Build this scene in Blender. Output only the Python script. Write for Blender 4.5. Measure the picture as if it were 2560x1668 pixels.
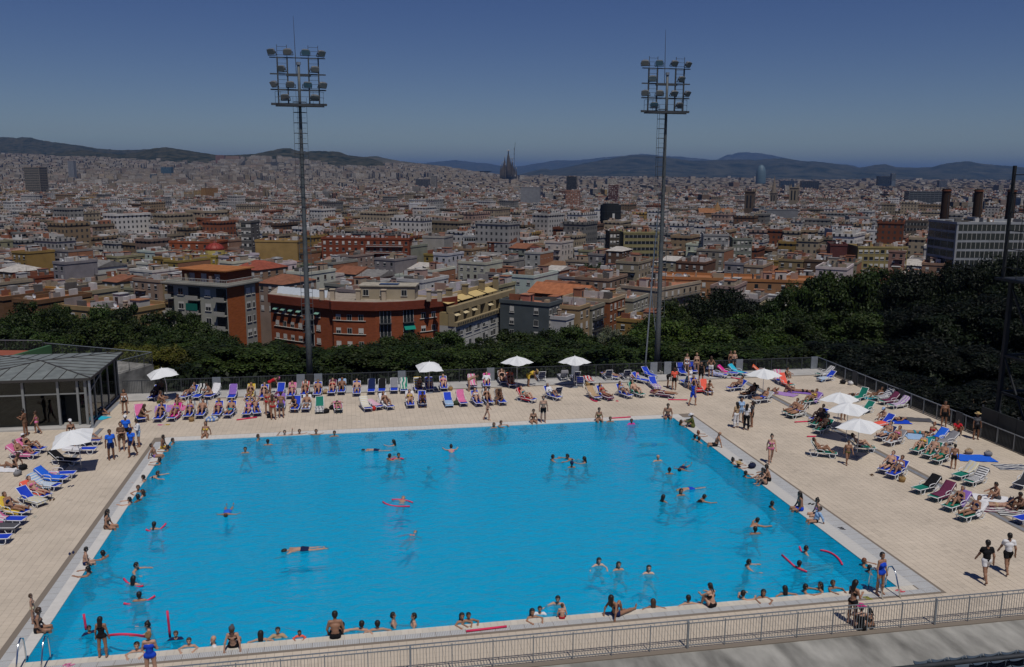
import bpy, bmesh, math, random
import numpy as np
from mathutils import Vector, Matrix

S = bpy.context.scene
for o in list(bpy.data.objects):
    bpy.data.objects.remove(o, do_unlink=True)
C = S.collection
rad = math.radians

# ------------------------------------------------------------------ camera
CAMP = Vector((11.107, -29.373, 16.255))
cam_d = bpy.data.cameras.new('camera')
cam = bpy.data.objects.new('camera', cam_d)
C.objects.link(cam)
cam_d.sensor_width = 36.0
cam_d.lens = 30.74
cam_d.clip_start = 0.2
cam_d.clip_end = 90000
HEAD = 0.18363178
PITCH = 0.1814032
ROLL = 0.00618912
hv = Vector((math.sin(HEAD), math.cos(HEAD), 0))
rv = Vector((math.cos(HEAD), -math.sin(HEAD), 0))
Fv = hv * math.cos(PITCH) - Vector((0, 0, 1)) * math.sin(PITCH)
Uv = hv * math.sin(PITCH) + Vector((0, 0, 1)) * math.cos(PITCH)
R2 = rv * math.cos(ROLL) + Uv * math.sin(ROLL)
U2 = Uv * math.cos(ROLL) - rv * math.sin(ROLL)
mw = Matrix((R2, U2, -Fv)).transposed().to_4x4()
mw.translation = CAMP
cam.matrix_world = mw
S.camera = cam

# ------------------------------------------------------------------ sky, sun, exposure
SUN_EL, SUN_AZ = rad(64.0), rad(171.0)      # azimuth clockwise from +Y
w = bpy.data.worlds.new('World')
S.world = w
w.use_nodes = True
nt = w.node_tree
for n in list(nt.nodes):
    nt.nodes.remove(n)
sky = nt.nodes.new('ShaderNodeTexSky')
sky.sky_type = 'NISHITA'
sky.sun_disc = False
sky.sun_elevation = SUN_EL
sky.sun_rotation = SUN_AZ
sky.altitude = 1500
sky.air_density = 1.0
sky.dust_density = 0.05
sky.ozone_density = 3.0
bg = nt.nodes.new('ShaderNodeBackground')
bg.inputs['Strength'].default_value = 0.062
wo = nt.nodes.new('ShaderNodeOutputWorld')
hs = nt.nodes.new('ShaderNodeHueSaturation'); hs.inputs['Saturation'].default_value = 1.24; hs.inputs['Hue'].default_value = .522
nt.links.new(sky.outputs[0], hs.inputs['Color']); nt.links.new(hs.outputs[0], bg.inputs['Color'])
nt.links.new(bg.outputs[0], wo.inputs['Surface'])
sl = bpy.data.lights.new('sun', 'SUN')
sl.energy = 4.6
sl.angle = rad(0.53)
sl.color = (1.0, 0.95, 0.88)
sun = bpy.data.objects.new('sun', sl)
C.objects.link(sun)
sdir = Vector((math.sin(SUN_AZ) * math.cos(SUN_EL), math.cos(SUN_AZ) * math.cos(SUN_EL), math.sin(SUN_EL)))
sun.rotation_euler = sdir.to_track_quat('Z', 'Y').to_euler()
sun.location = (60, -60, 90)
vs = S.view_settings
vs.view_transform = 'Standard'
vs.look = 'None'
vs.exposure = -0.58
vs.gamma = 1.0
vs.use_curve_mapping = False
S.cycles.max_bounces = 6
S.cycles.diffuse_bounces = 2
S.cycles.glossy_bounces = 3
S.cycles.transmission_bounces = 4
S.cycles.transparent_max_bounces = 12
S.cycles.volume_bounces = 0
S.cycles.use_denoising = True
S.cycles.caustics_reflective = False
S.cycles.caustics_refractive = False

# ------------------------------------------------------------------ helpers
rng = np.random.default_rng(7)
random.seed(11)
UP = Vector((0, 0, 1))

def link(o, parent=None):
    C.objects.link(o)
    if parent is not None:
        o.parent = parent
    return o

def tag(o, label=None, cat=None, group=None, kind=None):
    if label: o['label'] = label
    if cat: o['category'] = cat
    if group: o['group'] = group
    if kind: o['kind'] = kind
    return o

def empty(name, loc=(0, 0, 0), rz=0.0, label=None, cat=None, group=None):
    o = bpy.data.objects.new(name, None)
    o.empty_display_size = 0.3
    o.location = loc
    o.rotation_euler = (0, 0, rz)
    link(o)
    return tag(o, label, cat, group)

def put(name, mesh, parent=None, loc=(0, 0, 0), rz=0.0, color=None, mat=None):
    """an object that shares mesh data"""
    o = bpy.data.objects.new(name, mesh)
    o.location = loc
    if rz: o.rotation_euler = (0, 0, rz)
    if color is not None: o.color = (*color[:3], 1)
    link(o, parent)
    if mat is not None:
        o.material_slots[0].link = 'OBJECT'
        o.material_slots[0].material = mat
    return o

def npmesh(name, V, F, mat=None, smooth=False, mats=None, midx=None, col=None, uv=None):
    """mesh from numpy verts and quads/tris (F: (n,4) or (n,3) array or list)"""
    me = bpy.data.meshes.new(name)
    V = np.asarray(V, dtype=np.float32)
    if isinstance(F, np.ndarray):
        n, k = F.shape
        me.vertices.add(len(V)); me.vertices.foreach_set('co', V.ravel())
        me.loops.add(n * k); me.loops.foreach_set('vertex_index', F.astype(np.int32).ravel())
        me.polygons.add(n)
        me.polygons.foreach_set('loop_start', np.arange(0, n * k, k, dtype=np.int32))
        me.polygons.foreach_set('loop_total', np.full(n, k, dtype=np.int32))
    else:
        me.from_pydata([tuple(v) for v in V], [], F)
    me.polygons.foreach_set('use_smooth', np.full(len(me.polygons), bool(smooth)))
    for m in (mats or ([mat] if mat else [])):
        me.materials.append(m)
    if midx is not None:
        me.polygons.foreach_set('material_index', np.asarray(midx, dtype=np.int32))
    if col is not None:      # per-vertex colour
        a = me.color_attributes.new('tint', 'FLOAT_COLOR', 'POINT')
        c4 = np.ones((len(V), 4), dtype=np.float32); c4[:, :3] = col
        a.data.foreach_set('color', c4.ravel())
    if uv is not None:       # per-loop uv
        l = me.uv_layers.new(name='metres')
        l.data.foreach_set('uv', np.asarray(uv, dtype=np.float32).ravel())
    me.update(calc_edges=True)
    me.validate()
    return me

BOXF = np.array([[0, 3, 2, 1], [4, 5, 6, 7], [0, 1, 5, 4], [1, 2, 6, 5], [2, 3, 7, 6], [3, 0, 4, 7]])

class MB:
    """collects boxes, tubes and prisms, and builds ONE mesh"""
    def __init__(s):
        s.v = []; s.f = []; s.m = []
    def raw(s, vs, fs, mi=0):
        b = len(s.v)
        s.v.extend([tuple(v) for v in vs])
        for f in fs:
            s.f.append([int(i) + b for i in f]); s.m.append(mi)
        return s
    def box(s, x0, x1, y0, y1, z0, z1, mi=0, M=None):
        v = [Vector(p) for p in ((x0, y0, z0), (x1, y0, z0), (x1, y1, z0), (x0, y1, z0), (x0, y0, z1), (x1, y0, z1), (x1, y1, z1), (x0, y1, z1))]
        if M is not None: v = [M @ p for p in v]
        return s.raw(v, BOXF, mi)
    def bar(s, a, b, w, h=None, mi=0, up=UP):
        """rectangular bar from a to b"""
        h = h or w
        a = Vector(a); b = Vector(b); d = (b - a).normalized()
        if abs(d.dot(up)) > 0.99: up = Vector((0, 1, 0))
        sx = d.cross(up).normalized() * (w / 2); sy = sx.cross(d).normalized() * (h / 2)
        v = [a - sx - sy, a + sx - sy, a + sx + sy, a - sx + sy, b - sx - sy, b + sx - sy, b + sx + sy, b - sx + sy]
        return s.raw(v, BOXF, mi)
    def tube(s, pts, r, n=6, mi=0, caps=True):
        pts = [Vector(p) for p in pts]
        rs = r if isinstance(r, (list, tuple)) else [r] * len(pts)
        base = len(s.v); k = len(pts)
        prev = None
        for i, p in enumerate(pts):
            d = (pts[min(i + 1, k - 1)] - pts[max(i - 1, 0)]).normalized()
            if prev is None:
                ref = UP if abs(d.z) < 0.9 else Vector((1, 0, 0))
                e1 = d.cross(ref).normalized()
            else:
                e1 = (prev - d * prev.dot(d)).normalized()
            prev = e1; e2 = d.cross(e1)
            for j in range(n):
                t = 2 * math.pi * j / n
                s.v.append(tuple(p + e1 * (math.cos(t) * rs[i]) + e2 * (math.sin(t) * rs[i])))
        for i in range(k - 1):
            for j in range(n):
                a = base + i * n + j; b = base + i * n + (j + 1) % n
                s.f.append([a, b, b + n, a + n]); s.m.append(mi)
        if caps:
            s.f.append([base + j for j in range(n)][::-1]); s.m.append(mi)
            s.f.append([base + (k - 1) * n + j for j in range(n)]); s.m.append(mi)
        return s
    def prism(s, poly, z0, z1, mi=0):
        n = len(poly); b = len(s.v)
        s.v.extend([(p[0], p[1], z0) for p in poly] + [(p[0], p[1], z1) for p in poly])
        s.f.append([b + i for i in range(n)][::-1]); s.m.append(mi)
        s.f.append([b + n + i for i in range(n)]); s.m.append(mi)
        for i in range(n):
            j = (i + 1) % n
            s.f.append([b + i, b + j, b + n + j, b + n + i]); s.m.append(mi)
        return s
    def mesh(s, name, mat, smooth=False):
        mats = mat if isinstance(mat, (list, tuple)) else [mat]
        me = npmesh(name, s.v, s.f, mats=mats, smooth=smooth, midx=s.m if len(mats) > 1 else None)
        return me
    def build(s, name, mat, parent=None, smooth=False, loc=(0, 0, 0), rz=0.0, color=None):
        return put(name, s.mesh(name, mat, smooth), parent, loc, rz, color)

# ------------------------------------------------------------------ materials
MATS = {}
def material(name, color=(.5, .5, .5), rough=0.7, spec=0.3, metal=0.0, noise=0.0, nscale=4.0, bump=0.0, bscale=30.0,
             source=None, trans=0.0, coord='Object', stretch=None):
    """principled with broken-up colour; source: None | 'object' (obj.color) | 'tint' (colour attribute)"""
    m = bpy.data.materials.new(name); m.use_nodes = True
    t = m.node_tree; N = t.nodes; L = t.links
    b = N['Principled BSDF']
    b.inputs['Roughness'].default_value = rough
    b.inputs['Specular IOR Level'].default_value = spec
    b.inputs['Metallic'].default_value = metal
    if source == 'object':
        s = N.new('ShaderNodeObjectInfo'); out = s.outputs['Color']
    elif source == 'tint':
        s = N.new('ShaderNodeAttribute'); s.attribute_name = 'tint'; out = s.outputs['Color']
    else:
        s = N.new('ShaderNodeRGB'); s.outputs[0].default_value = (*color, 1); out = s.outputs[0]
    tc = N.new('ShaderNodeTexCoord')
    vec = tc.outputs[coord]
    if stretch:
        mp = N.new('ShaderNodeMapping'); mp.inputs['Scale'].default_value = stretch
        L.new(vec, mp.inputs[0]); vec = mp.outputs[0]
    if noise:
        nz = N.new('ShaderNodeTexNoise'); nz.inputs['Scale'].default_value = nscale; nz.inputs['Detail'].default_value = 5
        L.new(vec, nz.inputs['Vector'])
        mr = N.new('ShaderNodeMapRange'); mr.inputs['From Min'].default_value = .3; mr.inputs['From Max'].default_value = .7
        mr.inputs['To Min'].default_value = 1 - noise; mr.inputs['To Max'].default_value = 1 + noise
        L.new(nz.outputs[0], mr.inputs[0])
        mx = N.new('ShaderNodeVectorMath'); mx.operation = 'SCALE'
        L.new(out, mx.inputs[0]); L.new(mr.outputs[0], mx.inputs['Scale']); out = mx.outputs[0]
    L.new(out, b.inputs['Base Color'])
    if bump:
        n2 = N.new('ShaderNodeTexNoise'); n2.inputs['Scale'].default_value = bscale; n2.inputs['Detail'].default_value = 4
        L.new(vec, n2.inputs['Vector'])
        bp = N.new('ShaderNodeBump'); bp.inputs['Strength'].default_value = bump; bp.inputs['Distance'].default_value = 0.05
        L.new(n2.outputs[0], bp.inputs['Height']); L.new(bp.outputs[0], b.inputs['Normal'])
    if trans:
        tr = N.new('ShaderNodeBsdfTranslucent'); L.new(out, tr.inputs['Color'])
        mix = N.new('ShaderNodeMixShader'); mix.inputs[0].default_value = trans
        L.new(b.outputs[0], mix.inputs[1]); L.new(tr.outputs[0], mix.inputs[2])
        L.new(mix.outputs[0], N['Material Output'].inputs['Surface'])
    MATS[name] = m
    return m

M_tile = material('deck_tile', (.50, .425, .345), .75, .3, noise=.10, nscale=.35, bump=.05, bscale=60, source='tint')
M_joint = material('joint_grout', (.20, .17, .14), .95, .1)
M_coping = material('coping_tile', (.66, .62, .54), .6, .35, source='object', noise=.06, nscale=3)
M_grate = material('gutter_grate', (.46, .47, .47), .5, .4, noise=.06, nscale=2)
M_conc = material('concrete', (.25, .245, .225), .9, .2, noise=.55, nscale=.9, bump=.2, bscale=8, stretch=(1.2, .45, 1))
M_concl = material('pale_concrete', (.40, .39, .37), .9, .2, noise=.15, nscale=.8)
M_steel = material('galvanised_steel', (.30, .33, .36), .45, .5, metal=.55, noise=.12, nscale=6)
M_dsteel = material('dark_steel', (.055, .06, .066), .6, .35, metal=.2, noise=.15, nscale=5)
M_fence = material('fence_bar', (.06, .065, .07), .6, .4, noise=.1, nscale=3)
M_chrome = material('polished_steel', (.6, .62, .64), .18, .5, metal=1.0)
M_soil = material('ground_soil', (.075, .08, .045), .95, .1, noise=.35, nscale=.05)
M_paint = material('painted', source='object', rough=.55, spec=.35, noise=.06, nscale=2)
M_plaster = material('plaster', source='object', rough=.9, spec=.15, noise=.13, nscale=.35, bump=.03, bscale=3)
M_roofing = material('roofing', source='object', rough=.9, spec=.15, noise=.22, nscale=.8)
M_cloth = material('cloth', source='object', rough=.9, spec=.1, noise=.10, nscale=9)
M_skin = material('skin', source='object', rough=.55, spec=.35, noise=.07, nscale=5)
M_hair = material('hair', source='object', rough=.5, spec=.35, noise=.2, nscale=30)
M_eye = material('eye', (.015, .012, .01), .3, .5)
M_plastic = material('white_plastic', (.66, .67, .68), .4, .4)
M_sling = material('sling_fabric', source='object', rough=.75, spec=.25, noise=.08, nscale=6)
M_foam = material('noodle_foam', (.62, .035, .105), .7, .25)
M_canvas = material('canvas', (.74, .76, .77), .9, .1, noise=.03, nscale=2, trans=.10)
M_glass = material('window_glass', (.018, .022, .026), .08, .6)
M_rubber = material('black_rubber', (.02, .02, .022), .7, .3)

def glassmat(name, tint, fac):
    m = bpy.data.materials.new(name); m.use_nodes = True
    t = m.node_tree; N = t.nodes; L = t.links
    N.remove(N['Principled BSDF'])
    tr = N.new('ShaderNodeBsdfTransparent'); tr.inputs[0].default_value = (*tint, 1)
    gl = N.new('ShaderNodeBsdfGlossy'); gl.inputs['Roughness'].default_value = 0.03
    fr = N.new('ShaderNodeFresnel'); fr.inputs['IOR'].default_value = fac
    mx = N.new('ShaderNodeMixShader')
    L.new(fr.outputs[0], mx.inputs[0]); L.new(tr.outputs[0], mx.inputs[1]); L.new(gl.outputs[0], mx.inputs[2])
    L.new(mx.outputs[0], N['Material Output'].inputs['Surface'])
    return m
M_pane = glassmat('clear_glass', (.55, .62, .60), 1.5)

# ------------------------------------------------------------------ terrain, hills, haze
CAMX, CAMY = CAMP.x, CAMP.y
def cw(x, d):
    """city frame: x metres to the right of the camera's heading, d metres ahead"""
    return CAMX + rv.x * x + hv.x * d, CAMY + rv.y * x + hv.y * d

# metres above the deck of the foot of the hills, by bearing (tangent of the bearing from the heading)
RISE = np.array([(-.7105,95.7),
(-.5756,112.7),
(-.486,98.9),
(-.3965,73.4),
(-.3427,63.9),
(-.3245,93.7),
(-.2884,106.8),
(-.2615,107.8),
(-.2258,80.2),
(-.1719,62),
(-.127,60.9),
(-.0821,42.3),
(-.0371,.3),
(-.0056,-24.8),
(.053,-25.4),
(.1431,-27.6),
(.3234,-35),
(.5757,-36.5),
(.7289,-33.3)])
def smooth(a, b, x):
    t = np.clip((x - a) / (b - a), 0, 1)
    return t * t * (3 - 2 * t)
def ground_z(x, d):
    """height of the land in the city frame"""
    x = np.asarray(x, float); d = np.asarray(d, float)
    dd = np.maximum(d, 1.0)
    t = x / dd
    near = -3.0 - 33.0 * smooth(68, 200, d)
    plain = near - 12.0 * smooth(250, 1500, d)
    rise = np.interp(t, RISE[:, 0], RISE[:, 1])
    z = plain + (rise - plain) * smooth(1900, 6600, d) ** 1.25
    return z

def noise2(x, y, seed=0, octv=5):
    r = np.random.default_rng(seed); z = 0
    for k in range(octv):
        f = 2.0 ** k; a = .55 ** k
        for _ in range(3):
            th = r.uniform(0, 6.28); ph = r.uniform(0, 6.28)
            z = z + a * np.sin(f * (x * math.cos(th) + y * math.sin(th)) + ph + 1.3 * np.sin(f * .7 * (x * math.sin(th) - y * math.cos(th))))
    return z / 3

def polar(name, tmin, tmax, nt_, ds, zf, mat, kind='structure'):
    ts = np.linspace(tmin, tmax, nt_); T, D = np.meshgrid(ts, ds)
    X = T * np.maximum(D, 30.0)
    Z = zf(X, D)
    wx = CAMX + rv.x * X + hv.x * D; wy = CAMY + rv.y * X + hv.y * D
    V = np.stack([wx, wy, Z], -1).reshape(-1, 3)
    nd, n = T.shape
    i = np.arange(nd - 1)[:, None] * n + np.arange(n - 1)[None]
    Fq = np.stack([i, i + 1, i + n + 1, i + n], -1).reshape(-1, 4)
    o = put(name, npmesh(name, V, Fq, mat, smooth=True))
    return tag(o, kind=kind)

def ground_mat():
    m = material('land', (.03, .029, .027), .95, .1, noise=.3, nscale=.01)
    return m
M_land = ground_mat()
def zf_ground(X, D):
    z = ground_z(X, D)
    return np.where(D < 66, -3.2, z)
ds = np.concatenate([np.array([-400, -60, 0, 30, 50, 66, 69, 75]), np.linspace(85, 400, 40), np.geomspace(420, 7400, 50), np.array([9000, 14000, 22000, 34000, 60000])])
polar('ground', -1.6, 1.6, 140, ds, zf_ground, M_land)
polar('ground_sheet', -12, 12, 60, np.array([-6000, -1500, -500., 0., 10]), lambda X, D: np.full_like(X, -3.4), M_land)

def hill_mat(name, c1, c2, scale, pale=0.0):
    m = bpy.data.materials.new(name); m.use_nodes = True
    t = m.node_tree; N = t.nodes; L = t.links; b = N['Principled BSDF']
    b.inputs['Roughness'].default_value = 1; b.inputs['Specular IOR Level'].default_value = 0
    tc = N.new('ShaderNodeTexCoord')
    n1 = N.new('ShaderNodeTexNoise'); n1.inputs['Scale'].default_value = scale; n1.inputs['Detail'].default_value = 9; n1.inputs['Roughness'].default_value = .65
    L.new(tc.outputs['Object'], n1.inputs['Vector'])
    cr = N.new('ShaderNodeValToRGB'); e = cr.color_ramp.elements
    e[0].position = .38; e[0].color = (*c1, 1); e[1].position = .62; e[1].color = (*c2, 1)
    L.new(n1.outputs[0], cr.inputs[0]); L.new(cr.outputs[0], b.inputs['Base Color'])
    return m
def hills(name, prof, dist, depth, mat, base, seed, rough=1.0, n=520):
    """a range with real depth: crest heights (tangent of bearing, metres) at its distance, falling to its foot both ways"""
    P = np.array(prof)
    t0, t1 = P[0, 0], P[-1, 0]
    def zf(X, D):
        t = X / D
        crest = base + (np.interp(t, P[:, 0], P[:, 1]) - base) * smooth(0, .06, (t - t0) / (t1 - t0)) * smooth(0, .06, (t1 - t) / (t1 - t0))
        crest = crest + (crest - base) * (.035 * noise2(t * 60, t * 0, seed + 40, 4) + .012 * noise2(t * 700, t * 0, seed + 50, 3))
        k = np.clip(1 - np.abs(D - dist) / depth, 0, 1)
        kk = k * k * (3 - 2 * k)
        nz = noise2(X / 420, D / 420, seed, 7) * rough
        h = crest - base
        z = base + h * np.clip(kk * (1 + .55 * (1 - kk) * nz), 0, 1.02) + nz * h * .05 * kk
        return z
    return polar(name, t0, t1, n, np.linspace(dist - depth, dist + depth * .6, 60), zf, mat)
HG = hill_mat('hill_woods', (.008, .014, .007), (.060, .055, .036), .016)
HD = hill_mat('hill_dry', (.04, .045, .035), (.09, .08, .06), .008)
HF = hill_mat('hill_far', (.010, .016, .012), (.055, .055, .042), .004)
HILLS = [('hills',[(-.7529,283.5),
(-.6404,334.5),
(-.6003,321.5),
(-.5735,319.2),
(-.5557,312.6),
(-.54,317.1),
(-.5291,295.2),
(-.5159,273.3),
(-.4849,244.8),
(-.4627,223.3),
(-.4404,209.4),
(-.4179,218.1),
(-.3954,226.8),
(-.3643,198.3),
(-.3242,155),
(-.2885,126.6)],8600,1700,'g',60,1),
('hills',[(-.6654,104.9),
(-.6022,129.5),
(-.5486,114.9),
(-.5169,132.7),
(-.4987,152.8),
(-.4852,158.8),
(-.4674,145.7),
(-.4407,132.9),
(-.418,153.1),
(-.4021,178.6),
(-.3885,187.3),
(-.373,174.1),
(-.3508,150.1),
(-.333,134.2),
(-.3151,132.1),
(-.2881,144.2),
(-.2655,172.7),
(-.2588,178.5),
(-.2498,178.8),
(-.2387,159.9),
(-.2298,154.7),
(-.2163,160.8),
(-.1962,158.8),
(-.1851,134.3),
(-.1717,126.5),
(-.1582,113.2),
(-.1449,85.9),
(-.127,58.8),
(-.1091,37.3)],6300,950,'g',40,2),
('hills',[(-.2076,124.2),
(-.1806,142.2),
(-.1537,153.4),
(-.1425,133.9),
(-.1269,114.6),
(-.1,89),
(-.082,76.4),
(-.0641,43.7),
(-.0461,17.6),
(-.0236,-21.7)],7600,900,'d',30,3),
('mountains',[(-.145,143.3),
(-.1135,274.5),
(-.0865,324.5),
(-.064,362.5),
(-.0461,308),
(-.0304,299),
(-.0146,232.7),
(.0033,201.1),
(.0303,297.2),
(.0482,368.7),
(.0706,406.6),
(.0975,456.6),
(.1243,506.6),
(.1422,577.9),
(.1601,557.9),
(.1961,483.6),
(.2276,431.4),
(.2386,558.9),
(.2519,618.1),
(.2766,599.1),
(.2992,511.3),
(.3218,423.4),
(.367,316),
(.4122,231.3)],26000,6000,'f',-20,4),
('mountains',[(-.0236,-99.1),
(.0034,-7.1),
(.0214,48.1),
(.0362,91.1),
(.0429,61.8),
(.0618,111.1),
(.0797,160.2),
(.0975,203.3),
(.1154,240.4),
(.1333,277.5),
(.1422,278.2),
(.1602,279.7),
(.1871,258.2),
(.2096,230.3),
(.2276,231.8),
(.2501,221.8),
(.2725,211.7),
(.2904,236.9),
(.3038,249.9),
(.3218,221.7),
(.3399,211.3),
(.3489,200.1),
(.3715,172.2),
(.3897,132.1),
(.4074,175.2),
(.4186,182.1),
(.43,141.3),
(.4526,131.3),
(.4705,138.7),
(.4836,193.3),
(.4924,211.9),
(.5103,219.3),
(.5285,191.1),
(.5466,174.7),
(.5737,153.1),
(.6367,134.5),
(.7261,183.5)],13500,3800,'f',-45,5)]
for nm, prof, dist, depth, mt, base, sd in HILLS:
    hills(nm, prof, dist, depth, {'g': HG, 'd': HD, 'f': HF}[mt], base, sd)

# air: one closed box around the camera, the land and the hills
hz = bpy.data.materials.new('haze_air'); hz.use_nodes = True
ht = hz.node_tree
for n in list(ht.nodes):
    if n.type != 'OUTPUT_MATERIAL': ht.nodes.remove(n)
pv = ht.nodes.new('ShaderNodeVolumePrincipled')
pv.inputs['Color'].default_value = (.19, .35, .70, 1)
pv.inputs['Density'].default_value = 3.8e-5
pv.inputs['Anisotropy'].default_value = 0.0
ht.links.new(pv.outputs[0], [n for n in ht.nodes if n.type == 'OUTPUT_MATERIAL'][0].inputs['Volume'])
hb = MB(); hb.box(-75000, 75000, -75000, 75000, -200, 800)
ho = hb.build('haze', hz); tag(ho, kind='stuff')

# ------------------------------------------------------------------ pool
PW, PL = 32.375, 25.0
WZ = -0.035
DEPTH = -1.3
def floor_mat():
    m = material('pool_tile', (.012, .60, .86), .5, .4, noise=.05, nscale=.6)
    return m
M_pool = floor_mat()
M_poolw = material('pool_wall_tile', (.012, .55, .80), .5, .4, noise=.06, nscale=1.2)
M_navy = material('navy_tile', (.004, .008, .03), .5, .4)
pb = MB()
pb.box(-.25, PW + .25, -.25, PL + .25, DEPTH - .25, DEPTH)
basin = pb.build('pool_basin', M_pool); tag(basin, kind='structure')
for nm, b in (('far', (-.25, PW + .25, PL + .002, PL + .25)), ('near', (-.25, PW + .25, -.25, -.002)), ('left', (-.25, -.002, -.002, PL + .002)), ('right', (PW + .002, PW + .25, -.002, PL + .002))):
    MB().box(*b, DEPTH - .01, -.06).build('pool_wall', M_poolw, basin)
# dark lane marks on the pool walls
for X in np.arange(2.1, PW, 2.5):
    k = MB(); k.box(X - .13, X + .13, PL - .03, PL - .006, -.62, -.10); k.box(X - .36, X + .36, PL - .034, PL - .007, -.40, -.24)
    k.build('lane_mark', M_navy, basin)
    k = MB(); k.box(X - .13, X + .13, .006, .03, -.62, -.10); k.box(X - .36, X + .36, .007, .034, -.40, -.24)
    k.build('lane_mark', M_navy, basin)
for Y in np.arange(2.3, PL, 2.75):
    for xx, s in ((0, 1), (PW, -1)):
        a, b = sorted((xx + s * .006, xx + s * .03)); k = MB()
        k.box(a, b, Y - .13, Y + .13, -.62, -.10); k.box(a, b + .003, Y - .36, Y + .36, -.40, -.24)
        k.build('lane_mark', M_navy, basin)
# water
wm = bpy.data.materials.new('pool_water'); wm.use_nodes = True
t = wm.node_tree; N = t.nodes; L = t.links
N.remove(N['Principled BSDF'])
tr = N.new('ShaderNodeBsdfTransparent'); tr.inputs[0].default_value = (.55, .90, .97, 1)
gl = N.new('ShaderNodeBsdfGlossy'); gl.inputs['Roughness'].default_value = .06
fr = N.new('ShaderNodeFresnel'); fr.inputs['IOR'].default_value = 1.27
tc = N.new('ShaderNodeTexCoord')
n1 = N.new('ShaderNodeTexNoise'); n1.inputs['Scale'].default_value = 1.5; n1.inputs['Detail'].default_value = 6; n1.inputs['Roughness'].default_value = .62; n1.inputs['Distortion'].default_value = 1.2
mp = N.new('ShaderNodeMapping'); mp.inputs['Scale'].default_value = (1, 1.6, 1)
L.new(tc.outputs['Object'], mp.inputs[0]); L.new(mp.outputs[0], n1.inputs['Vector'])
bp = N.new('ShaderNodeBump'); bp.inputs['Strength'].default_value = .8; bp.inputs['Distance'].default_value = .14
L.new(n1.outputs[0], bp.inputs['Height'])
L.new(bp.outputs[0], fr.inputs['Normal']); L.new(bp.outputs[0], gl.inputs['Normal'])
df = N.new('ShaderNodeBsdfDiffuse'); df.inputs[0].default_value = (.001, .47, .82, 1)      # light scattered back by the water itself
body_ = N.new('ShaderNodeMixShader'); body_.inputs[0].default_value = .48
L.new(tr.outputs[0], body_.inputs[1]); L.new(df.outputs[0], body_.inputs[2]); L.new(bp.outputs[0], df.inputs['Normal'])
mx = N.new('ShaderNodeMixShader')
L.new(fr.outputs[0], mx.inputs[0]); L.new(body_.outputs[0], mx.inputs[1]); L.new(gl.outputs[0], mx.inputs[2])
L.new(mx.outputs[0], N['Material Output'].inputs['Surface'])
wt = put('pool_water', npmesh('pool_water', [(-.06, -.06, WZ), (PW + .06, -.06, WZ), (PW + .06, PL + .06, WZ), (-.06, PL + .06, WZ)], np.array([[0, 1, 2, 3]]), wm))
tag(wt, kind='structure')

# ------------------------------------------------------------------ deck: body, tiles, coping, gutter
XL, XR, YN, YF = -26.0, 50.0, -2.95, 37.4
CL, CR, CN, CFAR = .45, .75, .36, .82        # coping widths
GL_, GR_, GN = .42, .75, .32                   # gutter widths
dk = MB()
x0, x1, y0, y1 = -CL - GL_, PW + CR + GR_, -CN - GN, PL + CFAR
dk.box(XL, XR + .4, YN - .2, -.25, -3.1, -.005); dk.box(XL, XR + .4, PL + .25, YF + .35, -3.1, -.005)
dk.box(XL, -.25, -.25, PL + .25, -3.1, -.005); dk.box(PW + .25, XR + .4, -.25, PL + .25, -3.1, -.005)
deck = dk.build('pool_deck', M_joint); tag(deck, kind='structure')
TS, J = .30, .008
tile_me = MB().box(0, TS - J, 0, TS - J, -.006, 0).mesh('tile', M_tile)
def pale(x, y, n):
    # warm cream tiles, each a little different
    r = np.random.default_rng(5)
    v = 1 + .022 * r.standard_normal(n)
    c = np.stack([.52 * v, .448 * v, .358 * v], -1)
    c[r.random(n) < .03] *= .90
    return np.clip(c, .1, .8)
nx, ny = int((XR - XL) / TS), int((YF - 2.05 - YN) / TS)
gx, gy = np.meshgrid(XL + TS * np.arange(nx), YN + .02 + TS * np.arange(ny))
gx, gy = gx.ravel(), gy.ravel()
def outside(x, y):
    # right and left strips keep a drain line free
    inpool = (x > x0 - TS + .02) & (x < x1 - .02) & (y > y0 - TS + .02) & (y < y1 - .02)
    drain = (np.abs(x + TS / 2 - 41.75) < .2) | ((np.abs(x + TS / 2 + 4.9) < .2) & (y < 28.5))
    pav = (x < -5.6) & (y > 28.6)
    return ~inpool & ~drain & ~pav
k = outside(gx, gy); gx, gy = gx[k], gy[k]
colr = pale(gx, gy, len(gx))
dist = (gx - CAMX) ** 2 + (gy - CAMY) ** 2
# the tiles that show largest lie inside the picture at its near edge
seen = (gx > 11) & (gx < 40) & (gy < 0)
order = np.argsort(np.where(seen, dist, 1e9))
nearest = set(order[:300].tolist())
for i in sorted(nearest):
    o = put('tile', tile_me, deck, (gx[i], gy[i], 0))
tile_me.color_attributes.new('tint', 'FLOAT_COLOR', 'POINT').data.foreach_set('color', np.tile(np.array([.52, .448, .358, 1], dtype=np.float32), 8))
rest = np.array([i for i in range(len(gx)) if i not in nearest])
def slabs(X, Y, w, h, z0, z1):
    n = len(X)
    c = np.array([[0, 0, 0], [1, 0, 0], [1, 1, 0], [0, 1, 0], [0, 0, 1], [1, 0, 1], [1, 1, 1], [0, 1, 1]], float)
    V = np.empty((n, 8, 3)); V[:, :, 0] = X[:, None] + c[:, 0] * w; V[:, :, 1] = Y[:, None] + c[:, 1] * h; V[:, :, 2] = z0 + c[:, 2] * (z1 - z0)
    Fq = (BOXF[1:][None] + (np.arange(n) * 8)[:, None, None]).reshape(-1, 4)
    return V.reshape(-1, 3), Fq
V, Fq = slabs(gx[rest], gy[rest], TS - J, TS - J, -.006, 0)
zt = np.repeat(rng.normal(0, .0006, len(rest)), 8); V[:, 2] += zt
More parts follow.
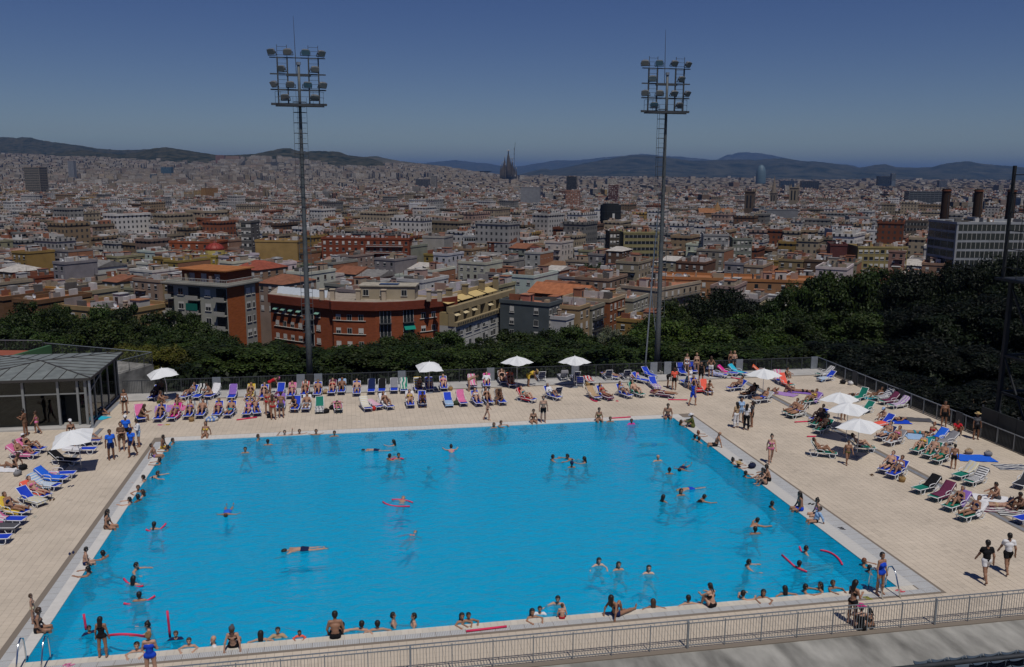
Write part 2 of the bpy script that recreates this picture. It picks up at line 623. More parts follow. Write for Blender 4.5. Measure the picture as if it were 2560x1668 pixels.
tl = put('tile_field', npmesh('tile_field', V, Fq, M_tile, col=np.repeat(colr[rest], 8, axis=0)), deck); tag(tl, kind='stuff')
# pale concrete kerb strip along the back fence, drain channels
sp = MB()
for X in np.arange(-5.5, XR, 3.0): sp.box(X, min(X + 2.985, XR + .35), YF - 2.0, YF + .3, -.05, .03)
sp.build('kerb_strip', M_concl, deck)
M_drain = material('drain_cover', (.20, .21, .23), .6, .4, noise=.1, nscale=3)
MB().box(41.62, 41.88, YN, YF - 2.05, -.0045, -.001).build('drain_channel', M_drain, deck)
MB().box(-5.03, -4.77, YN, 28.5, -.0045, -.001).build('drain_channel', M_drain, deck)
MB().box(-5.6, -5.3, 28.7, YF - 2.05, -.0045, .004).build('drain_channel', M_drain, deck)
# coping tiles round the pool
cop = empty('pool_coping'); tag(cop, kind='structure')
cj = MB()
cj.box(-CL, PW + CR, -CN, -.004, -.06, -.008); cj.box(-CL, PW + CR, PL + .004, PL + CFAR, -.06, -.008)
cj.box(-CL, -.004, -.004, PL + .004, -.06, -.008); cj.box(PW + .004, PW + CR, -.004, PL + .004, -.06, -.008)
cj.build('coping_bed', M_joint, cop)
ctile = MB().box(0, .245, 0, CN - .006, -.06, .002).mesh('coping_tile', M_coping)
ctile_r = MB().box(0, CR - .006, 0, .245, -.06, .002).mesh('coping_tile', M_coping)
ctile_l = MB().box(0, CL - .006, 0, .245, -.06, .002).mesh('coping_tile', M_coping)
ctile_f = MB().box(0, .245, 0, CFAR - .006, -.06, .002).mesh('coping_tile', M_coping)
def cc():
    v = random.uniform(.94, 1.05); return (.57 * v, .53 * v, .455 * v)
for i in range(int((PW + CL + CR) / .25)): put('coping_tile', ctile, cop, (-CL + i * .25, -CN, 0), color=cc())
for i in range(int(PL / .25)): put('coping_tile', ctile_r, cop, (PW + .003, i * .25 + .002, 0), color=(.52, .51, .48))
ff = MB()
for i in range(int((PW + CL + CR) / .25)): ff.box(-CL + i * .25, -CL + i * .25 + .245, PL + .003, PL + CFAR - .003, -.06, .002)
for i in range(int(PL / .25)): ff.box(-CL + .003, -.003, i * .25, i * .25 + .245, -.06, .002)
o = ff.build('coping_row', M_coping, cop, color=(.58, .565, .53)); tag(o, kind='stuff')
# gutter gratings: thin slats
gt = empty('gutter_grating'); tag(gt, kind='structure')
g = MB()
for i in range(int((PW + CL + CR + GL_ + GR_) / .06)):
    xx = -CL - GL_ + i * .06; g.box(xx, xx + (.050 if i % 9 else .036), -CN - GN, -CN, -.03, -.001)
for i in range(int(PL / .06) + 6):
    yy = -.36 + i * .06
    g.box(-CL - GL_, -CL, yy, yy + (.050 if i % 9 else .036), -.03, -.001); g.box(PW + CR, PW + CR + GR_, yy, yy + (.050 if i % 9 else .036), -.03, -.001)
o = g.build('grating_slats', M_grate, gt); tag(o, kind='stuff')

# concrete apron between the near fence and the stand
ap = MB(); ap.box(-30, 60, -14.0, YN - .2, -.6, -.04)
o = ap.build('concrete_apron', M_conc); tag(o, kind='structure')

# ------------------------------------------------------------------ near fence
def fence_near():
    f = empty('steel_fence', (0, YN, 0), label='low galvanised steel fence with thin vertical bars along the near deck edge', cat='fence')
    xs = [16.81 + 1.3725 * k for k in range(-17, 25)]
    bar_me = MB().box(-.007, .007, -.007, .007, .10, .93).mesh('bar', M_steel)
    nb = 0; extra = MB()
    post = MB().box(-.016, .016, -.022, .022, 0, .99).mesh('post', M_steel)
    postw = MB().box(-.032, .032, -.04, .04, 0, 1.01).mesh('post', M_steel)
    for i, x in enumerate(xs):
        put('post', postw if (i - 21) % 7 == 0 else post, f, (x, 0, 0))
    for a, b in zip(xs[:-1], xs[1:]):
        for k in range(1, 13):
            x = a + (b - a) * k / 13
            if -.8 < x < 36.5 and nb < 300:
                put('bar', bar_me, f, (x, 0, 0)); nb += 1
            else:
                extra.box(x - .007, x + .007, -.007, .007, .10, .93)
    tag(extra.build('bars', M_steel, f), kind='stuff')
    L = xs[-1]; A = xs[0]
    MB().bar((A, 0, .93), (L, 0, .93), .03, .03).build('rail', M_steel, f)
    MB().bar((A, .05, 1.03), (L, .05, 1.03), .038, .03).build('rail', M_steel, f)
    MB().bar((A, 0, .10), (L, 0, .10), .03, .03).build('rail', M_steel, f)
    c = MB()
    for x in np.arange(A, L, .23): c.bar((x, 0, .93), (x, .05, 1.03), .014)
    tag(c.build('rail_spacers', M_steel, f), kind='stuff')
fence_near()

def fence_back():
    f = empty('railing', (0, YF, 0), label='dark slender railing with wide grey plates along the back of the deck', cat='railing')
    b = MB()
    for x in np.arange(-5.6, 50.0, .115): b.box(x - .009, x + .009, -.009, .009, .10, 1.0)
    tag(b.build('bars', M_fence, f), kind='stuff')
    MB().bar((-5.6, 0, 1.03), (50, 0, 1.03), .05, .05).build('handrail', M_dsteel, f)
    MB().bar((-5.6, 0, .10), (50, 0, .10), .04, .04).build('bottom_rail', M_dsteel, f)
    pl = MB().box(-.30, .30, -.05, .05, 0, 1.08).mesh('plate', M_steel)
    for x in (1.0, 7.15, 8.45, 14.8, 21.8, 28.7, 35.35, 36.55, 42.85, 49.65): put('plate', pl, f, (x, 0, 0))
    p = MB().box(-.02, .02, -.03, .03, 0, 1.02).mesh('post', M_dsteel)
    for x in np.arange(-4.3, 50, 1.39): put('post', p, f, (x, .0, 0))
fence_back()

def fence_right():
    f = empty('railing', (XR, 0, 0), label='dark railing running back along the right edge of the deck', cat='railing')
    b = MB()
    for y in np.arange(-2.8, YF - .1, .115): b.box(-.009, .009, y - .009, y + .009, .10, 1.0)
    tag(b.build('bars', M_fence, f), kind='stuff')
    MB().bar((0, -2.9, 1.03), (0, YF - .05, 1.03), .05, .05).build('handrail', M_steel, f)
    MB().bar((0, -2.9, .10), (0, YF - .05, .10), .04, .04).build('bottom_rail', M_dsteel, f)
    pl = MB().box(-.05, .05, -.32, .32, 0, 1.08).mesh('plate', M_dsteel)
    for y in (31.8, 25.8, 19.6, 13.4, 7.2, 1.0): put('plate', pl, f, (0, y, 0))
    p = MB().box(-.03, .03, -.025, .025, 0, 1.02).mesh('post', M_steel)
    for y in np.arange(-2.3, 36.5, 1.42): put('post', p, f, (0, y, 0))
fence_right()

# ------------------------------------------------------------------ floodlight masts
def lamp_mesh():
    m = MB()
    # domed housing: lofted rectangle sections, open face forward-down
    secs = [(-.02, .40, .27), (.10, .40, .28), (.24, .34, .24), (.36, .18, .14)]
    n = 10; rings = []
    for (y, a, c) in secs:
        ring = []
        for j in range(n):
            t = 2 * math.pi * j / n; e = .55
            ring.append((a * math.copysign(abs(math.cos(t)) ** e, math.cos(t)), y, c * math.copysign(abs(math.sin(t)) ** e, math.sin(t))))
        rings.append(ring)
    v = [p for r_ in rings for p in r_]; f = []
    for i in range(3):
        for j in range(n): f.append([i * n + j, i * n + (j + 1) % n, (i + 1) * n + (j + 1) % n, (i + 1) * n + j])
    f.append([3 * n + j for j in range(n)]); f.append([j for j in range(n)][::-1])
    m.raw(v, f)
    return m.mesh('housing', M_lamp, smooth=False)
M_lamp = material('lamp_housing', (.24, .25, .26), .35, .5, metal=.5, noise=.1, nscale=5)
M_lens = material('lamp_lens', (.18, .20, .20), .12, .6)
HOUS = lamp_mesh()
LENS = MB().box(-.36, .36, -.045, -.022, -.24, .24).mesh('lens', M_lens)
YOKE = MB().bar((-.44, .1, 0), (-.44, .1, -.36), .05).bar((.44, .1, 0), (.44, .1, -.36), .05).bar((-.44, .1, -.36), (.44, .1, -.36), .05).mesh('yoke', M_dsteel)
M_mast = material('weathered_mast', (.085, .095, .10), .6, .4, metal=.25, noise=.18, nscale=3)
def mast(x, y, z0, label, lean=0, seed=0, stay=False):
    r = random.Random(seed)
    f = empty('floodlight_mast', (x, y, z0), label=label, cat='floodlight mast', group='floodlight masts behind the back railing')
    MB().tube([(0, 0, 0), (0, 0, 4.5), (0, 0, 4.55), (0, 0, 14), (0, 0, 21.5), (0, 0, 23.9)], [.25, .22, .20, .155, .105, .10], 12).build('pole', M_mast, f, smooth=True)
    # lower climbing rungs, upper ladder with cage hoops
    b = MB()
    for z in np.arange(4.7, 14.6, .42): b.bar((-.42, -.12, z), (.42, -.12, z), .03)
    b.bar((-.42, -.12, 4.6), (-.42, -.12, 14.8), .03); b.bar((.42, -.12, 4.6), (.42, -.12, 14.8), .03)
    b.build('climbing_rungs', M_mast, f)
    b = MB(); s = -1 if lean else 1
    xa, xb = (-.75, -.05) if lean else (-.48, .48)
    for xx in (xa, xb): b.bar((xx, -.12, 14.5), (xx, -.12, 21.6), .022)
    b.bar(((xa + xb) / 2 - .18, -.1, 14.5), ((xa + xb) / 2 - .18, -.1, 21.6), .022)
    for z in np.arange(14.6, 21.5, .37): b.bar((xa + .2, -.1, z), (xb - .1, -.1, z), .018)
    for z in np.arange(14.6, 21.5, .74): b.bar((xa, -.12, z), (xb, -.12, z), .05, .04); b.bar((xa, -.12, z), (xa + .1, -.6, z), .03); b.bar((xb, -.12, z), (xb - .1, -.6, z), .03); b.bar((xa + .1, -.6, z), (xb - .1, -.6, z), .03)
    b.build('caged_ladder', M_dsteel, f)
    # platform: half-round tray with handrail
    b = MB()
    pts = [(1.75 * math.cos(t), .25 - 1.15 * abs(math.sin(t))) for t in np.linspace(math.pi, 2 * math.pi, 14)]
    b.prism(pts, 20.95, 21.10)
    b.bar((-2.05, .1, 21.12), (1.95, .1, 21.12), .16, .16)
    b.build('platform', M_dsteel, f)
    b = MB()
    for z in (21.6, 22.0):
        for p, q in zip(pts[:-1], pts[1:]): b.bar((p[0], p[1], z), (q[0], q[1], z), .022)
    for p in pts[::3]: b.bar((p[0], p[1], 21.1), (p[0], p[1], 22.0), .022)
    b.build('guard_rail', M_dsteel, f)
    for z, wd in ((22.15, .09), (23.25, .09), (24.4, .07)):
        MB().bar((-2.05, .1, z), (1.92, .1, z), wd, wd).build('crossbar', M_dsteel, f)
    MB().bar((-.9, .1, 23.2), (.85, .1, 23.2), .18, .18).build('crossbar', M_dsteel, f)
    for c in (-1.15, 1.06):
        b = MB()
        for e in (-.35, .35): b.bar((c + e, .1, 21.1), (c + e, .1, 24.4), .10); b.bar((c + e, .1, 24.4), (c + e, .1, 25.3), .035)
        for z in np.arange(21.4, 25.3, .29): b.bar((c - .35, .1, z), (c + .35, .1, z), .022)
        b.build('ladder_frame', M_dsteel, f)
    MB().tube([(-.18, .1, 23.2), (-.22, .1, 25.5), (-.25, .1, 27.3)], [.03, .022, .010], 6).build('antenna', M_dsteel, f)
    MB().tube([(0, 0, 23.9), (0, 0, 24.1)], .16, 8).build('pole_cap', M_steel, f)
    for (lx, lz, yaw) in ((-2.2, 24.75, 35), (-.85, 24.78, 12), (.62, 24.78, -14), (1.95, 24.72, -35), (-1.45, 23.6, 25), (1.35, 23.6, -28), (-2.1, 22.5, 38), (-.72, 22.5, 14), (.70, 22.5, -14), (1.98, 22.5, -36), (-1.2, 21.6, 20), (1.25, 21.6, -24)):
        h = put('floodlight', HOUS, f, (lx * .87, -.12, lz))
        h.scale = (.78,) * 3; h.rotation_euler = (rad(30 + r.uniform(-6, 6)), 0, rad(-yaw + r.uniform(-6, 6)))
        put('lens', LENS, h); put('yoke', YOKE, h)
    MB().box(-.42, .42, -.42, .42, -.3, .08).build('base_block', M_concl, f)
    MB().box(-.26, .26, -.46, -.28, .35, .95).build('control_box', M_rubber, f)
    if stay:
        MB().tube([(-.85, .6, -1), (-.5, .35, 9), (-.3, .1, 13.5)], [.07, .06, .05], 6).build('back_stay', M_steel, f)
        MB().tube([(-.2, .05, 3.5), (-.65, .45, 7.5)], .035, 6).build('brace', M_steel, f)
mast(7.78, 38.45, 0, 'tall floodlight mast on the left, behind the red curved brick block', 0, 1)
mast(36.0, 38.45, 0, 'tall floodlight mast on the right with its ladder on one side, beside the dark trees', 1, 2, True)

# ------------------------------------------------------------------ right steel tower and panel wall
M_tower = material('shaded_steel', (.018, .020, .022), .7, .3, noise=.2, nscale=3)  # darker copy of the steel, the tower's shade put into its colour
def tower():
    f = empty('lattice_tower', (53.3, 15.3, 0), label='dark steel lattice tower with ladder cut off by the right edge', cat='tower')
    legs = [(-1.3, .6), (1.3, .6), (-1.3, 3.4), (1.3, 3.4)]
    for a in legs: MB().bar((a[0], a[1], -3), (a[0], a[1], 9.8), .24).build('leg', M_tower, f)
    MB().box(-2.0, 2.4, -.2, 4.1, 9.8, 9.95).build('platform', M_tower, f)
    for a in ((-1.55, -.1), (-.35, -.1), (.75, -.1), (-1.55, 3.9), (1.9, -.1), (1.9, 3.9)):
        MB().bar((a[0], a[1], 9.9), (a[0], a[1], 17.2 if a[0] > -1 else 16.9), .16).build('upright', M_tower, f)
    b = MB()
    for z in np.arange(10.6, 17, 1.15): b.bar((-1.55, -.1, z), (1.9, -.1, z), .05); b.bar((-1.55, -.1, z), (-1.55, 3.9, z), .05)
    for z in np.arange(10.2, 17.0, .33): b.bar((-.35, -.1, z), (.75, -.1, z), .028)
    for y in (.7, 1.4, 2.1, 2.8): b.bar((-1.55, y, 9.9), (-1.55, y, 16.5), .03)
    for x in (.2, 1.2): b.bar((x, -.1, 9.9), (x, -.1, 16.5), .03)
    b.build('cage', M_tower, f)
    for a, c in (((-1.3, .6, 1), (1.3, .6, 5)), ((1.3, .6, 1), (-1.3, .6, 5)), ((-1.3, .6, 5), (1.3, .6, 9.5)), ((-1.3, .6, 5), (-1.3, 3.4, 9.5)), ((-1.3, 3.4, 5), (-1.3, .6, .5)), ((-2.0, -.2, 9.6), (-1.3, .6, 8.0))):
        MB().bar(a, c, .10).build('brace', M_tower, f)
    for z in (5.0, 2.6):
        for i, j in ((0, 1), (0, 2), (2, 3), (1, 3)): MB().bar((*legs[i], z), (*legs[j], z), .14).build('strut', M_tower, f)
tower()
pw = empty('metal_screen', (50.2, 6, 0), label='dark metal panel screen at the foot of the lattice tower', cat='screen')
M_screen = material('screen_panel', (.03, .034, .032), .6, .3, noise=.2, nscale=1)
for i in range(8): MB().box(.02, .08, 1.5 * i, 1.5 * i + 1.47, -.03, 1.9).build('panel', M_screen, pw)
for i in range(9): MB().bar((.12, 1.5 * i, -.03), (.12, 1.5 * i, 2.0), .09).build('post', M_dsteel, pw)

# ------------------------------------------------------------------ spectator seats on the stand
stand = empty('grandstand', (0, 0, 0)); tag(stand, 'concrete grandstand steps under the dark seats in the bottom right corner', 'grandstand')
for k in range(4):
    MB().box(14, 44, -13.0 - .8 * (k + 1), -13.0 - .8 * k, 1.0, 4.85 + .36 * k).build('step', M_conc, stand)
M_seat = material('seat_plastic', (.055, .075, .10), .4, .45)
def seat_mesh():
    n = 8; prof = [(.0, .43), (.06, .40), (.20, .38), (.36, .40), (.42, .44), (.46, .56), (.48, .70)]
    v = []; f = []
    for (y, z) in prof:
        for j in range(n + 1):
            t = j / n * 2 - 1
            v.append((t * .215, -y, z + .05 * t * t + (.0 if z < .5 else 0)))
    m = n + 1
    for i in range(len(prof) - 1):
        for j in range(n): f.append([i * m + j, i * m + j + 1, (i + 1) * m + j + 1, (i + 1) * m + j])
    b = MB(); b.raw(v, f); b.raw([(p[0], p[1] - .012, p[2] - .025) for p in v], [g[::-1] for g in f])
    return b.mesh('shell', M_seat, smooth=True)
SEATM = seat_mesh(); SLEG = MB().bar((0, -.22, 0), (0, -.22, .38), .06).mesh('bracket', M_dsteel)
ords = ['first', 'second', 'third', 'fourth', 'fifth', 'sixth', 'seventh', 'eighth', 'ninth', 'tenth', 'eleventh', 'twelfth', 'thirteenth', 'fourteenth', 'fifteenth', 'sixteenth', 'seventeenth', 'eighteenth', 'nineteenth', 'twentieth']
def ordinal(n):
    if n <= 20: return ords[n - 1]
    return '%d%s' % (n, {1: 'st', 2: 'nd', 3: 'rd'}.get(n % 10, 'th') if n % 100 not in (11, 12, 13) else 'th')
SEATX = {0: (23.9, 10), 1: (24.3, 8), 2: (24.6, 7)}
for k in range(3):
    for i in range(SEATX[k][1]):
        x = SEATX[k][0] + .455 * i - .15
        s = empty('stadium_seat', (x, -13.05 - .8 * k + .05, 4.85 + .36 * k), label='dark blue stand seat, %s from left in the %s row, bottom right corner' % (ordinal(i + 1), ('top', 'middle', 'lowest')[k]), cat='seat', group='stadium seats in the bottom right corner')
        put('shell', SEATM, s); put('bracket', SLEG, s)
hr = MB().tube([(22, -14.42, 6.12), (44, -14.42, 6.12)], .05, 8)
hrr = hr.build('handrail', M_dsteel, None, smooth=True); tag(hrr, 'thick dark pipe handrail between the seat rows in the bottom right corner', 'handrail')
for x in (26.2, 30, 34): MB().bar((x, -14.42, 5.2), (x, -14.42, 6.1), .05).build('upright', M_dsteel, hrr)

# ------------------------------------------------------------------ glass pavilion on the left
M_zinc = material('zinc_sheet', (.19, .21, .20), .6, .35, metal=.2, noise=.22, nscale=1.6, bump=.1, bscale=6)
M_seam = material('roof_seam', (.045, .042, .04), .6, .3)
pav = empty('glass_pavilion', (-9.65, 33.15, 0), label='glass pavilion with a low pyramid roof of green-grey metal sheets', cat='pavilion')
def pv(x, y, z): return Vector((x + 9.65, y - 33.15, z))
ax0, ax1, ay0, ay1, ez, az_ = -13.8, -5.45, 29.0, 37.3, 3.24, 3.60
apex = pv(-9.62, 33.15, az_)
cor = [pv(ax0, ay0, ez), pv(ax1, ay0, ez), pv(ax1, ay1, ez), pv(ax0, ay1, ez)]
for i in range(4):
    a, b = cor[i], cor[(i + 1) % 4]
    MB().raw([a, b, apex, a + Vector((0, 0, -.06)), b + Vector((0, 0, -.06)), apex + Vector((0, 0, -.06))], [[0, 1, 2], [3, 5, 4], [0, 3, 4, 1], [1, 4, 5, 2], [2, 5, 3, 0]]).build('roof_slope', M_zinc, pav)
    MB().bar(a, apex, .10, .07).build('hip_seam', M_seam, pav)
    for k in range(1, 9):
        p = a.lerp(b, k / 9); inward = (apex - (a + b) / 2)
        t = 1 - abs(k / 9 * 2 - 1)
        MB().bar(p, p + inward * t, .045, .06).build('seam', M_seam, pav)
ea = MB()
for i in range(4): ea.bar(cor[i] - Vector((0, 0, .09)), cor[(i + 1) % 4] - Vector((0, 0, .09)), .10, .16)
ea.build('eave', M_seam, pav)
M_mull = material('grey_mullion', (.20, .21, .21), .5, .4)
wx0, wx1, wy0, wy1 = -13.5, -5.85, 29.3, 37.0
MB().box(wx0 + 9.65, wx1 + 9.65, wy0 - 33.15, wy1 - 33.15, -.05, .02).build('floor', M_conc, pav)
MB().box(wx0 + 9.65 - .3, wx1 + 9.65 - 1.4, wy1 - 33.15 - .2, wy1 - 33.15, .02, 3.1).build('inner_wall', M_screen, pav)
MB().box(wx0 + 9.65 - .3, wx0 + 9.65, wy0 - 33.15, wy1 - 33.15 - .21, .02, 3.1).build('inner_wall', M_screen, pav)
fx = [-13.5, -11.6, -9.56, -7.49, -6.32, -5.85]
for a, b in zip(fx[:-1], fx[1:]):
    for z0, z1 in ((.12, 2.14), (2.22, 3.1)):
        if (a, z0) == (-7.49, .12): continue
        MB().box(a + 9.65 + .06, b + 9.65 - .06, wy0 - 33.15 - .012, wy0 - 33.15 + .012, z0, z1).build('pane', M_pane, pav)
for x in fx: MB().box(x + 9.65 - .07, x + 9.65 + .07, wy0 - 33.15 - .12, wy0 - 33.15 + .06, -.02, 3.14).build('mullion', M_mull, pav)
MB().box(wx0 + 9.65, wx1 + 9.65, wy0 - 33.15 - .06, wy0 - 33.15 + .04, 2.14, 2.22).build('transom', M_mull, pav)
MB().box(wx0 + 9.65, wx1 + 9.65, wy0 - 33.15 - .10, wy0 - 33.15 + .05, -.03, .12).build('sill', M_concl, pav)
sy = [29.35, 31.14, 32.67, 34.4, 36.31, 37.0]
for a, b in zip(sy[:-1], sy[1:]): MB().box(wx1 + 9.65 - .012, wx1 + 9.65 + .012, a - 33.15 + .07, b - 33.15 - .07, .1, 3.1).build('pane', M_pane, pav)
for y in sy[1:]: MB().box(wx1 + 9.65 - .07, wx1 + 9.65 + .07, y - 33.15 - .07, y - 33.15 + .07, -.02, 3.14).build('mullion', M_mull, pav)
MB().box(wx1 + 9.65 - .06, wx1 + 9.65 + .06, wy0 - 33.15, wy1 - 33.15, -.03, .1).build('sill', M_concl, pav)
MB().tube([pv(-5.55, 29.1, 0), pv(-5.55, 29.1, 3.2)], .08, 8).build('column', M_steel, pav)
MB().bar(pv(-5.8, 29.5, 2.0), pv(-5.8, 33.5, 2.9), .07).build('brace', M_mull, pav)
MB().box(-7.42 + 9.65, -6.40 + 9.65, wy0 - 33.15 + .95, wy0 - 33.15 + 1.0, .02, 2.1).build('door_leaf', M_screen, pav)
st = MB(); st.box(-14, -5.6, 28.62, 29.18, -.03, .10)
o = st.build('step', M_concl, deck)

# terrace, clay court and plant beyond the pavilion
ter = MB().prism([(-40, 38), (-9.0, 38.0), (-8.4, 46.5), (-6.2, 50.4), (-17, 56.5), (-40, 62)], -3.2, -.5)
tro = ter.build('rear_terrace', M_conc); tag(tro, kind='structure')
def rail(pts, label, hh=1.0):
    f = empty('railing', pts[0], label=label, cat='railing'); o0 = Vector(pts[0])
    b = MB(); h = MB(); p = MB()
    for a, c in zip(pts[:-1], pts[1:]):
        a = Vector(a) - o0; c = Vector(c) - o0; n = int((c - a).length / .14)
        for i in range(n + 1):
            q = a.lerp(c, i / n); b.bar(q, q + UP * hh, .016)
            if i % 12 == 0: p.bar(q, q + UP * hh, .05)
        h.bar(a + UP * hh, c + UP * hh, .05)
    tag(b.build('bars', M_fence, f), kind='stuff'); h.build('handrail', M_steel, f); tag(p.build('posts', M_dsteel, f), kind='stuff')
rail([(-8.5, 46.5, -.5), (-6.25, 50.3, -.5), (-16.9, 56.3, -.5)], 'dark railing coming to a point behind the glass pavilion', 1.1)
MB_c = MB().prism([(-44, 45.5), (-18.2, 51.5), (-16.6, 55.4), (-44, 60.5)], -.5, .05)
ct = MB_c.build('clay_court', material('clay', (.27, .085, .055), .95, .1, noise=.12, nscale=.3)); tag(ct, kind='structure')
rail([(-40, 60.2, .05), (-16.8, 55.6, .05)], 'thin railing along the far side of the red clay court', .9)
wl = MB().box(-.15, .15, -2.4, 2.4, -.6, .5).build('green_wall', M_paint, None, loc=(-17.0, 53.4, 0), rz=rad(-20), color=(.05, .12, .05)); tag(wl, 'short green wall at the corner of the red clay court', 'wall')
for i in range(3):
    tk = empty('water_tank', (-15.9 + .62 * i - .3, 47.3, -.5), label='blue upright plastic tank, %s of three beside the pavilion roof' % ('leftmost', 'middle', 'rightmost')[i], cat='tank', group='blue tanks behind the pavilion')
    m = MB(); m.box(-.27, .27, -.2, .2, 0, 1.5); m.build('body', M_paint, tk, color=(.10, .25, .55)); MB().box(-.22, .22, -.15, .15, 1.5, 1.72).build('lid', M_paint, tk, color=(.5, .52, .54))
    MB().bar((-.25, -.21, 1.0), (.25, -.21, 1.0), .02).build('strap', M_steel, tk)
sp_ = empty('solar_panel_array', (-11.2, 41.6, -.5), label='tilted dark blue solar panels just behind the pavilion roof', cat='solar panels')
M_sol = material('solar_cell', (.012, .018, .05), .2, .6)
for i in range(4):
    p = MB().box(-.5, .5, -.8, .8, 0, .05).build('panel', M_sol, sp_, loc=(-1.6 + 1.05 * i, 0, 2.4)); p.rotation_euler = (rad(18), 0, 0)
    MB().bar((-1.6 + 1.05 * i, -.6, 0), (-1.6 + 1.05 * i, -.6, 2.2), .05).build('support', M_steel, sp_)

# ------------------------------------------------------------------ trees
def leaf_mat():
    m = bpy.data.materials.new('leaves'); m.use_nodes = True
    t = m.node_tree; N = t.nodes; L = t.links; b = N['Principled BSDF']
    oi = N.new('ShaderNodeObjectInfo'); at = N.new('ShaderNodeAttribute'); at.attribute_name = 'tint'
    mm = N.new('ShaderNodeVectorMath'); mm.operation = 'MULTIPLY'
    L.new(oi.outputs['Color'], mm.inputs[0]); L.new(at.outputs['Color'], mm.inputs[1])
    L.new(mm.outputs[0], b.inputs['Base Color']); b.inputs['Roughness'].default_value = .6; b.inputs['Specular IOR Level'].default_value = .25
    tr = N.new('ShaderNodeBsdfTranslucent'); L.new(mm.outputs[0], tr.inputs[0])
    mix = N.new('ShaderNodeMixShader'); mix.inputs[0].default_value = .25
    L.new(b.outputs[0], mix.inputs[1]); L.new(tr.outputs[0], mix.inputs[2]); L.new(mix.outputs[0], N['Material Output'].inputs['Surface'])
    return m
M_leaf = leaf_mat()
M_bark = material('bark', (.085, .065, .045), .95, .1, noise=.3, nscale=3)
def crown_mesh(seed, kind):
    r = np.random.default_rng(seed)
    if kind == 'pine':
        nc, nl, ls, R0 = 30, 11000, .22, 4.6
    elif kind == 'bush':
        nc, nl, ls, R0 = 22, 9000, .20, 4.4
    else:
        nc, nl, ls, R0 = 28, 11000, .23, 4.4
    # clump centres spread through an uneven crown (width ~9, height ~8.5)
    cs = []
    while len(cs) < nc:
        p = r.uniform(-1, 1, 3)
        if np.linalg.norm(p) > 1: continue
        if kind == 'pine' and p[2] < -.1 and np.hypot(p[0], p[1]) > .75: continue
        cs.append(p * np.array([R0 * .78, R0 * .78, 3.5]) * (1 if kind != 'pine' else np.array([1, 1, .85])) + [0, 0, 4.4])
    cs = np.array(cs); rs = r.uniform(.8, 2.0, nc)
    ci = r.integers(0, nc, nl)
    d = r.standard_normal((nl, 3)); d /= np.linalg.norm(d, axis=1)[:, None]
    d[:, 2] = np.where(r.random(nl) < .35, np.abs(d[:, 2]), d[:, 2])
    rad_ = rs[ci] * (r.random(nl) ** .33) * r.uniform(.75, 1.18, nl)
    P = cs[ci] + d * rad_[:, None] * np.array([1, 1, .8])
    nrm = d + r.standard_normal((nl, 3)) * .7 + np.array([0, 0, .35]); nrm /= np.linalg.norm(nrm, axis=1)[:, None]
    a = np.cross(nrm, r.standard_normal((nl, 3))); a /= np.linalg.norm(a, axis=1)[:, None]; b = np.cross(nrm, a)
    sz = ls * r.uniform(.55, 1.25, nl)[:, None]
    asp = .55 if kind != 'pine' else .38
    V = np.stack([P - a * sz, P - b * sz * asp, P + a * sz, P + b * sz * asp], 1).reshape(-1, 3)
    Fq = np.arange(nl * 4).reshape(-1, 4)
    clump = r.uniform(.55, 1.45, nc)[ci]
    v = clump * r.uniform(.7, 1.35, nl)
    warm = r.uniform(.85, 1.2, nl)
    col = np.stack([v * warm, v, v * r.uniform(.6, 1.1, nl)], -1)
    return npmesh('crown', V, Fq, M_leaf, col=np.repeat(col, 4, axis=0)), cs
def trunk_mesh(cs, seed):
    """unit trunk reaching up into the crown: crown frame, ground at z = -1 is stretched to the real ground"""
    r = random.Random(seed); m = MB()
    m.tube([(0, 0, 0), (.1, .05, 2.2), (-.05, .1, 4.6), (.05, 0, 6.6)], [.26, .22, .15, .05], 7)
    for c in cs[:8]:
        z = min(max(c[2] - 1.6, .6), 4.5)
        m.tube([(0, .03, z * .75), (c[0] * .5, c[1] * .5, (z + c[2]) / 2), tuple(c)], [.12, .08, .03], 5)
    return m.mesh('trunk', M_bark, smooth=True)
PROTO = {}
for kd, seeds in (('broad', (1, 2, 3, 4, 5)), ('pine', (11, 12, 13)), ('bush', (21, 22))):
    PROTO[kd] = []
    for s_ in seeds:
        me, cs = crown_mesh(s_, kd); PROTO[kd].append((me, trunk_mesh(cs, s_)))
STEM = MB().tube([(0, 0, 0), (0, 0, 1)], [.32, .26], 7).mesh('trunk', M_bark, smooth=True)
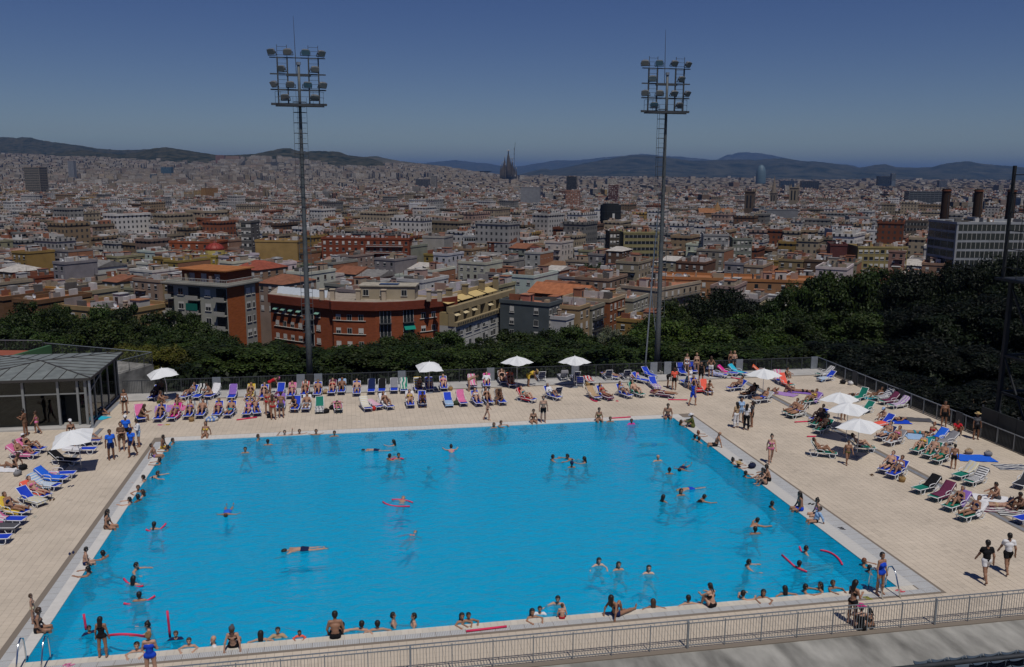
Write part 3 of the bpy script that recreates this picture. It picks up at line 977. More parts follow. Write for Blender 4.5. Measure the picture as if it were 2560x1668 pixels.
TREES = [(-81.6,140,-6.5,9.6,'broad',2,1),
(-83,150,-6.4,9,'broad',2,4),
(-71.8,135,-4.7,6.5,'broad',2,5),
(-71.1,140,-7.1,6.5,'broad',2,8),
(-69.3,120,-4.5,6.8,'broad',2,2),
(-62.2,115,-4.4,9,'broad',1,1),
(-61.1,120,-5.4,6.1,'broad',2,7),
(-71.4,150,-6.9,9.6,'broad',2,9),
(-63.9,140,-5.7,9.6,'broad',2,11),
(-57.2,120,-4.3,9.7,'broad',2,10),
(-56.4,125,-5.1,7.4,'broad',2,12),
(-55.7,130,-5.9,7.3,'broad',2,14),
(-58.6,145,-6.6,8.7,'broad',2,15),
(-48.1,120,-5.6,7.9,'broad',2,16),
(-44.1,105,-3.9,6.8,'broad',1,2),
(-39.3,100,-2.2,7.4,'broad',1,3),
(-37.2,84,-2.4,5.8,'bush',0,2),
(-37.6,88,-2,5.9,'bush',1,0),
(-36.2,80,-1.5,5.6,'bush',0,1),
(-32.7,80,-1.6,5.5,'bush',0,3),
(-35.5,90,-2.7,7.3,'light',1,1),
(-54.9,150,-9.4,9.6,'broad',2,18),
(-50.6,142,-9.1,7.4,'broad',2,19),
(-49.5,146,-10.5,8.1,'broad',2,20),
(-35.9,112,-6.1,9,'broad',1,7),
(-31.6,106,-5.4,6.7,'broad',1,9),
(-32.4,112,-5.6,8.8,'broad',1,10),
(-41.6,110,-4.9,7.7,'broad',1,4),
(-35.7,100,-2.7,7.3,'broad',1,5),
(-33.2,100,-3.6,9,'broad',1,6),
(-29.5,95,-3.4,6.3,'broad',1,8),
(-30.3,112,-5.4,9.8,'broad',1,11),
(-26.1,105,-5.7,8.6,'broad',1,12),
(-23.4,100,-3.8,7.6,'broad',1,13),
(-23.8,110,-6.3,8.1,'broad',1,14),
(-20.3,105,-5.6,6.8,'broad',1,15),
(-18.9,110,-5.1,9,'broad',1,16),
(-15.2,95,-2.5,7.4,'broad',1,17),
(-14.7,100,-4.4,7.1,'broad',1,18),
(-13.2,105,-5.1,7.4,'broad',1,19),
(-13.6,120,-5.8,8.9,'broad',2,23),
(-11.9,116,-6.1,9.1,'broad',1,20),
(-9.1,105,-4.2,8.5,'broad',1,21),
(-7.4,110,-5.5,9.2,'broad',1,22),
(-6.3,120,-8,9.6,'broad',2,25),
(-4.8,105,-4.1,7.4,'broad',1,23),
(-2.7,110,-5.3,8.8,'broad',1,24),
(-1.3,116,-5.9,9.5,'broad',1,25),
(-.3,100,-3.9,8.1,'broad',1,26),
(2,110,-5.3,6.2,'broad',1,27),
(3.4,130,-7.5,6.8,'broad',2,28),
(6.1,136,-7.1,6.3,'broad',2,29),
(2.5,105,-3.9,9.4,'broad',1,28),
(5.4,110,-4.3,8.1,'broad',1,29),
(7.4,105,-3.8,8.4,'broad',1,30),
(10.4,116,-5.1,7.5,'broad',1,31),
(10.7,105,-3.9,9.3,'broad',1,32),
(13.6,110,-5.1,8.1,'broad',1,33),
(16.1,116,-5.2,7.4,'broad',1,34),
(14.3,95,-2.7,7.7,'broad',1,35),
(-31.2,84,-1.8,6.7,'broad',0,1),
(-27.7,82,-2.1,9.7,'broad',0,2),
(-23.5,84,-1.9,8.5,'broad',0,3),
(-18.1,84,-1.8,8.4,'broad',0,4),
(-14.4,80,-1.3,9.7,'broad',0,5),
(-10.4,82,-2,7.5,'broad',0,6),
(-5.8,82,-1,7.1,'broad',0,7),
(-1.6,84,-1.7,6.2,'broad',0,8),
(2.6,84,-1.5,7.2,'broad',0,9),
(6.4,86,-1.2,9.6,'broad',0,10),
(9.6,84,-.5,9.1,'broad',0,11),
(17.9,142,-8.5,6.5,'silver',2,2),
(16.9,150,-9.8,4.7,'silver',2,1),
(18.9,120,-4.2,10.3,'light',2,1),
(20.5,122,-3.5,7,'light',2,2),
(22.6,130,-4.2,9.3,'broad',2,31),
(26.6,140,-3.8,9.4,'broad',2,32),
(30.3,142,-2.9,9.6,'pine',2,1),
(34.6,146,-2.2,9.5,'pine',2,2),
(37.8,150,-2,12.2,'pine',2,3),
(42.1,150,-4.6,11.9,'pine',2,4),
(21.9,112,-1.9,8.3,'light',1,3),
(25.2,112,-2.5,9.2,'light',1,4),
(29.1,116,-2.5,8.3,'broad',1,37),
(33.2,120,-2,8.6,'light',2,3),
(42,140,-3.6,9,'broad',2,33),
(47.1,150,-2.9,8.2,'light',2,4),
(51.7,155,-1.7,7.3,'broad',2,34),
(55.5,156,-1.1,10.2,'broad',2,35),
(56.1,152,-.8,10,'broad',2,36),
(59.6,150,-.2,10.2,'broad',2,37),
(64.4,156,-.2,9,'broad',2,38),
(65,150,.8,7.7,'broad',2,39),
(65,142,1.7,11.6,'pine',2,5),
(68,142,1.4,10.1,'pine',2,6),
(71.4,142,3.8,12.1,'pine',2,7),
(72.1,136,3.2,10.1,'pine',2,8),
(79,142,4,12.5,'pine',2,9),
(76.8,132,5,10.7,'pine',2,10),
(27.7,95,-1.2,7,'light',1,6),
(31,100,-1.2,8,'light',1,7),
(33.2,100,0,6.8,'broad',1,39),
(38,106,-.3,8.4,'light',1,8),
(41.9,110,-2.1,9.3,'broad',1,40),
(42.6,106,.5,8.9,'broad',1,41),
(47.2,110,-.8,8.2,'dark',1,1),
(49.6,110,.1,8.6,'pine',1,1),
(50.6,106,1.2,9.3,'dark',1,2),
(53.7,106,1.7,10.6,'dark',1,3),
(53.3,100,2.2,12.8,'pine',1,2),
(57.3,102,2.9,11.7,'dark',1,4),
(56.3,96,3.1,9.1,'dark',1,5),
(16.1,92,-1.3,7.4,'light',1,2),
(18.8,90,-1,7.4,'broad',1,36),
(21.3,90,-1.2,7.3,'light',1,5),
(22.8,88,-.4,8.7,'broad',1,38),
(24.6,84,-.8,6.6,'broad',0,12),
(26.9,85,-.7,8.1,'broad',0,13),
(29.9,85,-.1,9.4,'broad',0,14),
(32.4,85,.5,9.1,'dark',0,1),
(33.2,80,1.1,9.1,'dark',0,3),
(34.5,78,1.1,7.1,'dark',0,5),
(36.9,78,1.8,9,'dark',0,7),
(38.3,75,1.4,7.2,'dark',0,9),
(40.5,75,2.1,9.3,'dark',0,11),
(41.2,72,2,7.3,'dark',0,12),
(29.7,75,-1.1,5.9,'dark',0,2),
(30.8,71,-1.2,6.3,'dark',0,4),
(31.9,68,-1.2,7.2,'dark',0,6),
(32.8,65,-.9,6.5,'dark',0,8),
(34.3,63,-.3,7.4,'dark',0,10),
(38.5,66,-1,8,'dark',0,13),
(-84.2,150,-6,6.6,'broad',2,3),
(-75.9,145,-5.9,6,'broad',2,6),
(-66.4,150,-6.3,7.6,'broad',2,13),
(-56.6,150,-6.9,6.1,'broad',2,17),
(-32.5,118,-6.5,5.4,'broad',2,21),
(-16.9,118,-6,7.7,'broad',2,22),
(-9,120,-5.4,6.5,'broad',2,24),
(-3.9,120,-6.2,6,'broad',2,26),
(.2,125,-5.6,7.1,'broad',2,27),
(8.7,125,-5.5,6.5,'broad',2,30),
(83,135,4.2,14.3,'pine',2,11),
(83.5,128,4,11.1,'pine',2,12),
(61.7,98,2.6,12,'dark',1,6),
(60.1,90,2.7,12.9,'dark',1,7),
(80.4,115,3.4,13.3,'pine',1,3),
(45.6,74,.1,7.7,'dark',0,14),
(47.1,72,.1,9.1,'dark',0,15),
(50.6,72,-.4,9.3,'dark',0,16)]
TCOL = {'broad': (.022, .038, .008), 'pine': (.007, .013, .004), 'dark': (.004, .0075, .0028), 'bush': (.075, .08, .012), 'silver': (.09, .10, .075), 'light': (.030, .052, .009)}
TNAME = {'broad': 'leafy green tree', 'pine': 'dark pine', 'dark': 'nearly black dense tree', 'bush': 'yellow-green bushy tree', 'silver': 'silver-grey olive tree', 'light': 'bright green leafy tree'}
rt = random.Random(3)
cnt = {}
TROW = ('front row behind the railing', 'middle row on slope', 'back row below houses')
for i, (tx, td, tz, tw, tk, tb, tn) in enumerate(TREES):
    tlab = TNAME[tk] + (', %s of its kind from left, %s' % (ordinal(tn), TROW[tb]) if tn else ' in the ' + TROW[tb])
    wx, wy = cw(tx, td)
    gz = float(zf_ground(np.array([tx]), np.array([td]))[0]) - .1
    kind = {'dark': 'pine', 'silver': 'bush', 'light': 'broad'}.get(tk, tk)
    cm, tm = PROTO[kind][rt.randrange(len(PROTO[kind]))]
    total = max(tz - gz, 4.0)
    sxy = tw / 9.0 * rt.uniform(.92, 1.08); szz = min(max(.62 * total, .75 * tw), 1.5 * tw, total - .8) / 8.6
    root = empty('olive_tree' if tk == 'silver' else 'pine_tree' if tk in ('pine',) else 'tree', (wx, wy, gz), rt.uniform(0, 6.28), label=tlab, cat='tree', group='trees on the slope behind the pool')
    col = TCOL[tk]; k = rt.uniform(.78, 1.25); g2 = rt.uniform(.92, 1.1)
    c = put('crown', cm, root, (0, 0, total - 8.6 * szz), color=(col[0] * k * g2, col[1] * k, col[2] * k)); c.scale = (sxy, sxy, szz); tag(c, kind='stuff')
    b = put('branches', tm, root, (0, 0, total - 8.6 * szz)); b.scale = (sxy, sxy, szz)
    low = total - 8.6 * szz
    if low > .3:
        t_ = put('trunk', STEM, root); t_.scale = (sxy, sxy, low + .4)
# low shrubs filling the slope between the trunks (nobody could count them)
def undergrowth():
    r = np.random.default_rng(77); n = 42000
    # along the slope behind the back railing and beyond the right railing
    X = np.concatenate([r.uniform(-20, 60, n // 2), r.uniform(51.5, 95, n // 2)])
    Y = np.concatenate([r.uniform(39.5, 75, n // 2), r.uniform(0, 75, n // 2)])
    k = ~((X < -5.5) & (Y < 62)); X, Y = X[k], Y[k]; n = len(X)
    relx, rely = X - CAMX, Y - CAMY
    xr = rv.x * relx + rv.y * rely; d = hv.x * relx + hv.y * rely
    Z = np.where(d < 66, -3.2, ground_z(xr, d)) + r.random(n) ** .7 * (1.6 + 1.2 * np.sin(X * .5) * np.cos(Y * .43))
    P = np.stack([X, Y, Z], -1)
    nrm = r.standard_normal((n, 3)) + [0, -.3, .8]; nrm /= np.linalg.norm(nrm, axis=1)[:, None]
    a = np.cross(nrm, r.standard_normal((n, 3))); a /= np.linalg.norm(a, axis=1)[:, None]; b = np.cross(nrm, a)
    sz = r.uniform(.16, .42, n)[:, None]
    V = np.stack([P - a * sz, P - b * sz * .6, P + a * sz, P + b * sz * .6], 1).reshape(-1, 3)
    v = r.uniform(.6, 1.4, n); col = np.stack([v, v, v], -1)
    o = put('shrubs', npmesh('shrubs', V, np.arange(n * 4).reshape(-1, 4), M_leaf, col=np.repeat(col, 4, axis=0)), color=(.012, .020, .006))
    tag(o, 'low dark green shrubs covering the slope under the trees', 'shrubs', kind='stuff')
undergrowth()

# ------------------------------------------------------------------ city
GY = rad(-28.0)                      # street grid against the camera's heading
def city_rot(yaw):                   # city-frame yaw -> world yaw
    return yaw - HEAD
WFR = material('window_frame', (.50, .49, .46), .6, .3)
M_brickw = material('brickwork', source='object', rough=.95, spec=.1, noise=.16, nscale=.9, bump=.15, bscale=18, stretch=(1, 1, 4))
def win_mesh(name, sill=True, blind=0.0):
    b = MB()
    b.box(-.5, .5, -.03, .01, 0, 1, 0)
    b.box(-.56, -.5, -.05, .01, -.02, 1.03, 1); b.box(.5, .56, -.05, .01, -.02, 1.03, 1); b.box(-.56, .56, -.05, .01, 1.0, 1.05, 1); b.box(-.02, .02, -.045, 0, 0, 1, 1)
    if sill: b.box(-.66, .66, -.16, .01, -.10, -.02, 1)
    if blind: b.box(-.5, .5, -.042, 0, 1 - blind, 1, 1)
    return b.mesh(name, [M_glass, WFR])
WINS = [win_mesh('window'), win_mesh('window', True, .45), win_mesh('window', True, .85), win_mesh('window', True, .2)]
def wins_into(b, pts, n, ww, wh, r):
    """add joined windows to builder b: pts base centres, n outward normal"""
    t = Vector((-n.y, n.x, 0))
    for p in pts:
        bl = r.choice((0, 0, .3, .6, .9)); p = Vector(p)
        def q(a, c, e0, e1, z0, z1, mi):
            v = []
            for z in (z0, z1):
                for (u_, e) in ((a, e0), (c, e0), (c, e1), (a, e1)): v.append(p + t * u_ + n * e + UP * z)
            b.raw(v, BOXF, mi)
        q(-ww / 2, ww / 2, 0, .03, 0, wh, 0)
        if bl: q(-ww / 2, ww / 2, .0, .05, wh * (1 - bl), wh, 1)
        q(-ww / 2 - .12, ww / 2 + .12, 0, .14, -.12, 0, 1)

def house(name, label, x, d, ztop, w, dep, yaw, wall, roof=(.33, .15, .09), cols=(4, 3), floors=4, fh=3.05, win=(1.1, 1.45), side=None, roofk='flat',
          hut=1, indiv=False, brick=False, style='plain', base=None, group=None, seed=0, sides=(1, 1), cat='building', hutcol=None, band=None, rail=None):
    r = random.Random(seed * 7 + 1)
    wx, wy = cw(x, d)
    gz = float(ground_z(np.array([x]), np.array([d]))[0]) - 1.5 if base is None else base
    h = ztop - gz
    root = empty(name, (wx, wy, gz), city_rot(yaw), label=label, cat=cat, group=group)
    MW = M_brickw if brick else M_plaster
    b = MB(); b.box(-w / 2, w / 2, -dep / 2, dep / 2, 0, h - .9)
    b.build('wall', MW, root, color=wall)
    if side is not None:
        MB().box(w / 2 + .01, w / 2 + .06, -dep / 2 + .02, dep / 2 - .02, 0, h - .95).build('side_wall', M_brickw, root, color=side)
        MB().box(-w / 2 - .06, -w / 2 - .01, -dep / 2 + .02, dep / 2 - .02, 0, h - .95).build('side_wall', M_brickw, root, color=side)
    if roofk == 'flat':
        MB().box(-w / 2 + .02, w / 2 - .02, -dep / 2 + .02, dep / 2 - .02, h - .9, h - .82).build('roof', M_roofing, root, color=roof)
        p = MB(); e = .18
        p.box(-w / 2 - e, w / 2 + e, -dep / 2 - e, -dep / 2 + .25, h - .899, h); p.box(-w / 2 - e, w / 2 + e, dep / 2 - .25, dep / 2 + e, h - .899, h)
        p.box(-w / 2 - e, -w / 2 + .25, -dep / 2 + .25, dep / 2 - .25, h - .899, h - .005); p.box(w / 2 - .25, w / 2 + e, -dep / 2 + .25, dep / 2 - .25, h - .899, h - .005)
        p.build('parapet', MW, root, color=band or tuple(min(1, c * 1.08) for c in wall))
    else:
        rh = min(dep, w) * .22; o_ = .35
        if roofk == 'gable':
            v = [(-w / 2 - o_, -dep / 2 - o_, h - .95), (w / 2 + o_, -dep / 2 - o_, h - .95), (w / 2 + o_, dep / 2 + o_, h - .95), (-w / 2 - o_, dep / 2 + o_, h - .95), (-w / 2 - o_, 0, h - .95 + rh), (w / 2 + o_, 0, h - .95 + rh)]
            f = [[0, 1, 5, 4], [2, 3, 4, 5], [1, 2, 5], [3, 0, 4], [0, 3, 2, 1]]
        else:
            v = [(-w / 2 - o_, -dep / 2 - o_, h - .95), (w / 2 + o_, -dep / 2 - o_, h - .95), (w / 2 + o_, dep / 2 + o_, h - .95), (-w / 2 - o_, dep / 2 + o_, h - .95), (-w / 5, 0, h - .95 + rh), (w / 5, 0, h - .95 + rh)]
            f = [[0, 1, 5, 4], [2, 3, 4, 5], [1, 2, 5], [3, 0, 4], [0, 3, 2, 1]]
        MB().raw(v, f).build('roof', M_roofing, root, color=roof)
    # windows on the two faces towards the camera
    def face(cx, n, length, nc, fk):
        if not nc: return
        t = Vector((-n.y, n.x, 0)); pts = []; ww, wh = win
        for k in range(floors):
            z = h - .9 - fh * (k + 1) + .85
            if z < .5: break
            for j in range(nc):
                u_ = (j + .5) / nc * length - length / 2
                pts.append(Vector((cx[0], cx[1], z)) + t * u_ + n * .0)
        if style == 'strip':
            b = MB()
            for k in range(floors):
                z = h - .9 - fh * (k + 1) + .9
                c0 = Vector((cx[0], cx[1], z)); a = c0 - t * (length / 2 - .6); c = c0 + t * (length / 2 - .6)
                b.raw([a, c, c + n * .04, a + n * .04, a + UP * wh, c + UP * wh, c + n * .04 + UP * wh, a + n * .04 + UP * wh], BOXF, 0)
                for j in range(nc + 1):
                    q = a.lerp(c, j / nc); b.bar(q + n * .05, q + n * .05 + UP * wh, .12, .06, 1)
            tag(b.build('window_bands', [M_glass, WFR], root), kind='stuff')
            return
        if indiv:
            ang = math.atan2(n.y, n.x) + math.pi / 2
            for p in pts:
                o = put('window', WINS[r.randrange(4)], root, p, ang); o.scale = (ww, 1, wh)
        else:
            b = MB(); wins_into(b, pts, n, ww, wh, r); tag(b.build('windows', [M_glass, WFR], root), kind='stuff')
        if style in ('balcony', 'balcony2') and fk == 0:
            for k in range(floors):
                z = h - .9 - fh * (k + 1) - .05
                if z < .5: break
                c0 = Vector((cx[0], cx[1], z)); L_ = length * (.8 if style == 'balcony' else .42); off = 0 if style == 'balcony' else length * .22 * (1 if seed % 2 else -1)
                bb = MB(); a = c0 - t * (L_ / 2) + t * off; c = c0 + t * (L_ / 2) + t * off
                bb.raw([a, c, c + n * 1.1, a + n * 1.1, a + UP * .14, c + UP * .14, c + n * 1.1 + UP * .14, a + n * 1.1 + UP * .14], BOXF)
                bb.bar(a + n * 1.08 + UP * 1.05, c + n * 1.08 + UP * 1.05, .07)
                for j in range(int(L_ / .35) + 1): q = a.lerp(c, j / max(1, int(L_ / .35))) + n * 1.08; bb.bar(q + UP * .14, q + UP * 1.05, .035)
                bb.build('balcony', M_plaster, root, color=rail or tuple(c_ * .85 for c_ in wall))
    nf = Vector((0, -1, 0))
    face((0, -dep / 2, 0), nf, w, cols[0], 0)
    if cols[1]:
        s_ = 1 if math.sin(yaw) < 0 or True else -1
        # the side that is turned towards the camera
        vx = -(x * math.cos(yaw) + d * math.sin(yaw))
        sg = 1 if vx > 0 else -1
        if abs(vx) > w / 2: face((sg * w / 2, 0, 0), Vector((sg, 0, 0)), dep, cols[1], 1)
    for i in range(hut):
        hw, hd, hh = r.uniform(2, 3.6), r.uniform(2, 3.4), r.uniform(1.8, 2.8)
        hx, hy = r.uniform(-w / 2 + hw / 2 + .4, max(w / 2 - hw / 2 - .4, -w / 2 + hw / 2 + .5)), r.uniform(-dep / 4, dep / 2 - hd / 2 - .4)
        if roofk != 'flat': break
        hc = hutcol or r.choice(((.42, .40, .38), (.34, .28, .21), (.25, .12, .075), (.32, .22, .19)))
        k = MB(); k.box(hx - hw / 2, hx + hw / 2, hy - hd / 2, hy + hd / 2, h - .82, h - .82 + hh); k.build('roof_hut', M_plaster, root, color=hc)
        k = MB(); k.box(hx - hw / 2 - .15, hx + hw / 2 + .15, hy - hd / 2 - .15, hy + hd / 2 + .15, h - .81 + hh, h - .68 + hh); k.build('hut_roof', M_roofing, root, color=r.choice((roof, (.27, .125, .07), (.34, .34, .34))))
        k = MB(); k.box(hx - .45, hx + .45, hy - hd / 2 - .03, hy - hd / 2 + .01, h - .8, h - .8 + 1.8); k.build('hut_door', M_glass, root)
    if roofk == 'flat' and h > 4: clutter(root, w, dep, h, r, max(4, min(16, int(w * dep / 16))))
    if roofk == 'flat' and r.random() < .75:
        k = MB(); cx_, cy_ = r.uniform(-w / 3, w / 3), r.uniform(-dep / 4, dep / 3)
        k.tube([(cx_, cy_, h - .82), (cx_, cy_, h + r.uniform(2.2, 4.2))], .05, 5)
        zt = h + r.uniform(1.2, 2.0)
        for q in range(3): k.bar((cx_ - .6 + .1 * q, cy_, zt + .3 * q), (cx_ + .6 - .1 * q, cy_, zt + .3 * q), .035)
        k.build('antenna', M_dsteel, root)
    if roofk == 'flat' and r.random() < .6:
        dx, dy = r.uniform(-w / 3, w / 3), -dep / 2 + r.uniform(.8, 2.5)
        k = MB(); nn = 10; vs_ = [(dx, dy, h + .55)] + [(dx + .55 * math.cos(2 * math.pi * j / nn), dy - .22, h + .55 + .55 * math.sin(2 * math.pi * j / nn)) for j in range(nn)]
        k.raw(vs_, [[0, 1 + j, 1 + (j + 1) % nn] for j in range(nn)]); k.bar((dx, dy + .05, h - .82), (dx, dy + .05, h + .5), .06)
        k.build('satellite_dish', M_plastic, root)
    if r.random() < .5:
        dx, dy = r.uniform(-w / 3, w / 3), r.uniform(-dep / 3, dep / 3)
        k = MB(); k.box(dx - .35, dx + .35, dy - .35, dy + .35, h - .95, h + 1.0); k.box(dx - .45, dx + .45, dy - .45, dy + .45, h + 1.0, h + 1.15); k.build('chimney', M_plaster, root, color=(.38, .30, .23))
    return root, h

M_clut = material('roof_clutter', source='tint', rough=.9, spec=.15, noise=.12, nscale=.8)
def clutter(root, w, dep, h, r, n):
    V, Fq, c = [], [], []
    for i in range(n):
        a, b = (r.uniform(.4, 2.6), r.uniform(.3, 2.2)) if r.random() < .7 else (r.uniform(.2, .35), r.uniform(2, dep * .5))
        x, y = r.uniform(-w / 2 + a / 2 + .3, w / 2 - a / 2 - .3), r.uniform(-dep / 2 + b / 2 + .3, dep / 2 - b / 2 - .3)
        z0 = h - .83; z1 = z0 + r.uniform(.5, 2.3)
        q = MB().box(x - a / 2, x + a / 2, y - b / 2, y + b / 2, z0, z1)
        Fq += [[k + len(V) for k in f] for f in q.f[1:]]; V += q.v
        k = r.choice(((.42, .41, .40), (.28, .23, .165), (.21, .085, .05), (.22, .21, .20), (.29, .19, .15), (.10, .095, .09), (.48, .47, .46))); c += [k] * 8
    o = put('roof_clutter', npmesh('roof_clutter', V, np.array(Fq), M_clut, col=np.array(c)), root); tag(o, kind='stuff')
WALLS = {'cream': (.46, .38, .27), 'tan': (.40, .29, .18), 'white': (.62, .60, .57), 'grey': (.36, .35, .33), 'pink': (.46, .32, .26), 'brick red': (.29, .105, .055), 'ochre': (.47, .31, .10), 'brown': (.22, .13, .08), 'pale grey': (.48, .47, .45)}
WALLS = {k: tuple(c * (.72 if k in ('white', 'pale grey') else .55) for c in v) for k, v in WALLS.items()}
WK = list(WALLS); WP = [.25, .11, .24, .11, .06, .08, .04, .04, .07]
ROOFS = {'terracotta': (.34, .145, .085), 'red': (.40, .11, .07), 'grey': (.30, .29, .28), 'pale': (.50, .47, .43), 'rust': (.30, .17, .10), 'pink': (.44, .27, .22)}
ROOFS = {k: tuple(c * (.78 if k == 'pale' else .58) for c in v) for k, v in ROOFS.items()}
RK = list(ROOFS); RP = [.27, .07, .19, .25, .13, .09]
NEAR = [('apartment_block','grey apartment block with orange brick side, balconies and a rooftop penthouse',{'x':-65.4,'d':190,'ztop':-6.9,'w':16,'dep':10.5,'yaw':-.384,'wall':(.28,.28,.245),'side':(.294,.087,.029),'cols':(0,0),'floors':6,'indiv':True,'style':'plain','hut':0,'fh':3.05,'roof':(.245,.21,.182)}),
('brown_house','low brown brick house at the far left edge behind the trees',{'x':-115.8,'d':200,'ztop':-11.2,'w':14,'dep':14,'yaw':-.419,'wall':(.14,.077,.042),'cols':(0,0),'hut':0,'brick':True,'roof':(.252,.112,.063)}),
('ochre_house','narrow ochre house between brown walls on the left',{'x':-113.7,'d':205,'ztop':-11.5,'w':5.5,'dep':12,'yaw':-.419,'wall':(.294,.168,.049),'cols':(1,0),'indiv':True,'floors':4,'hut':0}),
('brown_house','brown house with blank gable wall and terracotta roof on the left',{'x':-103.4,'d':195,'ztop':-11.4,'w':7.5,'dep':14,'yaw':-.419,'wall':(.133,.073,.038),'cols':(0,0),'hut':0,'brick':True,'roof':(.294,.133,.07)}),
('cream_row_house','cream house with a row of dark windows and terracotta roof on the left',{'x':-103.6,'d':210,'ztop':-11.7,'w':11,'dep':10,'yaw':-.419,'wall':(.28,.238,.154),'cols':(4,0),'floors':3,'indiv':True,'hut':0,'roof':(.28,.126,.07)}),
('terrace_house','wide house with ochre cornice and red roof terrace left of the grey block',{'x':-86.5,'d':188,'ztop':-12,'w':20,'dep':13,'yaw':-.419,'wall':(.252,.175,.084),'cols':(6,3),'floors':4,'indiv':True,'hut':2,'roof':(.294,.112,.07),'hutcol':(.385,.378,.364)}),
('glass_corner_block','dark glazed corner block with curved balconies right of the cream block',{'x':4.9,'d':225,'ztop':-15.9,'w':8,'dep':14,'yaw':1.082,'wall':(.07,.084,.091),'cols':(4,2),'floors':5,'indiv':True,'style':'balcony','hut':1,'hutcol':(.35,.14,.105),'rail':(.14,.147,.154)}),
('white_house','low white house with small terracotta canopy',{'x':9.4,'d':222,'ztop':-19.2,'w':5,'dep':12,'yaw':1.082,'wall':(.385,.378,.378),'cols':(3,0),'floors':3,'indiv':True,'hut':0,'roof':(.28,.14,.098)}),
('tan_house','tan house with white rooftop terrace',{'x':12.6,'d':228,'ztop':-17.2,'w':7,'dep':14,'yaw':1.082,'wall':(.294,.21,.119),'cols':(2,0),'floors':4,'indiv':True,'hut':1,'hutcol':(.434,.42,.42),'roof':(.294,.119,.063)}),
('balcony_house','narrow weathered house with iron balconies',{'x':17.4,'d':236,'ztop':-18.3,'w':9,'dep':13,'yaw':1.082,'wall':(.189,.175,.133),'cols':(3,2),'floors':5,'indiv':True,'style':'balcony','hut':0,'rail':(.035,.035,.035)}),
('brick_house','red brick corner house with cream floor bands',{'x':23.3,'d':246,'ztop':-17.6,'w':12,'dep':14,'yaw':1.082,'wall':(.21,.077,.035),'cols':(4,2),'floors':5,'indiv':True,'brick':True,'style':'balcony2','hut':1,'rail':(.294,.238,.154),'band':(.322,.252,.168)}),
('grey_stone_house','grey stone corner house with green shutters and long balconies',{'x':31.6,'d':258,'ztop':-19,'w':13,'dep':14,'yaw':1.082,'wall':(.252,.238,.189),'cols':(4,2),'floors':5,'indiv':True,'style':'balcony','hut':1,'hutcol':(.315,.21,.091),'rail':(.21,.21,.196)}),
('slim_house','slim pale house behind the grey stone corner house',{'x':40.2,'d':275,'ztop':-19.5,'w':10,'dep':13,'yaw':1.082,'wall':(.28,.252,.196),'cols':(3,2),'floors':5,'indiv':True,'style':'balcony','hut':0,'rail':(.056,.056,.056)}),
('brick_gable_house','brick house with orange gable roof seen over the street',{'x':15.6,'d':262,'ztop':-18,'w':18,'dep':12,'yaw':-.524,'wall':(.224,.084,.038),'cols':(0,0),'hut':0,'brick':True,'roof':(.315,.119,.056),'roofk':'gable'}),
('long_brick_house','long brick and cream row with orange cornice behind the pines',{'x':74.5,'d':290,'ztop':-17,'w':50,'dep':14,'yaw':-.209,'wall':(.266,.14,.07),'cols':(12,0),'floors':3,'hut':2,'roof':(.315,.14,.063),'band':(.315,.14,.056)}),
('cream_row_house','cream row of houses behind the right mast',{'x':48.8,'d':280,'ztop':-18,'w':30,'dep':13,'yaw':.873,'wall':(.308,.252,.189),'cols':(8,0),'floors':4,'hut':2,'style':'balcony','rail':(.07,.07,.07)})]
FOOT = []           # occupied ground (x, d, radius)
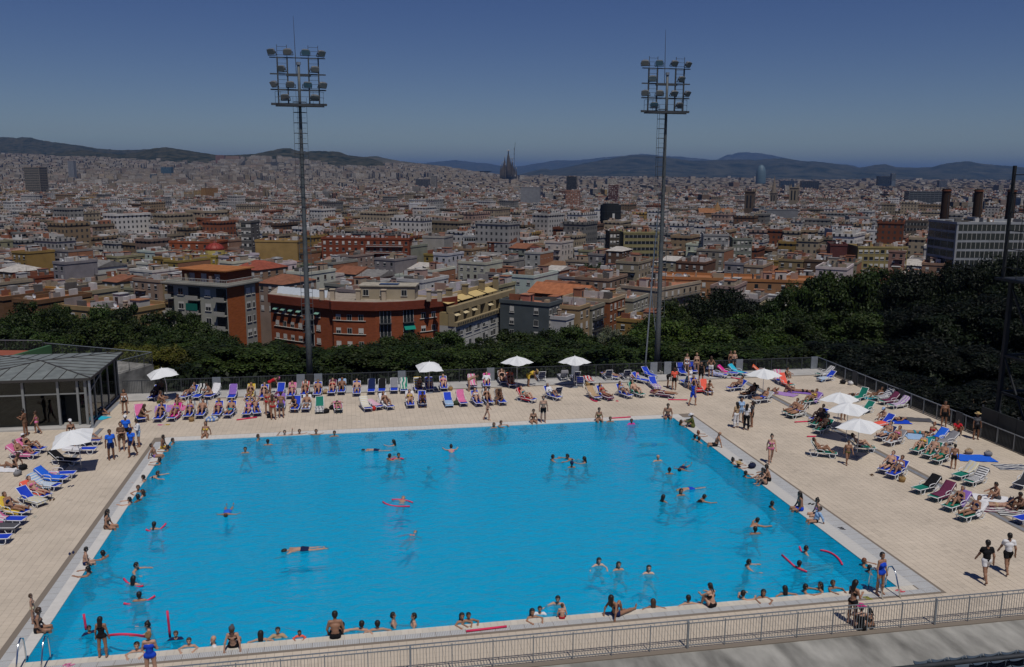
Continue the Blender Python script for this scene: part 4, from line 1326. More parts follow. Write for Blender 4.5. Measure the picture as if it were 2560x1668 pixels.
for i, (nm, lab, kw) in enumerate(NEAR):
    kw = dict(kw); kw['seed'] = i + 3
    root, h_ = house(nm, lab, **kw)
    if nm == 'apartment_block':
        w_, dp_ = kw['w'], kw['dep']
        MB().box(-w_ / 2 - .9, w_ / 2 + .9, -dp_ / 2 - 1.0, dp_ / 2 + .4, h_ - .62, h_ - .32).build('terrace_slab', M_plaster, root, color=(.26, .25, .22))
        g = MB()
        for x_ in np.arange(-w_ / 2 - .85, w_ / 2 + .86, .42): g.bar((x_, -dp_ / 2 - .95, h_ - .32), (x_, -dp_ / 2 - .95, h_ + .75), .05)
        for y_ in np.arange(-dp_ / 2 - .9, dp_ / 2, .42): g.bar((w_ / 2 + .85, y_, h_ - .32), (w_ / 2 + .85, y_, h_ + .75), .05)
        g.bar((-w_ / 2 - .9, -dp_ / 2 - .95, h_ + .78), (w_ / 2 + .9, -dp_ / 2 - .95, h_ + .78), .1); g.bar((w_ / 2 + .85, -dp_ / 2 - .95, h_ + .78), (w_ / 2 + .85, dp_ / 2, h_ + .78), .1)
        g.build('terrace_railing', M_concl, root)
        MB().box(-w_ / 2 + 2.6, w_ / 2 - 1.2, -dp_ / 2 + 1.8, dp_ / 2 - .8, h_ - .8, h_ + 2.3).build('penthouse', M_brickw, root, color=(.15, .042, .02))
        MB().box(-w_ / 2 + 1.8, w_ / 2 - .6, -dp_ / 2 + .6, dp_ / 2 - .4, h_ + 2.3, h_ + 2.55).build('penthouse_roof', M_roofing, root, color=(.32, .125, .045))
        for xc in (-2.6, .6, 4.2): MB().box(xc - .7, xc + .7, -dp_ / 2 + 1.74, -dp_ / 2 + 1.79, h_ - .7, h_ + 1.6).build('penthouse_door', M_paint, root, color=(.22, .22, .27))
        MB().box(w_ / 2 + .065, w_ / 2 + .12, .3, 3.9, 0, h_ - .95).build('grey_strip', M_plaster, root, color=(.25, .24, .21))
        for k in range(6):
            z_ = h_ - .9 - 3.05 * (k + 1)
            for (xc, ww_) in ((-w_ / 2 + .9, 1.5), (-.7, 3.1), (w_ / 2 - 1.5, 2.6)):
                MB().box(xc - ww_ / 2, xc + ww_ / 2, -dp_ / 2 - .05, -dp_ / 2 + .02, z_ + .35, z_ + 2.75).build('loggia_shade', M_glass, root)  # flat dark pane instead of a recess, the loggia's shade put into its colour
                MB().box(xc - ww_ / 2 - .1, xc + ww_ / 2 + .1, -dp_ / 2 - 1.0, -dp_ / 2 - .01, z_ + .0, z_ + .16).build('balcony_slab', M_plaster, root, color=(.26, .25, .22))
                MB().box(xc - ww_ / 2 - .1, xc + ww_ / 2 + .1, -dp_ / 2 - 1.0, -dp_ / 2 - .9, z_ + .16, z_ + 1.0).build('balcony_front', M_plaster, root, color=(.29, .28, .25))
                if k == 1 and ww_ > 3: MB().box(xc - ww_ / 2, xc + ww_ / 2, -dp_ / 2 - 1.06, -dp_ / 2 - 1.02, z_ + .9, z_ + 2.4).build('green_blind', M_cloth, root, color=(.01, .11, .085))
            for xc in (-w_ / 2 + 3.6, 2.9): put('window', WINS[(k * 3 + int(xc)) % 4], root, (xc, -dp_ / 2, z_ + .95)).scale = (1.3, 1, 1.4)
            for yc in (1.4, 3.1):
                o = put('window', WINS[(k + int(yc * 2)) % 4], root, (w_ / 2 + .125, yc, z_ + .9), rad(90)); o.scale = (1.2 if yc < 3 else .7, 1, 1.35)
    FOOT.append((kw['x'], kw['d'], .5 * math.hypot(kw['w'], kw['dep']) * .82))

# --- the red curved brick block: straight wing, bowed front, deep cornice
BRK = (.235, .068, .030)
def curved_block():
    base = -37.0; top = -13.98
    pts = [(-58.98,211),
(-51.42,206),
(-42.02,201),
(-41.45,200),
(-36.83,199),
(-31.42,198.5),
(-25.92,200),
(-20.67,203),
(-15.38,207.5),
(-13.78,209.5)]                      # front line in the city frame
    P0 = Vector((*cw(*pts[0]), 0))
    root = empty('brick_block', (P0.x, P0.y, base), label='red brick apartment block with a bowed front and flat roof', cat='building')
    W2 = [Vector((*cw(*p), 0)) - P0 for p in pts]
    back = [Vector((*cw(p[0] * 1.03, p[1] + 14), 0)) - P0 for p in pts]
    h = top - base
    FOOT.append((pts[len(pts) // 2][0], pts[len(pts) // 2][1] + 8, 21)); FOOT.append((pts[0][0] + 5, pts[0][1] + 7, 10)); FOOT.append((pts[-1][0] - 5, pts[-1][1] + 7, 10))
    MB().prism([(p.x, p.y) for p in W2] + [(p.x, p.y) for p in back[::-1]], 0, h - 1.0).build('wall', M_brickw, root, color=BRK)
    out = []
    for i, p in enumerate(W2):
        t = (W2[min(i + 1, len(W2) - 1)] - W2[max(i - 1, 0)]).normalized(); out.append(p + Vector((t.y, -t.x, 0)) * .75)
    MB().prism([(p.x, p.y) for p in out] + [(p.x, p.y) for p in back[::-1]], h - 1.0, h + .9).build('cornice', M_brickw, root, color=(.15, .038, .022))
    MB().prism([((p.x * 1), p.y) for p in [o.lerp(b_, .05) for o, b_ in zip(out, back)]] + [(p.x, p.y) for p in [o.lerp(b_, .97) for o, b_ in zip(out, back)][::-1]], h + .9, h + .96).build('roof', M_roofing, root, color=(.29, .25, .205))
    r = random.Random(4)
    cum = [0.0]
    for a, b in zip(W2[:-1], W2[1:]): cum.append(cum[-1] + (b - a).length)
    def at(s):
        for i in range(len(W2) - 1):
            if s <= cum[i + 1] or i == len(W2) - 2:
                a, b = W2[i], W2[i + 1]; t = (b - a).normalized(); n = Vector((t.y, -t.x, 0))
                return a + t * (s - cum[i]), t, n
    Ltot = cum[-1]
    cols = [1.9, 4.1, 6.3, 8.5, 13.2, 18.6, 20.9, 23.2, 35.8, 38.2]
    for k in range(4):
        z = h - 1.0 - 3.15 * (k + 1) + .75
        for s in cols:
            s_ = s / 44.0 * Ltot
            p, t, n = at(s_); o = put('window', WINS[r.randrange(4)], root, (p.x, p.y, z), math.atan2(n.y, n.x) + math.pi / 2); o.scale = (1.05, 1, 1.25)
        for (s0, s1) in ((1.0, 9.4), (17.5, 24.2), (35.0, 39.0)):
            b = MB(); n_ = 8
            for j in range(n_):
                a, t, n = at((s0 + (s1 - s0) * j / n_) / 44 * Ltot); c, t2, n2 = at((s0 + (s1 - s0) * (j + 1) / n_) / 44 * Ltot)
                b.bar(a + n * .1 + UP * (z - .12), c + n2 * .1 + UP * (z - .12), .2, .10)
            b.build('sill_band', M_plaster, root, color=(.5, .47, .42))
        if k == 0:
            for s in cols[:5]:
                p, t, n = at(s / 44 * Ltot); v0 = p + UP * (z + 1.3)
                MB().raw([v0 - t * .65 + n * .06, v0 + t * .65 + n * .06, v0 + t * .65 + n * .95 - UP * .45, v0 - t * .65 + n * .95 - UP * .45, v0 - t * .65 + n * .06 + UP * .04, v0 + t * .65 + n * .06 + UP * .04, v0 + t * .65 + n * .95 - UP * .41, v0 - t * .65 + n * .95 - UP * .41], BOXF).build('striped_awning', M_cloth, root, color=(.16, .30, .24))
        for bi, s in enumerate((11.0, 28.0, 32.6, 42.4)):
            p, t, n = at(s / 44 * Ltot); ang = math.atan2(n.y, n.x) + math.pi / 2
            g = MB(); g.box(-1.25, 1.25, -.05, .02, -.6, 2.2, 0)
            for xx in (-1.25, -.42, .42, 1.25): g.box(xx - .05, xx + .05, -.09, .02, -.6, 2.2, 1)
            g.build('balcony_window', [M_glass, WFR], root, loc=(p.x, p.y, z), rz=ang)
            g = MB(); g.box(-1.4, 1.4, -1.0, .02, -.75, -.62)
            g.bar((-1.4, -.97, .35), (1.4, -.97, .35), .06)
            for xx in np.arange(-1.4, 1.41, .28): g.bar((xx, -.97, -.62), (xx, -.97, .35), .03)
            g.build('balcony', M_dsteel, root, loc=(p.x, p.y, z), rz=ang)
            if (bi, k) in ((2, 1), (3, 1)):
                g = MB(); g.raw([(-1.35, -.1, 2.2), (1.35, -.1, 2.2), (1.35, -1.35, .9), (-1.35, -1.35, .9), (-1.35, -.1, 2.25), (1.35, -.1, 2.25), (1.35, -1.35, .95), (-1.35, -1.35, .95)], BOXF)
                g.build('green_awning', M_cloth, root, loc=(p.x, p.y, z), rz=ang, color=(.012, .20, .15))
    # roof clutter: penthouse, chimney stacks, tilted sheets
    mid = W2[len(W2) // 2]; bm = back[len(back) // 2]; t = (W2[-1] - W2[0]).normalized(); n = Vector((-t.y, t.x, 0))
    M = Matrix.Translation(mid + n * 6 + t * 2) @ Matrix.Rotation(math.atan2(t.y, t.x), 4, 'Z')
    MB().box(-6.5, 6.5, -1.6, 4, h + .96, h + 4.0, M=M).build('penthouse', M_plaster, root, color=(.33, .28, .20))
    MB().box(-6.8, 6.8, -1.9, 4.3, h + 4.0, h + 4.25, M=M).build('penthouse_roof', M_roofing, root, color=(.34, .31, .25))
    MB().box(-2, 2.5, -1, 1.5, h + 4.3, h + 4.45, M=M).build('solar_sheet', M_sol, root)
    for px_ in (-5, -1, 4): put('window', WINS[0], root, M @ Vector((px_, -1.63, h + 1.9)), math.atan2(t.y, t.x)).scale = (1.2, 1, 1.3)
    for q in (-13, -10.5, -4.5, 1.5, 12, 14.5):
        M2 = Matrix.Translation(mid + n * 3.0 + t * q) @ Matrix.Rotation(math.atan2(t.y, t.x), 4, 'Z')
        k = MB(); k.box(-.5, .5, -.5, .5, h + .9, h + 3.3, M=M2); k.box(-.65, .65, -.65, .65, h + 3.3, h + 3.5, M=M2); k.build('chimney_stack', M_plaster, root, color=(.42, .35, .26))
    for q in range(9):
        c0 = W2[0].lerp(W2[2], .12 + .09 * q) + n * 3.0
        M2 = Matrix.Translation(c0 + UP * (h + 1.6)) @ Matrix.Rotation(math.atan2(t.y, t.x), 4, 'Z') @ Matrix.Rotation(rad(50), 4, 'X')
        MB().box(-.75, .75, -1.2, 1.2, -.04, .04, M=M2).build('solar_collector', M_paint, root, color=(.36, .40, .45))
curved_block()

def cream_block():
    Lf, dp, yaw, zt = 37.0, 14.0, rad(66), -19.6
    nx_, nd_ = math.sin(yaw), -math.cos(yaw)
    cx_, cd_ = -5.9 - nx_ * dp / 2, 221 - nd_ * dp / 2
    wx, wy = cw(cx_, cd_); base = -38.0; h = zt - base
    root = empty('terraced_block', (wx, wy, base), city_rot(yaw), label='long terraced block, cream above and white below, with yellow awnings beside the curved brick block', cat='building')
    FOOT.append((cx_, cd_, 13)); FOOT.append((cx_ - 12 * math.cos(yaw), cd_ - 12 * math.sin(yaw), 9)); FOOT.append((cx_ + 12 * math.cos(yaw), cd_ + 12 * math.sin(yaw), 9))
    CRM, WH = (.27, .215, .125), (.37, .365, .35)
    y0 = -dp / 2
    MB().box(-Lf / 2, Lf / 2, y0, dp / 2, 0, h).build('wall', M_plaster, root, color=WH)
    MB().box(-Lf / 2 - .1, Lf / 2 + .1, y0 - .5, y0 + .3, h, h + 1.0).build('terrace_parapet', M_plaster, root, color=CRM)
    MB().box(-Lf / 2, Lf / 2, y0 + 1.8, dp / 2, h + .001, h + 3.2).build('upper_storey', M_plaster, root, color=(.30, .235, .12))
    MB().box(-Lf / 2 - .1, Lf / 2 + .1, y0 + .9, y0 + 2.3, h + 3.2, h + 4.6).build('upper_parapet', M_plaster, root, color=CRM)
    MB().box(-Lf / 2, Lf / 2 - 3, y0 + 5.0, dp / 2, h + 3.21, h + 6.2).build('penthouse', M_plaster, root, color=CRM)
    MB().box(-Lf / 2 - .2, Lf / 2 - 2.8, y0 + 4.7, dp / 2 + .2, h + 6.2, h + 6.9).build('penthouse_cornice', M_plaster, root, color=(.40, .31, .17))
    MB().box(-Lf / 2 + .3, Lf / 2 - 3.2, y0 + 5.2, dp / 2 - .3, h + 6.9, h + 6.96).build('roof', M_roofing, root, color=(.22, .20, .22))
    nb = 8; bw = Lf / nb
    for k in range(5):
        z = h - 3.1 * (k + 1) + .75
        for j in range(nb):
            for q in range(2):
                o = put('window', WINS[(k * 7 + j * 3 + q) % 4], root, (-Lf / 2 + bw * (j + .5) + (q - .5) * 1.5, y0, z)); o.scale = (1.3, 1, 1.5)
        MB().box(-Lf / 2, Lf / 2, y0 - .07, y0 - .001, z + 1.95, z + 2.1).build('floor_line', M_plaster, root, color=(.36, .36, .35))
    for j in range(nb + 1):
        x = -Lf / 2 + bw * j
        MB().box(x - .12, x + .12, y0 - .10, y0 - .002, 0, h).build('pilaster', M_plaster, root, color=(.40, .40, .38))
        MB().box(x - .2, x + .2, y0 + .3, y0 + 1.79, h, h + 3.2).build('terrace_fin', M_plaster, root, color=CRM)
    for j in range(nb * 5):
        x = -Lf / 2 + Lf * (j + .5) / (nb * 5); MB().box(x - .22, x + .22, y0 - .56, y0 - .5, h + .25, h + .75).build('parapet_slot', M_glass, root)
    for j in range(nb):
        x = -Lf / 2 + bw * (j + .5)
        g = MB(); g.box(-1.7, 1.7, -.05, .02, .3, 2.5, 0); g.box(-.05, .05, -.08, .02, .3, 2.5, 1); g.build('terrace_door', [M_glass, WFR], root, loc=(x, y0 + 1.78, h))
        if j in (0, 1, 2, 4): MB().raw([(-1.2, 0, 2.9), (1.2, 0, 2.9), (1.2, -1.5, 2.3), (-1.2, -1.5, 2.3), (-1.2, 0, 2.95), (1.2, 0, 2.95), (1.2, -1.5, 2.35), (-1.2, -1.5, 2.35)], BOXF).build('small_awning', M_cloth, root, loc=(x, y0 + 1.75, h), color=(.50, .42, .26))
    for j in range(4):
        x = -Lf / 2 + 3.2 + 7.2 * j
        MB().raw([(-3.2, 0, 2.8), (3.2, 0, 2.8), (3.2, -3.0, 1.9), (-3.2, -3.0, 1.9), (-3.2, 0, 2.86), (3.2, 0, 2.86), (3.2, -3.0, 1.96), (-3.2, -3.0, 1.96)], BOXF).build('yellow_awning', M_cloth, root, loc=(x, y0 + 4.98, h + 3.3), color=(.50, .38, .17))
        g = MB(); g.box(-2.6, 2.6, -.05, .02, .2, 2.4, 0); g.build('penthouse_window', M_glass, root, loc=(x, y0 + 5.0, h + 3.3))
    for x in (-14, -5.5, 4, 12.5):
        g = MB(); g.box(x - .6, x + .6, y0 + 3.4, y0 + 4.6, h + 3.2, h + 8.2); g.box(x - .75, x + .75, y0 + 3.25, y0 + 4.75, h + 8.2, h + 8.45); g.build('chimney_stack', M_plaster, root, color=CRM)
    clutter(root, Lf - 4, dp * .5, h + 7.7, random.Random(3), 12)
cream_block()

# --- generic houses: the 300 that show largest are things of their own
def blocks(dmin, dmax, tmax, bw, bd, street, yaw):
    """centres of house plots in a rotated street grid"""
    out = []
    R = dmax * 1.35
    ca, sa = math.cos(yaw), math.sin(yaw)
    return ca, sa, R
rc = random.Random(21)
plots = []
ca, sa = math.cos(GY), math.sin(GY)
BWD, BDP, STR = 84.0, 46.0, 9.0
for bi in range(-16, 17):
    for bj in range(-3, 22):
        u0 = bi * (BWD + STR) + (bj % 2) * 17; v0 = bj * (BDP + STR)
        u_ = u0
        for side_ in (0, 1):
            u_ = u0
            while u_ < u0 + BWD - 6:
                w_ = rc.uniform(6.5, 13); dp = rc.uniform(12, 18)
                uc = u_ + w_ / 2; vc = v0 + (dp / 2 if side_ == 0 else BDP - dp / 2)
                X_ = uc * ca - vc * sa; D_ = uc * sa + vc * ca
                plots.append((X_, D_, w_ - .25, dp, side_)); u_ += w_
def inview(x, d, m=0.05): return d > 150 and abs(x / d) < .60 + m
plots = [p for p in plots if inview(p[0], p[1]) and 232 < p[1] < 900]
def free(x, d, rr=6):
    return all((x - a) ** 2 + (d - b) ** 2 > (c + rr) ** 2 for a, b, c in FOOT)
plots = [p for p in plots if free(p[0], p[1])]
plots.sort(key=lambda p: p[1])
rowed = plots[:300]
bands = {}
for p in rowed: bands.setdefault(int((p[1] - 225) // 32), []).append(p)
for bnd, lst in bands.items():
    lst.sort(key=lambda p: p[0] / p[1])
    for n_, p in enumerate(lst):
        sd = rc.randrange(10 ** 6); q = random.Random(sd)
        wk = q.choices(WK, WP)[0]; rk = q.choices(RK, RP)[0]
        gz = float(ground_z(np.array([p[0]]), np.array([p[1]]))[0])
        fl = q.choices((3, 4, 5, 6), (.18, .38, .32, .12))[0]
        yaw = GY + (0 if p[4] == 0 else 0)
        rkind = q.choices(('flat', 'gable', 'hip'), (.78, .14, .08))[0]
        wall = tuple(c * q.uniform(.9, 1.1) for c in WALLS[wk])
        lab = '%s house with %s %s roof, %s from left, city row %s above trees' % (wk, rk, {'flat': 'terrace', 'gable': 'pitched', 'hip': 'hipped'}[rkind], ordinal(n_ + 1), ordinal(bnd + 1))
        house('town_house', lab, p[0], p[1], gz + 3.1 * fl + q.uniform(.5, 2), p[2], p[3], yaw, wall, ROOFS[rk], cols=(max(2, int(p[2] / 2.9)), 4 if q.random() < .7 else 0), floors=3, roofk=rkind,
              hut=q.choice((1, 1, 2, 2)), brick=wk == 'brick red', style=q.choice(('plain', 'plain', 'balcony', 'balcony2')), group='town houses below the pool', seed=sd, side=(.27, .13, .075) if q.random() < .25 else None)

# --- landmarks further off
LAND = [('brick_panel_block','brick block with white vertical strips left of the red dome',{'x':-148.7,'d':415,'ztop':-15.9,'w':23.3,'dep':12,'yaw':-.105,'wall':(.224,.066,.03),'cols':(6,0),'floors':3,'brick':True,'hut':1,'roof':(.198,.198,.198)}),
('yellow_hall','long low yellow building below the red dome',{'x':-136.4,'d':385,'ztop':-19.4,'w':18.2,'dep':14,'yaw':-.105,'wall':(.317,.238,.053),'cols':(9,0),'floors':2,'hut':1,'roof':(.297,.264,.145),'win':(.9,1.2)}),
('tan_slab','windowless tan slab block left of the left mast',{'x':-105.9,'d':400,'ztop':-14,'w':19.4,'dep':12,'yaw':-.07,'wall':(.29,.191,.073),'cols':(0,0),'hut':2,'roof':(.264,.198,.132)}),
('scaffold_tower','dark grey scaffolded tower block left of the tan slab',{'x':-125.4,'d':420,'ztop':-6.7,'w':5,'dep':9,'yaw':-.175,'wall':(.112,.106,.099),'cols':(4,2),'floors':9,'hut':0,'roof':(.132,.132,.132)}),
('long_brick_block','long red brick block with white window bays right of the left mast',{'x':-66.8,'d':405,'ztop':-13,'w':40.4,'dep':12,'yaw':-.052,'wall':(.172,.05,.026),'cols':(14,0),'floors':4,'brick':True,'hut':4,'roof':(.29,.198,.172),'hutcol':(.383,.33,.33),'style':'balcony2','rail':(.33,.33,.33)}),
('grey_gable_block','pair of blank grey gable walls right of the long brick block',{'x':-35.7,'d':420,'ztop':-13.1,'w':10.7,'dep':14,'yaw':-.244,'wall':(.29,.277,.251),'cols':(0,0),'hut':1}),
('white_black_block','white block with black glazed front behind the brick houses',{'x':-20.9,'d':465,'ztop':-15.7,'w':8.5,'dep':14,'yaw':-.105,'wall':(.343,.35,.363),'cols':(6,0),'floors':4,'style':'strip','hut':1,'roof':(.33,.33,.33)}),
('white_office','white office block with a grid of dark square windows',{'x':-10.4,'d':560,'ztop':-13.1,'w':16.1,'dep':16,'yaw':-.14,'wall':(.37,.363,.35),'cols':(9,3),'floors':3,'hut':1,'win':(1.3,1.6),'roof':(.33,.33,.33)}),
('olive_office','olive brick office with horizontal window bands left of the right mast',{'x':62.6,'d':440,'ztop':-11.7,'w':17.9,'dep':16,'yaw':.105,'wall':(.224,.198,.099),'cols':(8,0),'floors':4,'style':'strip','hut':2,'roof':(.264,.238,.145)}),
('dark_side_tower','dark brown tower wall beside the olive office',{'x':48.9,'d':430,'ztop':-11,'w':4.8,'dep':10,'yaw':.105,'wall':(.059,.05,.036),'cols':(3,0),'floors':8,'hut':0,'roof':(.132,.132,.132)}),
('grey_flats','grey flats with columns of small windows right of the right mast',{'x':96.7,'d':420,'ztop':-11.2,'w':11.6,'dep':16,'yaw':-.14,'wall':(.238,.238,.238),'cols':(7,0),'floors':6,'hut':2,'win':(.9,1.2)}),
('grey_flats','lower grey-green flats with terrace beside the grey flats',{'x':110.5,'d':425,'ztop':-13.4,'w':9,'dep':16,'yaw':-.14,'wall':(.165,.178,.152),'cols':(5,0),'floors':5,'hut':1}),
('white_terrace_row','long white row with stepped terraces on the right',{'x':204.4,'d':515,'ztop':-14.5,'w':38.2,'dep':14,'yaw':-.035,'wall':(.396,.396,.409),'cols':(16,0),'floors':3,'hut':5,'hutcol':(.409,.409,.422),'roof':(.363,.363,.37)}),
('maroon_block','blank maroon wall block on the right above the trees',{'x':146.3,'d':395,'ztop':-13.7,'w':7.1,'dep':14,'yaw':-.244,'wall':(.099,.036,.033),'cols':(0,0),'hut':1}),
('tan_flats','tan flats with two rows of windows on the right above the trees',{'x':163.1,'d':392,'ztop':-14.4,'w':21.5,'dep':14,'yaw':-.035,'wall':(.251,.205,.092),'cols':(9,0),'floors':3,'hut':2,'win':(1.6,1.5),'hutcol':(.264,.211,.092)}),
('grey_tower','pale grey office tower with dark red roof boxes on the right',{'x':250.3,'d':640,'ztop':-12.8,'w':14.1,'dep':16,'yaw':-.175,'wall':(.224,.224,.224),'cols':(6,2),'floors':6,'hut':2,'hutcol':(.198,.04,.033)}),
('dark_block','dark brown block left of the glass office',{'x':236.6,'d':520,'ztop':-9.2,'w':12.1,'dep':18,'yaw':-.209,'wall':(.079,.066,.056),'cols':(6,2),'floors':6,'hut':1,'style':'strip'}),
('glass_office','large glazed office with white grid right of the chimneys',{'x':179.8,'d':335,'ztop':-.4,'w':33.3,'dep':20,'yaw':.052,'wall':(.238,.251,.271),'cols':(18,4),'floors':8,'style':'strip','hut':0,'fh':3.3,'win':(1,2.4),'roof':(.297,.304,.31)}),
('slab_tower','tan concrete tower with stacked balconies at the far left',{'x':-913.1,'d':1700,'ztop':22,'w':31.5,'dep':24,'yaw':-.14,'wall':(.178,.158,.132),'cols':(8,3),'floors':18,'style':'strip','hut':1,'fh':3.2}),
('slab_tower','slim white and dark slab tower on the left skyline',{'x':-1685.1,'d':3400,'ztop':52.6,'w':22.4,'dep':18,'yaw':-.175,'wall':(.277,.284,.297),'cols':(3,2),'floors':24,'style':'strip','hut':0,'fh':3.4}),
('blue_glass_tower','blue glass tower on the left with smaller twin beside it',{'x':-1477.9,'d':3800,'ztop':32.5,'w':44.4,'dep':24,'yaw':-.14,'wall':(.066,.132,.185),'cols':(8,3),'floors':18,'style':'strip','hut':0,'fh':3.6}),
('blue_glass_block','small blue glass block beside the blue glass tower',{'x':-1493.4,'d':3700,'ztop':2.3,'w':31.1,'dep':24,'yaw':-.14,'wall':(.092,.145,.198),'cols':(6,3),'floors':12,'style':'strip','hut':0}),
('white_hospital','pale boxy building on the hillside left of the left mast',{'x':-1353.8,'d':5200,'ztop':65.5,'w':74.4,'dep':30,'yaw':-.07,'wall':(.33,.356,.37),'cols':(10,0),'floors':10,'style':'strip','hut':0}),
('black_tower','black office tower right of the basilica',{'x':132.9,'d':2000,'ztop':10,'w':22.5,'dep':22,'yaw':-.175,'wall':(.017,.018,.023),'cols':(9,3),'floors':14,'style':'strip','hut':1,'hutcol':(.02,.02,.023)}),
('grey_museum','grey blank block with pale roof right of the basilica',{'x':25.2,'d':1250,'ztop':-2.4,'w':27,'dep':26,'yaw':-.07,'wall':(.185,.191,.205),'cols':(0,0),'hut':2}),
('white_tower','white and dark stepped tower left of the right mast',{'x':190.7,'d':1700,'ztop':6.9,'w':18.7,'dep':20,'yaw':-.14,'wall':(.304,.284,.251),'cols':(7,3),'floors':12,'hut':1}),
('maroon_tower','maroon tower in front of the white stepped tower',{'x':170.3,'d':1500,'ztop':-2.6,'w':17.1,'dep':18,'yaw':-.14,'wall':(.079,.033,.03),'cols':(6,3),'floors':8,'hut':0}),
('pink_block','pink brick block between basilica and black tower',{'x':78.3,'d':1150,'ztop':-5.2,'w':17.7,'dep':20,'yaw':-.14,'wall':(.251,.132,.092),'cols':(6,3),'floors':6,'hut':1}),
('theatre_block','grey theatre block with metal roof box right of the church',{'x':237.6,'d':800,'ztop':-14,'w':34,'dep':26,'yaw':-.035,'wall':(.145,.152,.165),'cols':(0,0),'hut':2,'hutcol':(.132,.145,.172),'roof':(.238,.244,.264)}),
('office_tower','low blue office box right of the bullet tower',{'x':925.9,'d':3000,'ztop':-3.3,'w':46,'dep':24,'yaw':-.105,'wall':(.04,.066,.119),'cols':(8,3),'floors':9,'style':'strip','hut':0}),
('office_tower','wide dark office box on the right skyline',{'x':902.7,'d':2700,'ztop':-2.1,'w':51.1,'dep':24,'yaw':-.105,'wall':(.033,.04,.059),'cols':(8,3),'floors':9,'style':'strip','hut':0}),
('office_tower','tall dark blue tower block on the right skyline',{'x':1375.2,'d':3300,'ztop':13,'w':41.7,'dep':24,'yaw':-.105,'wall':(.02,.033,.059),'cols':(8,3),'floors':9,'style':'strip','hut':0}),
('office_tower','slim pale tower beside the tall dark blue block',{'x':1497,'d':3500,'ztop':23.9,'w':15.4,'dep':24,'yaw':-.105,'wall':(.106,.132,.165),'cols':(8,3),'floors':9,'style':'strip','hut':0}),
('office_tower','grey tower behind the left chimney',{'x':1547.2,'d':3200,'ztop':.2,'w':27.2,'dep':24,'yaw':-.105,'wall':(.106,.119,.158),'cols':(8,3),'floors':9,'style':'strip','hut':0}),
('office_tower','long grey slab with window grid left of the chimneys',{'x':695.8,'d':1500,'ztop':-9.4,'w':55.7,'dep':24,'yaw':-.105,'wall':(.092,.099,.112),'cols':(8,3),'floors':9,'style':'strip','hut':0}),
('office_tower','dark low slab left of the basilica',{'x':-263.4,'d':2600,'ztop':-2.6,'w':39.6,'dep':24,'yaw':-.105,'wall':(.079,.086,.099),'cols':(8,3),'floors':9,'style':'strip','hut':0}),
('office_tower','pale slim tower left of the basilica',{'x':-213.3,'d':2400,'ztop':7.6,'w':13.2,'dep':24,'yaw':-.105,'wall':(.238,.224,.205),'cols':(8,3),'floors':9,'style':'strip','hut':0}),
('brick_towers','cluster of brown brick towers on the hill left of the mast',{'x':-1837.7,'d':5600,'ztop':116.3,'w':54.2,'dep':26,'yaw':-.105,'wall':(.172,.092,.073),'cols':(6,2),'floors':10,'hut':0}),
('brick_towers','pale brown flats on the hill beside the brick towers',{'x':-1726.2,'d':5500,'ztop':110.2,'w':83.6,'dep':26,'yaw':-.105,'wall':(.218,.145,.112),'cols':(6,2),'floors':8,'hut':0}),
('old_church','brown church nave with tiled roof below the square belfries',{'x':183.4,'d':800,'ztop':-16.9,'w':29.6,'dep':18,'yaw':-.105,'wall':(.172,.112,.066),'cols':(0,0),'hut':0,'roofk':'gable','roof':(.224,.106,.053)}),
('orange_market','flat orange roof among pale blocks on the left',{'x':-633.7,'d':1850,'ztop':-18,'w':11.2,'dep':40,'yaw':-.349,'wall':(.264,.145,.053),'cols':(0,0),'hut':0,'roof':(.343,.158,.02)}),
('dark_market','large dark roof left of the left mast',{'x':-364.8,'d':1150,'ztop':-18.7,'w':20.4,'dep':40,'yaw':-.175,'wall':(.04,.043,.046),'cols':(0,0),'hut':1,'roof':(.04,.043,.046)}),
('white_hall','long white hall in the middle distance left of the right mast',{'x':-112.7,'d':1050,'ztop':-19.5,'w':28.1,'dep':24,'yaw':-.035,'wall':(.396,.396,.409),'cols':(0,0),'hut':0,'roof':(.396,.396,.409)})]
for i, (nm, lab, kw) in enumerate(LAND):
    kw = dict(kw); kw['seed'] = i + 51
    house(nm, lab, **kw)
    FOOT.append((kw['x'], kw['d'], .5 * math.hypot(kw['w'], kw['dep']) * .8))
def drum(name, label, x, d, ztop, rad_, col, base=None, cat='tower', prof=None, rings=0, mat=None):
    wx, wy = cw(x, d); gz = float(ground_z(np.array([x]), np.array([d]))[0]) - 1
    root = empty(name, (wx, wy, gz), 0, label=label, cat=cat); h = ztop - gz
    pr_ = prof or [(1, 0), (1, 1)]
    MB().tube([(0, 0, h * z) for _, z in pr_], [rad_ * a for a, _ in pr_], 20).build('shaft', mat or M_plaster, root, smooth=len(pr_) > 3, color=col)
    for k in range(rings):
        z = h * (k + 1) / (rings + 1)
        aa = np.interp((k + 1) / (rings + 1), [b for _, b in pr_], [a for a, _ in pr_])
        MB().tube([(0, 0, z - .25), (0, 0, z + .25)], rad_ * aa + .12, 20).build('floor_band', M_plaster, root, color=tuple(c * 1.6 for c in col))
    FOOT.append((x, d, rad_)); return root, h
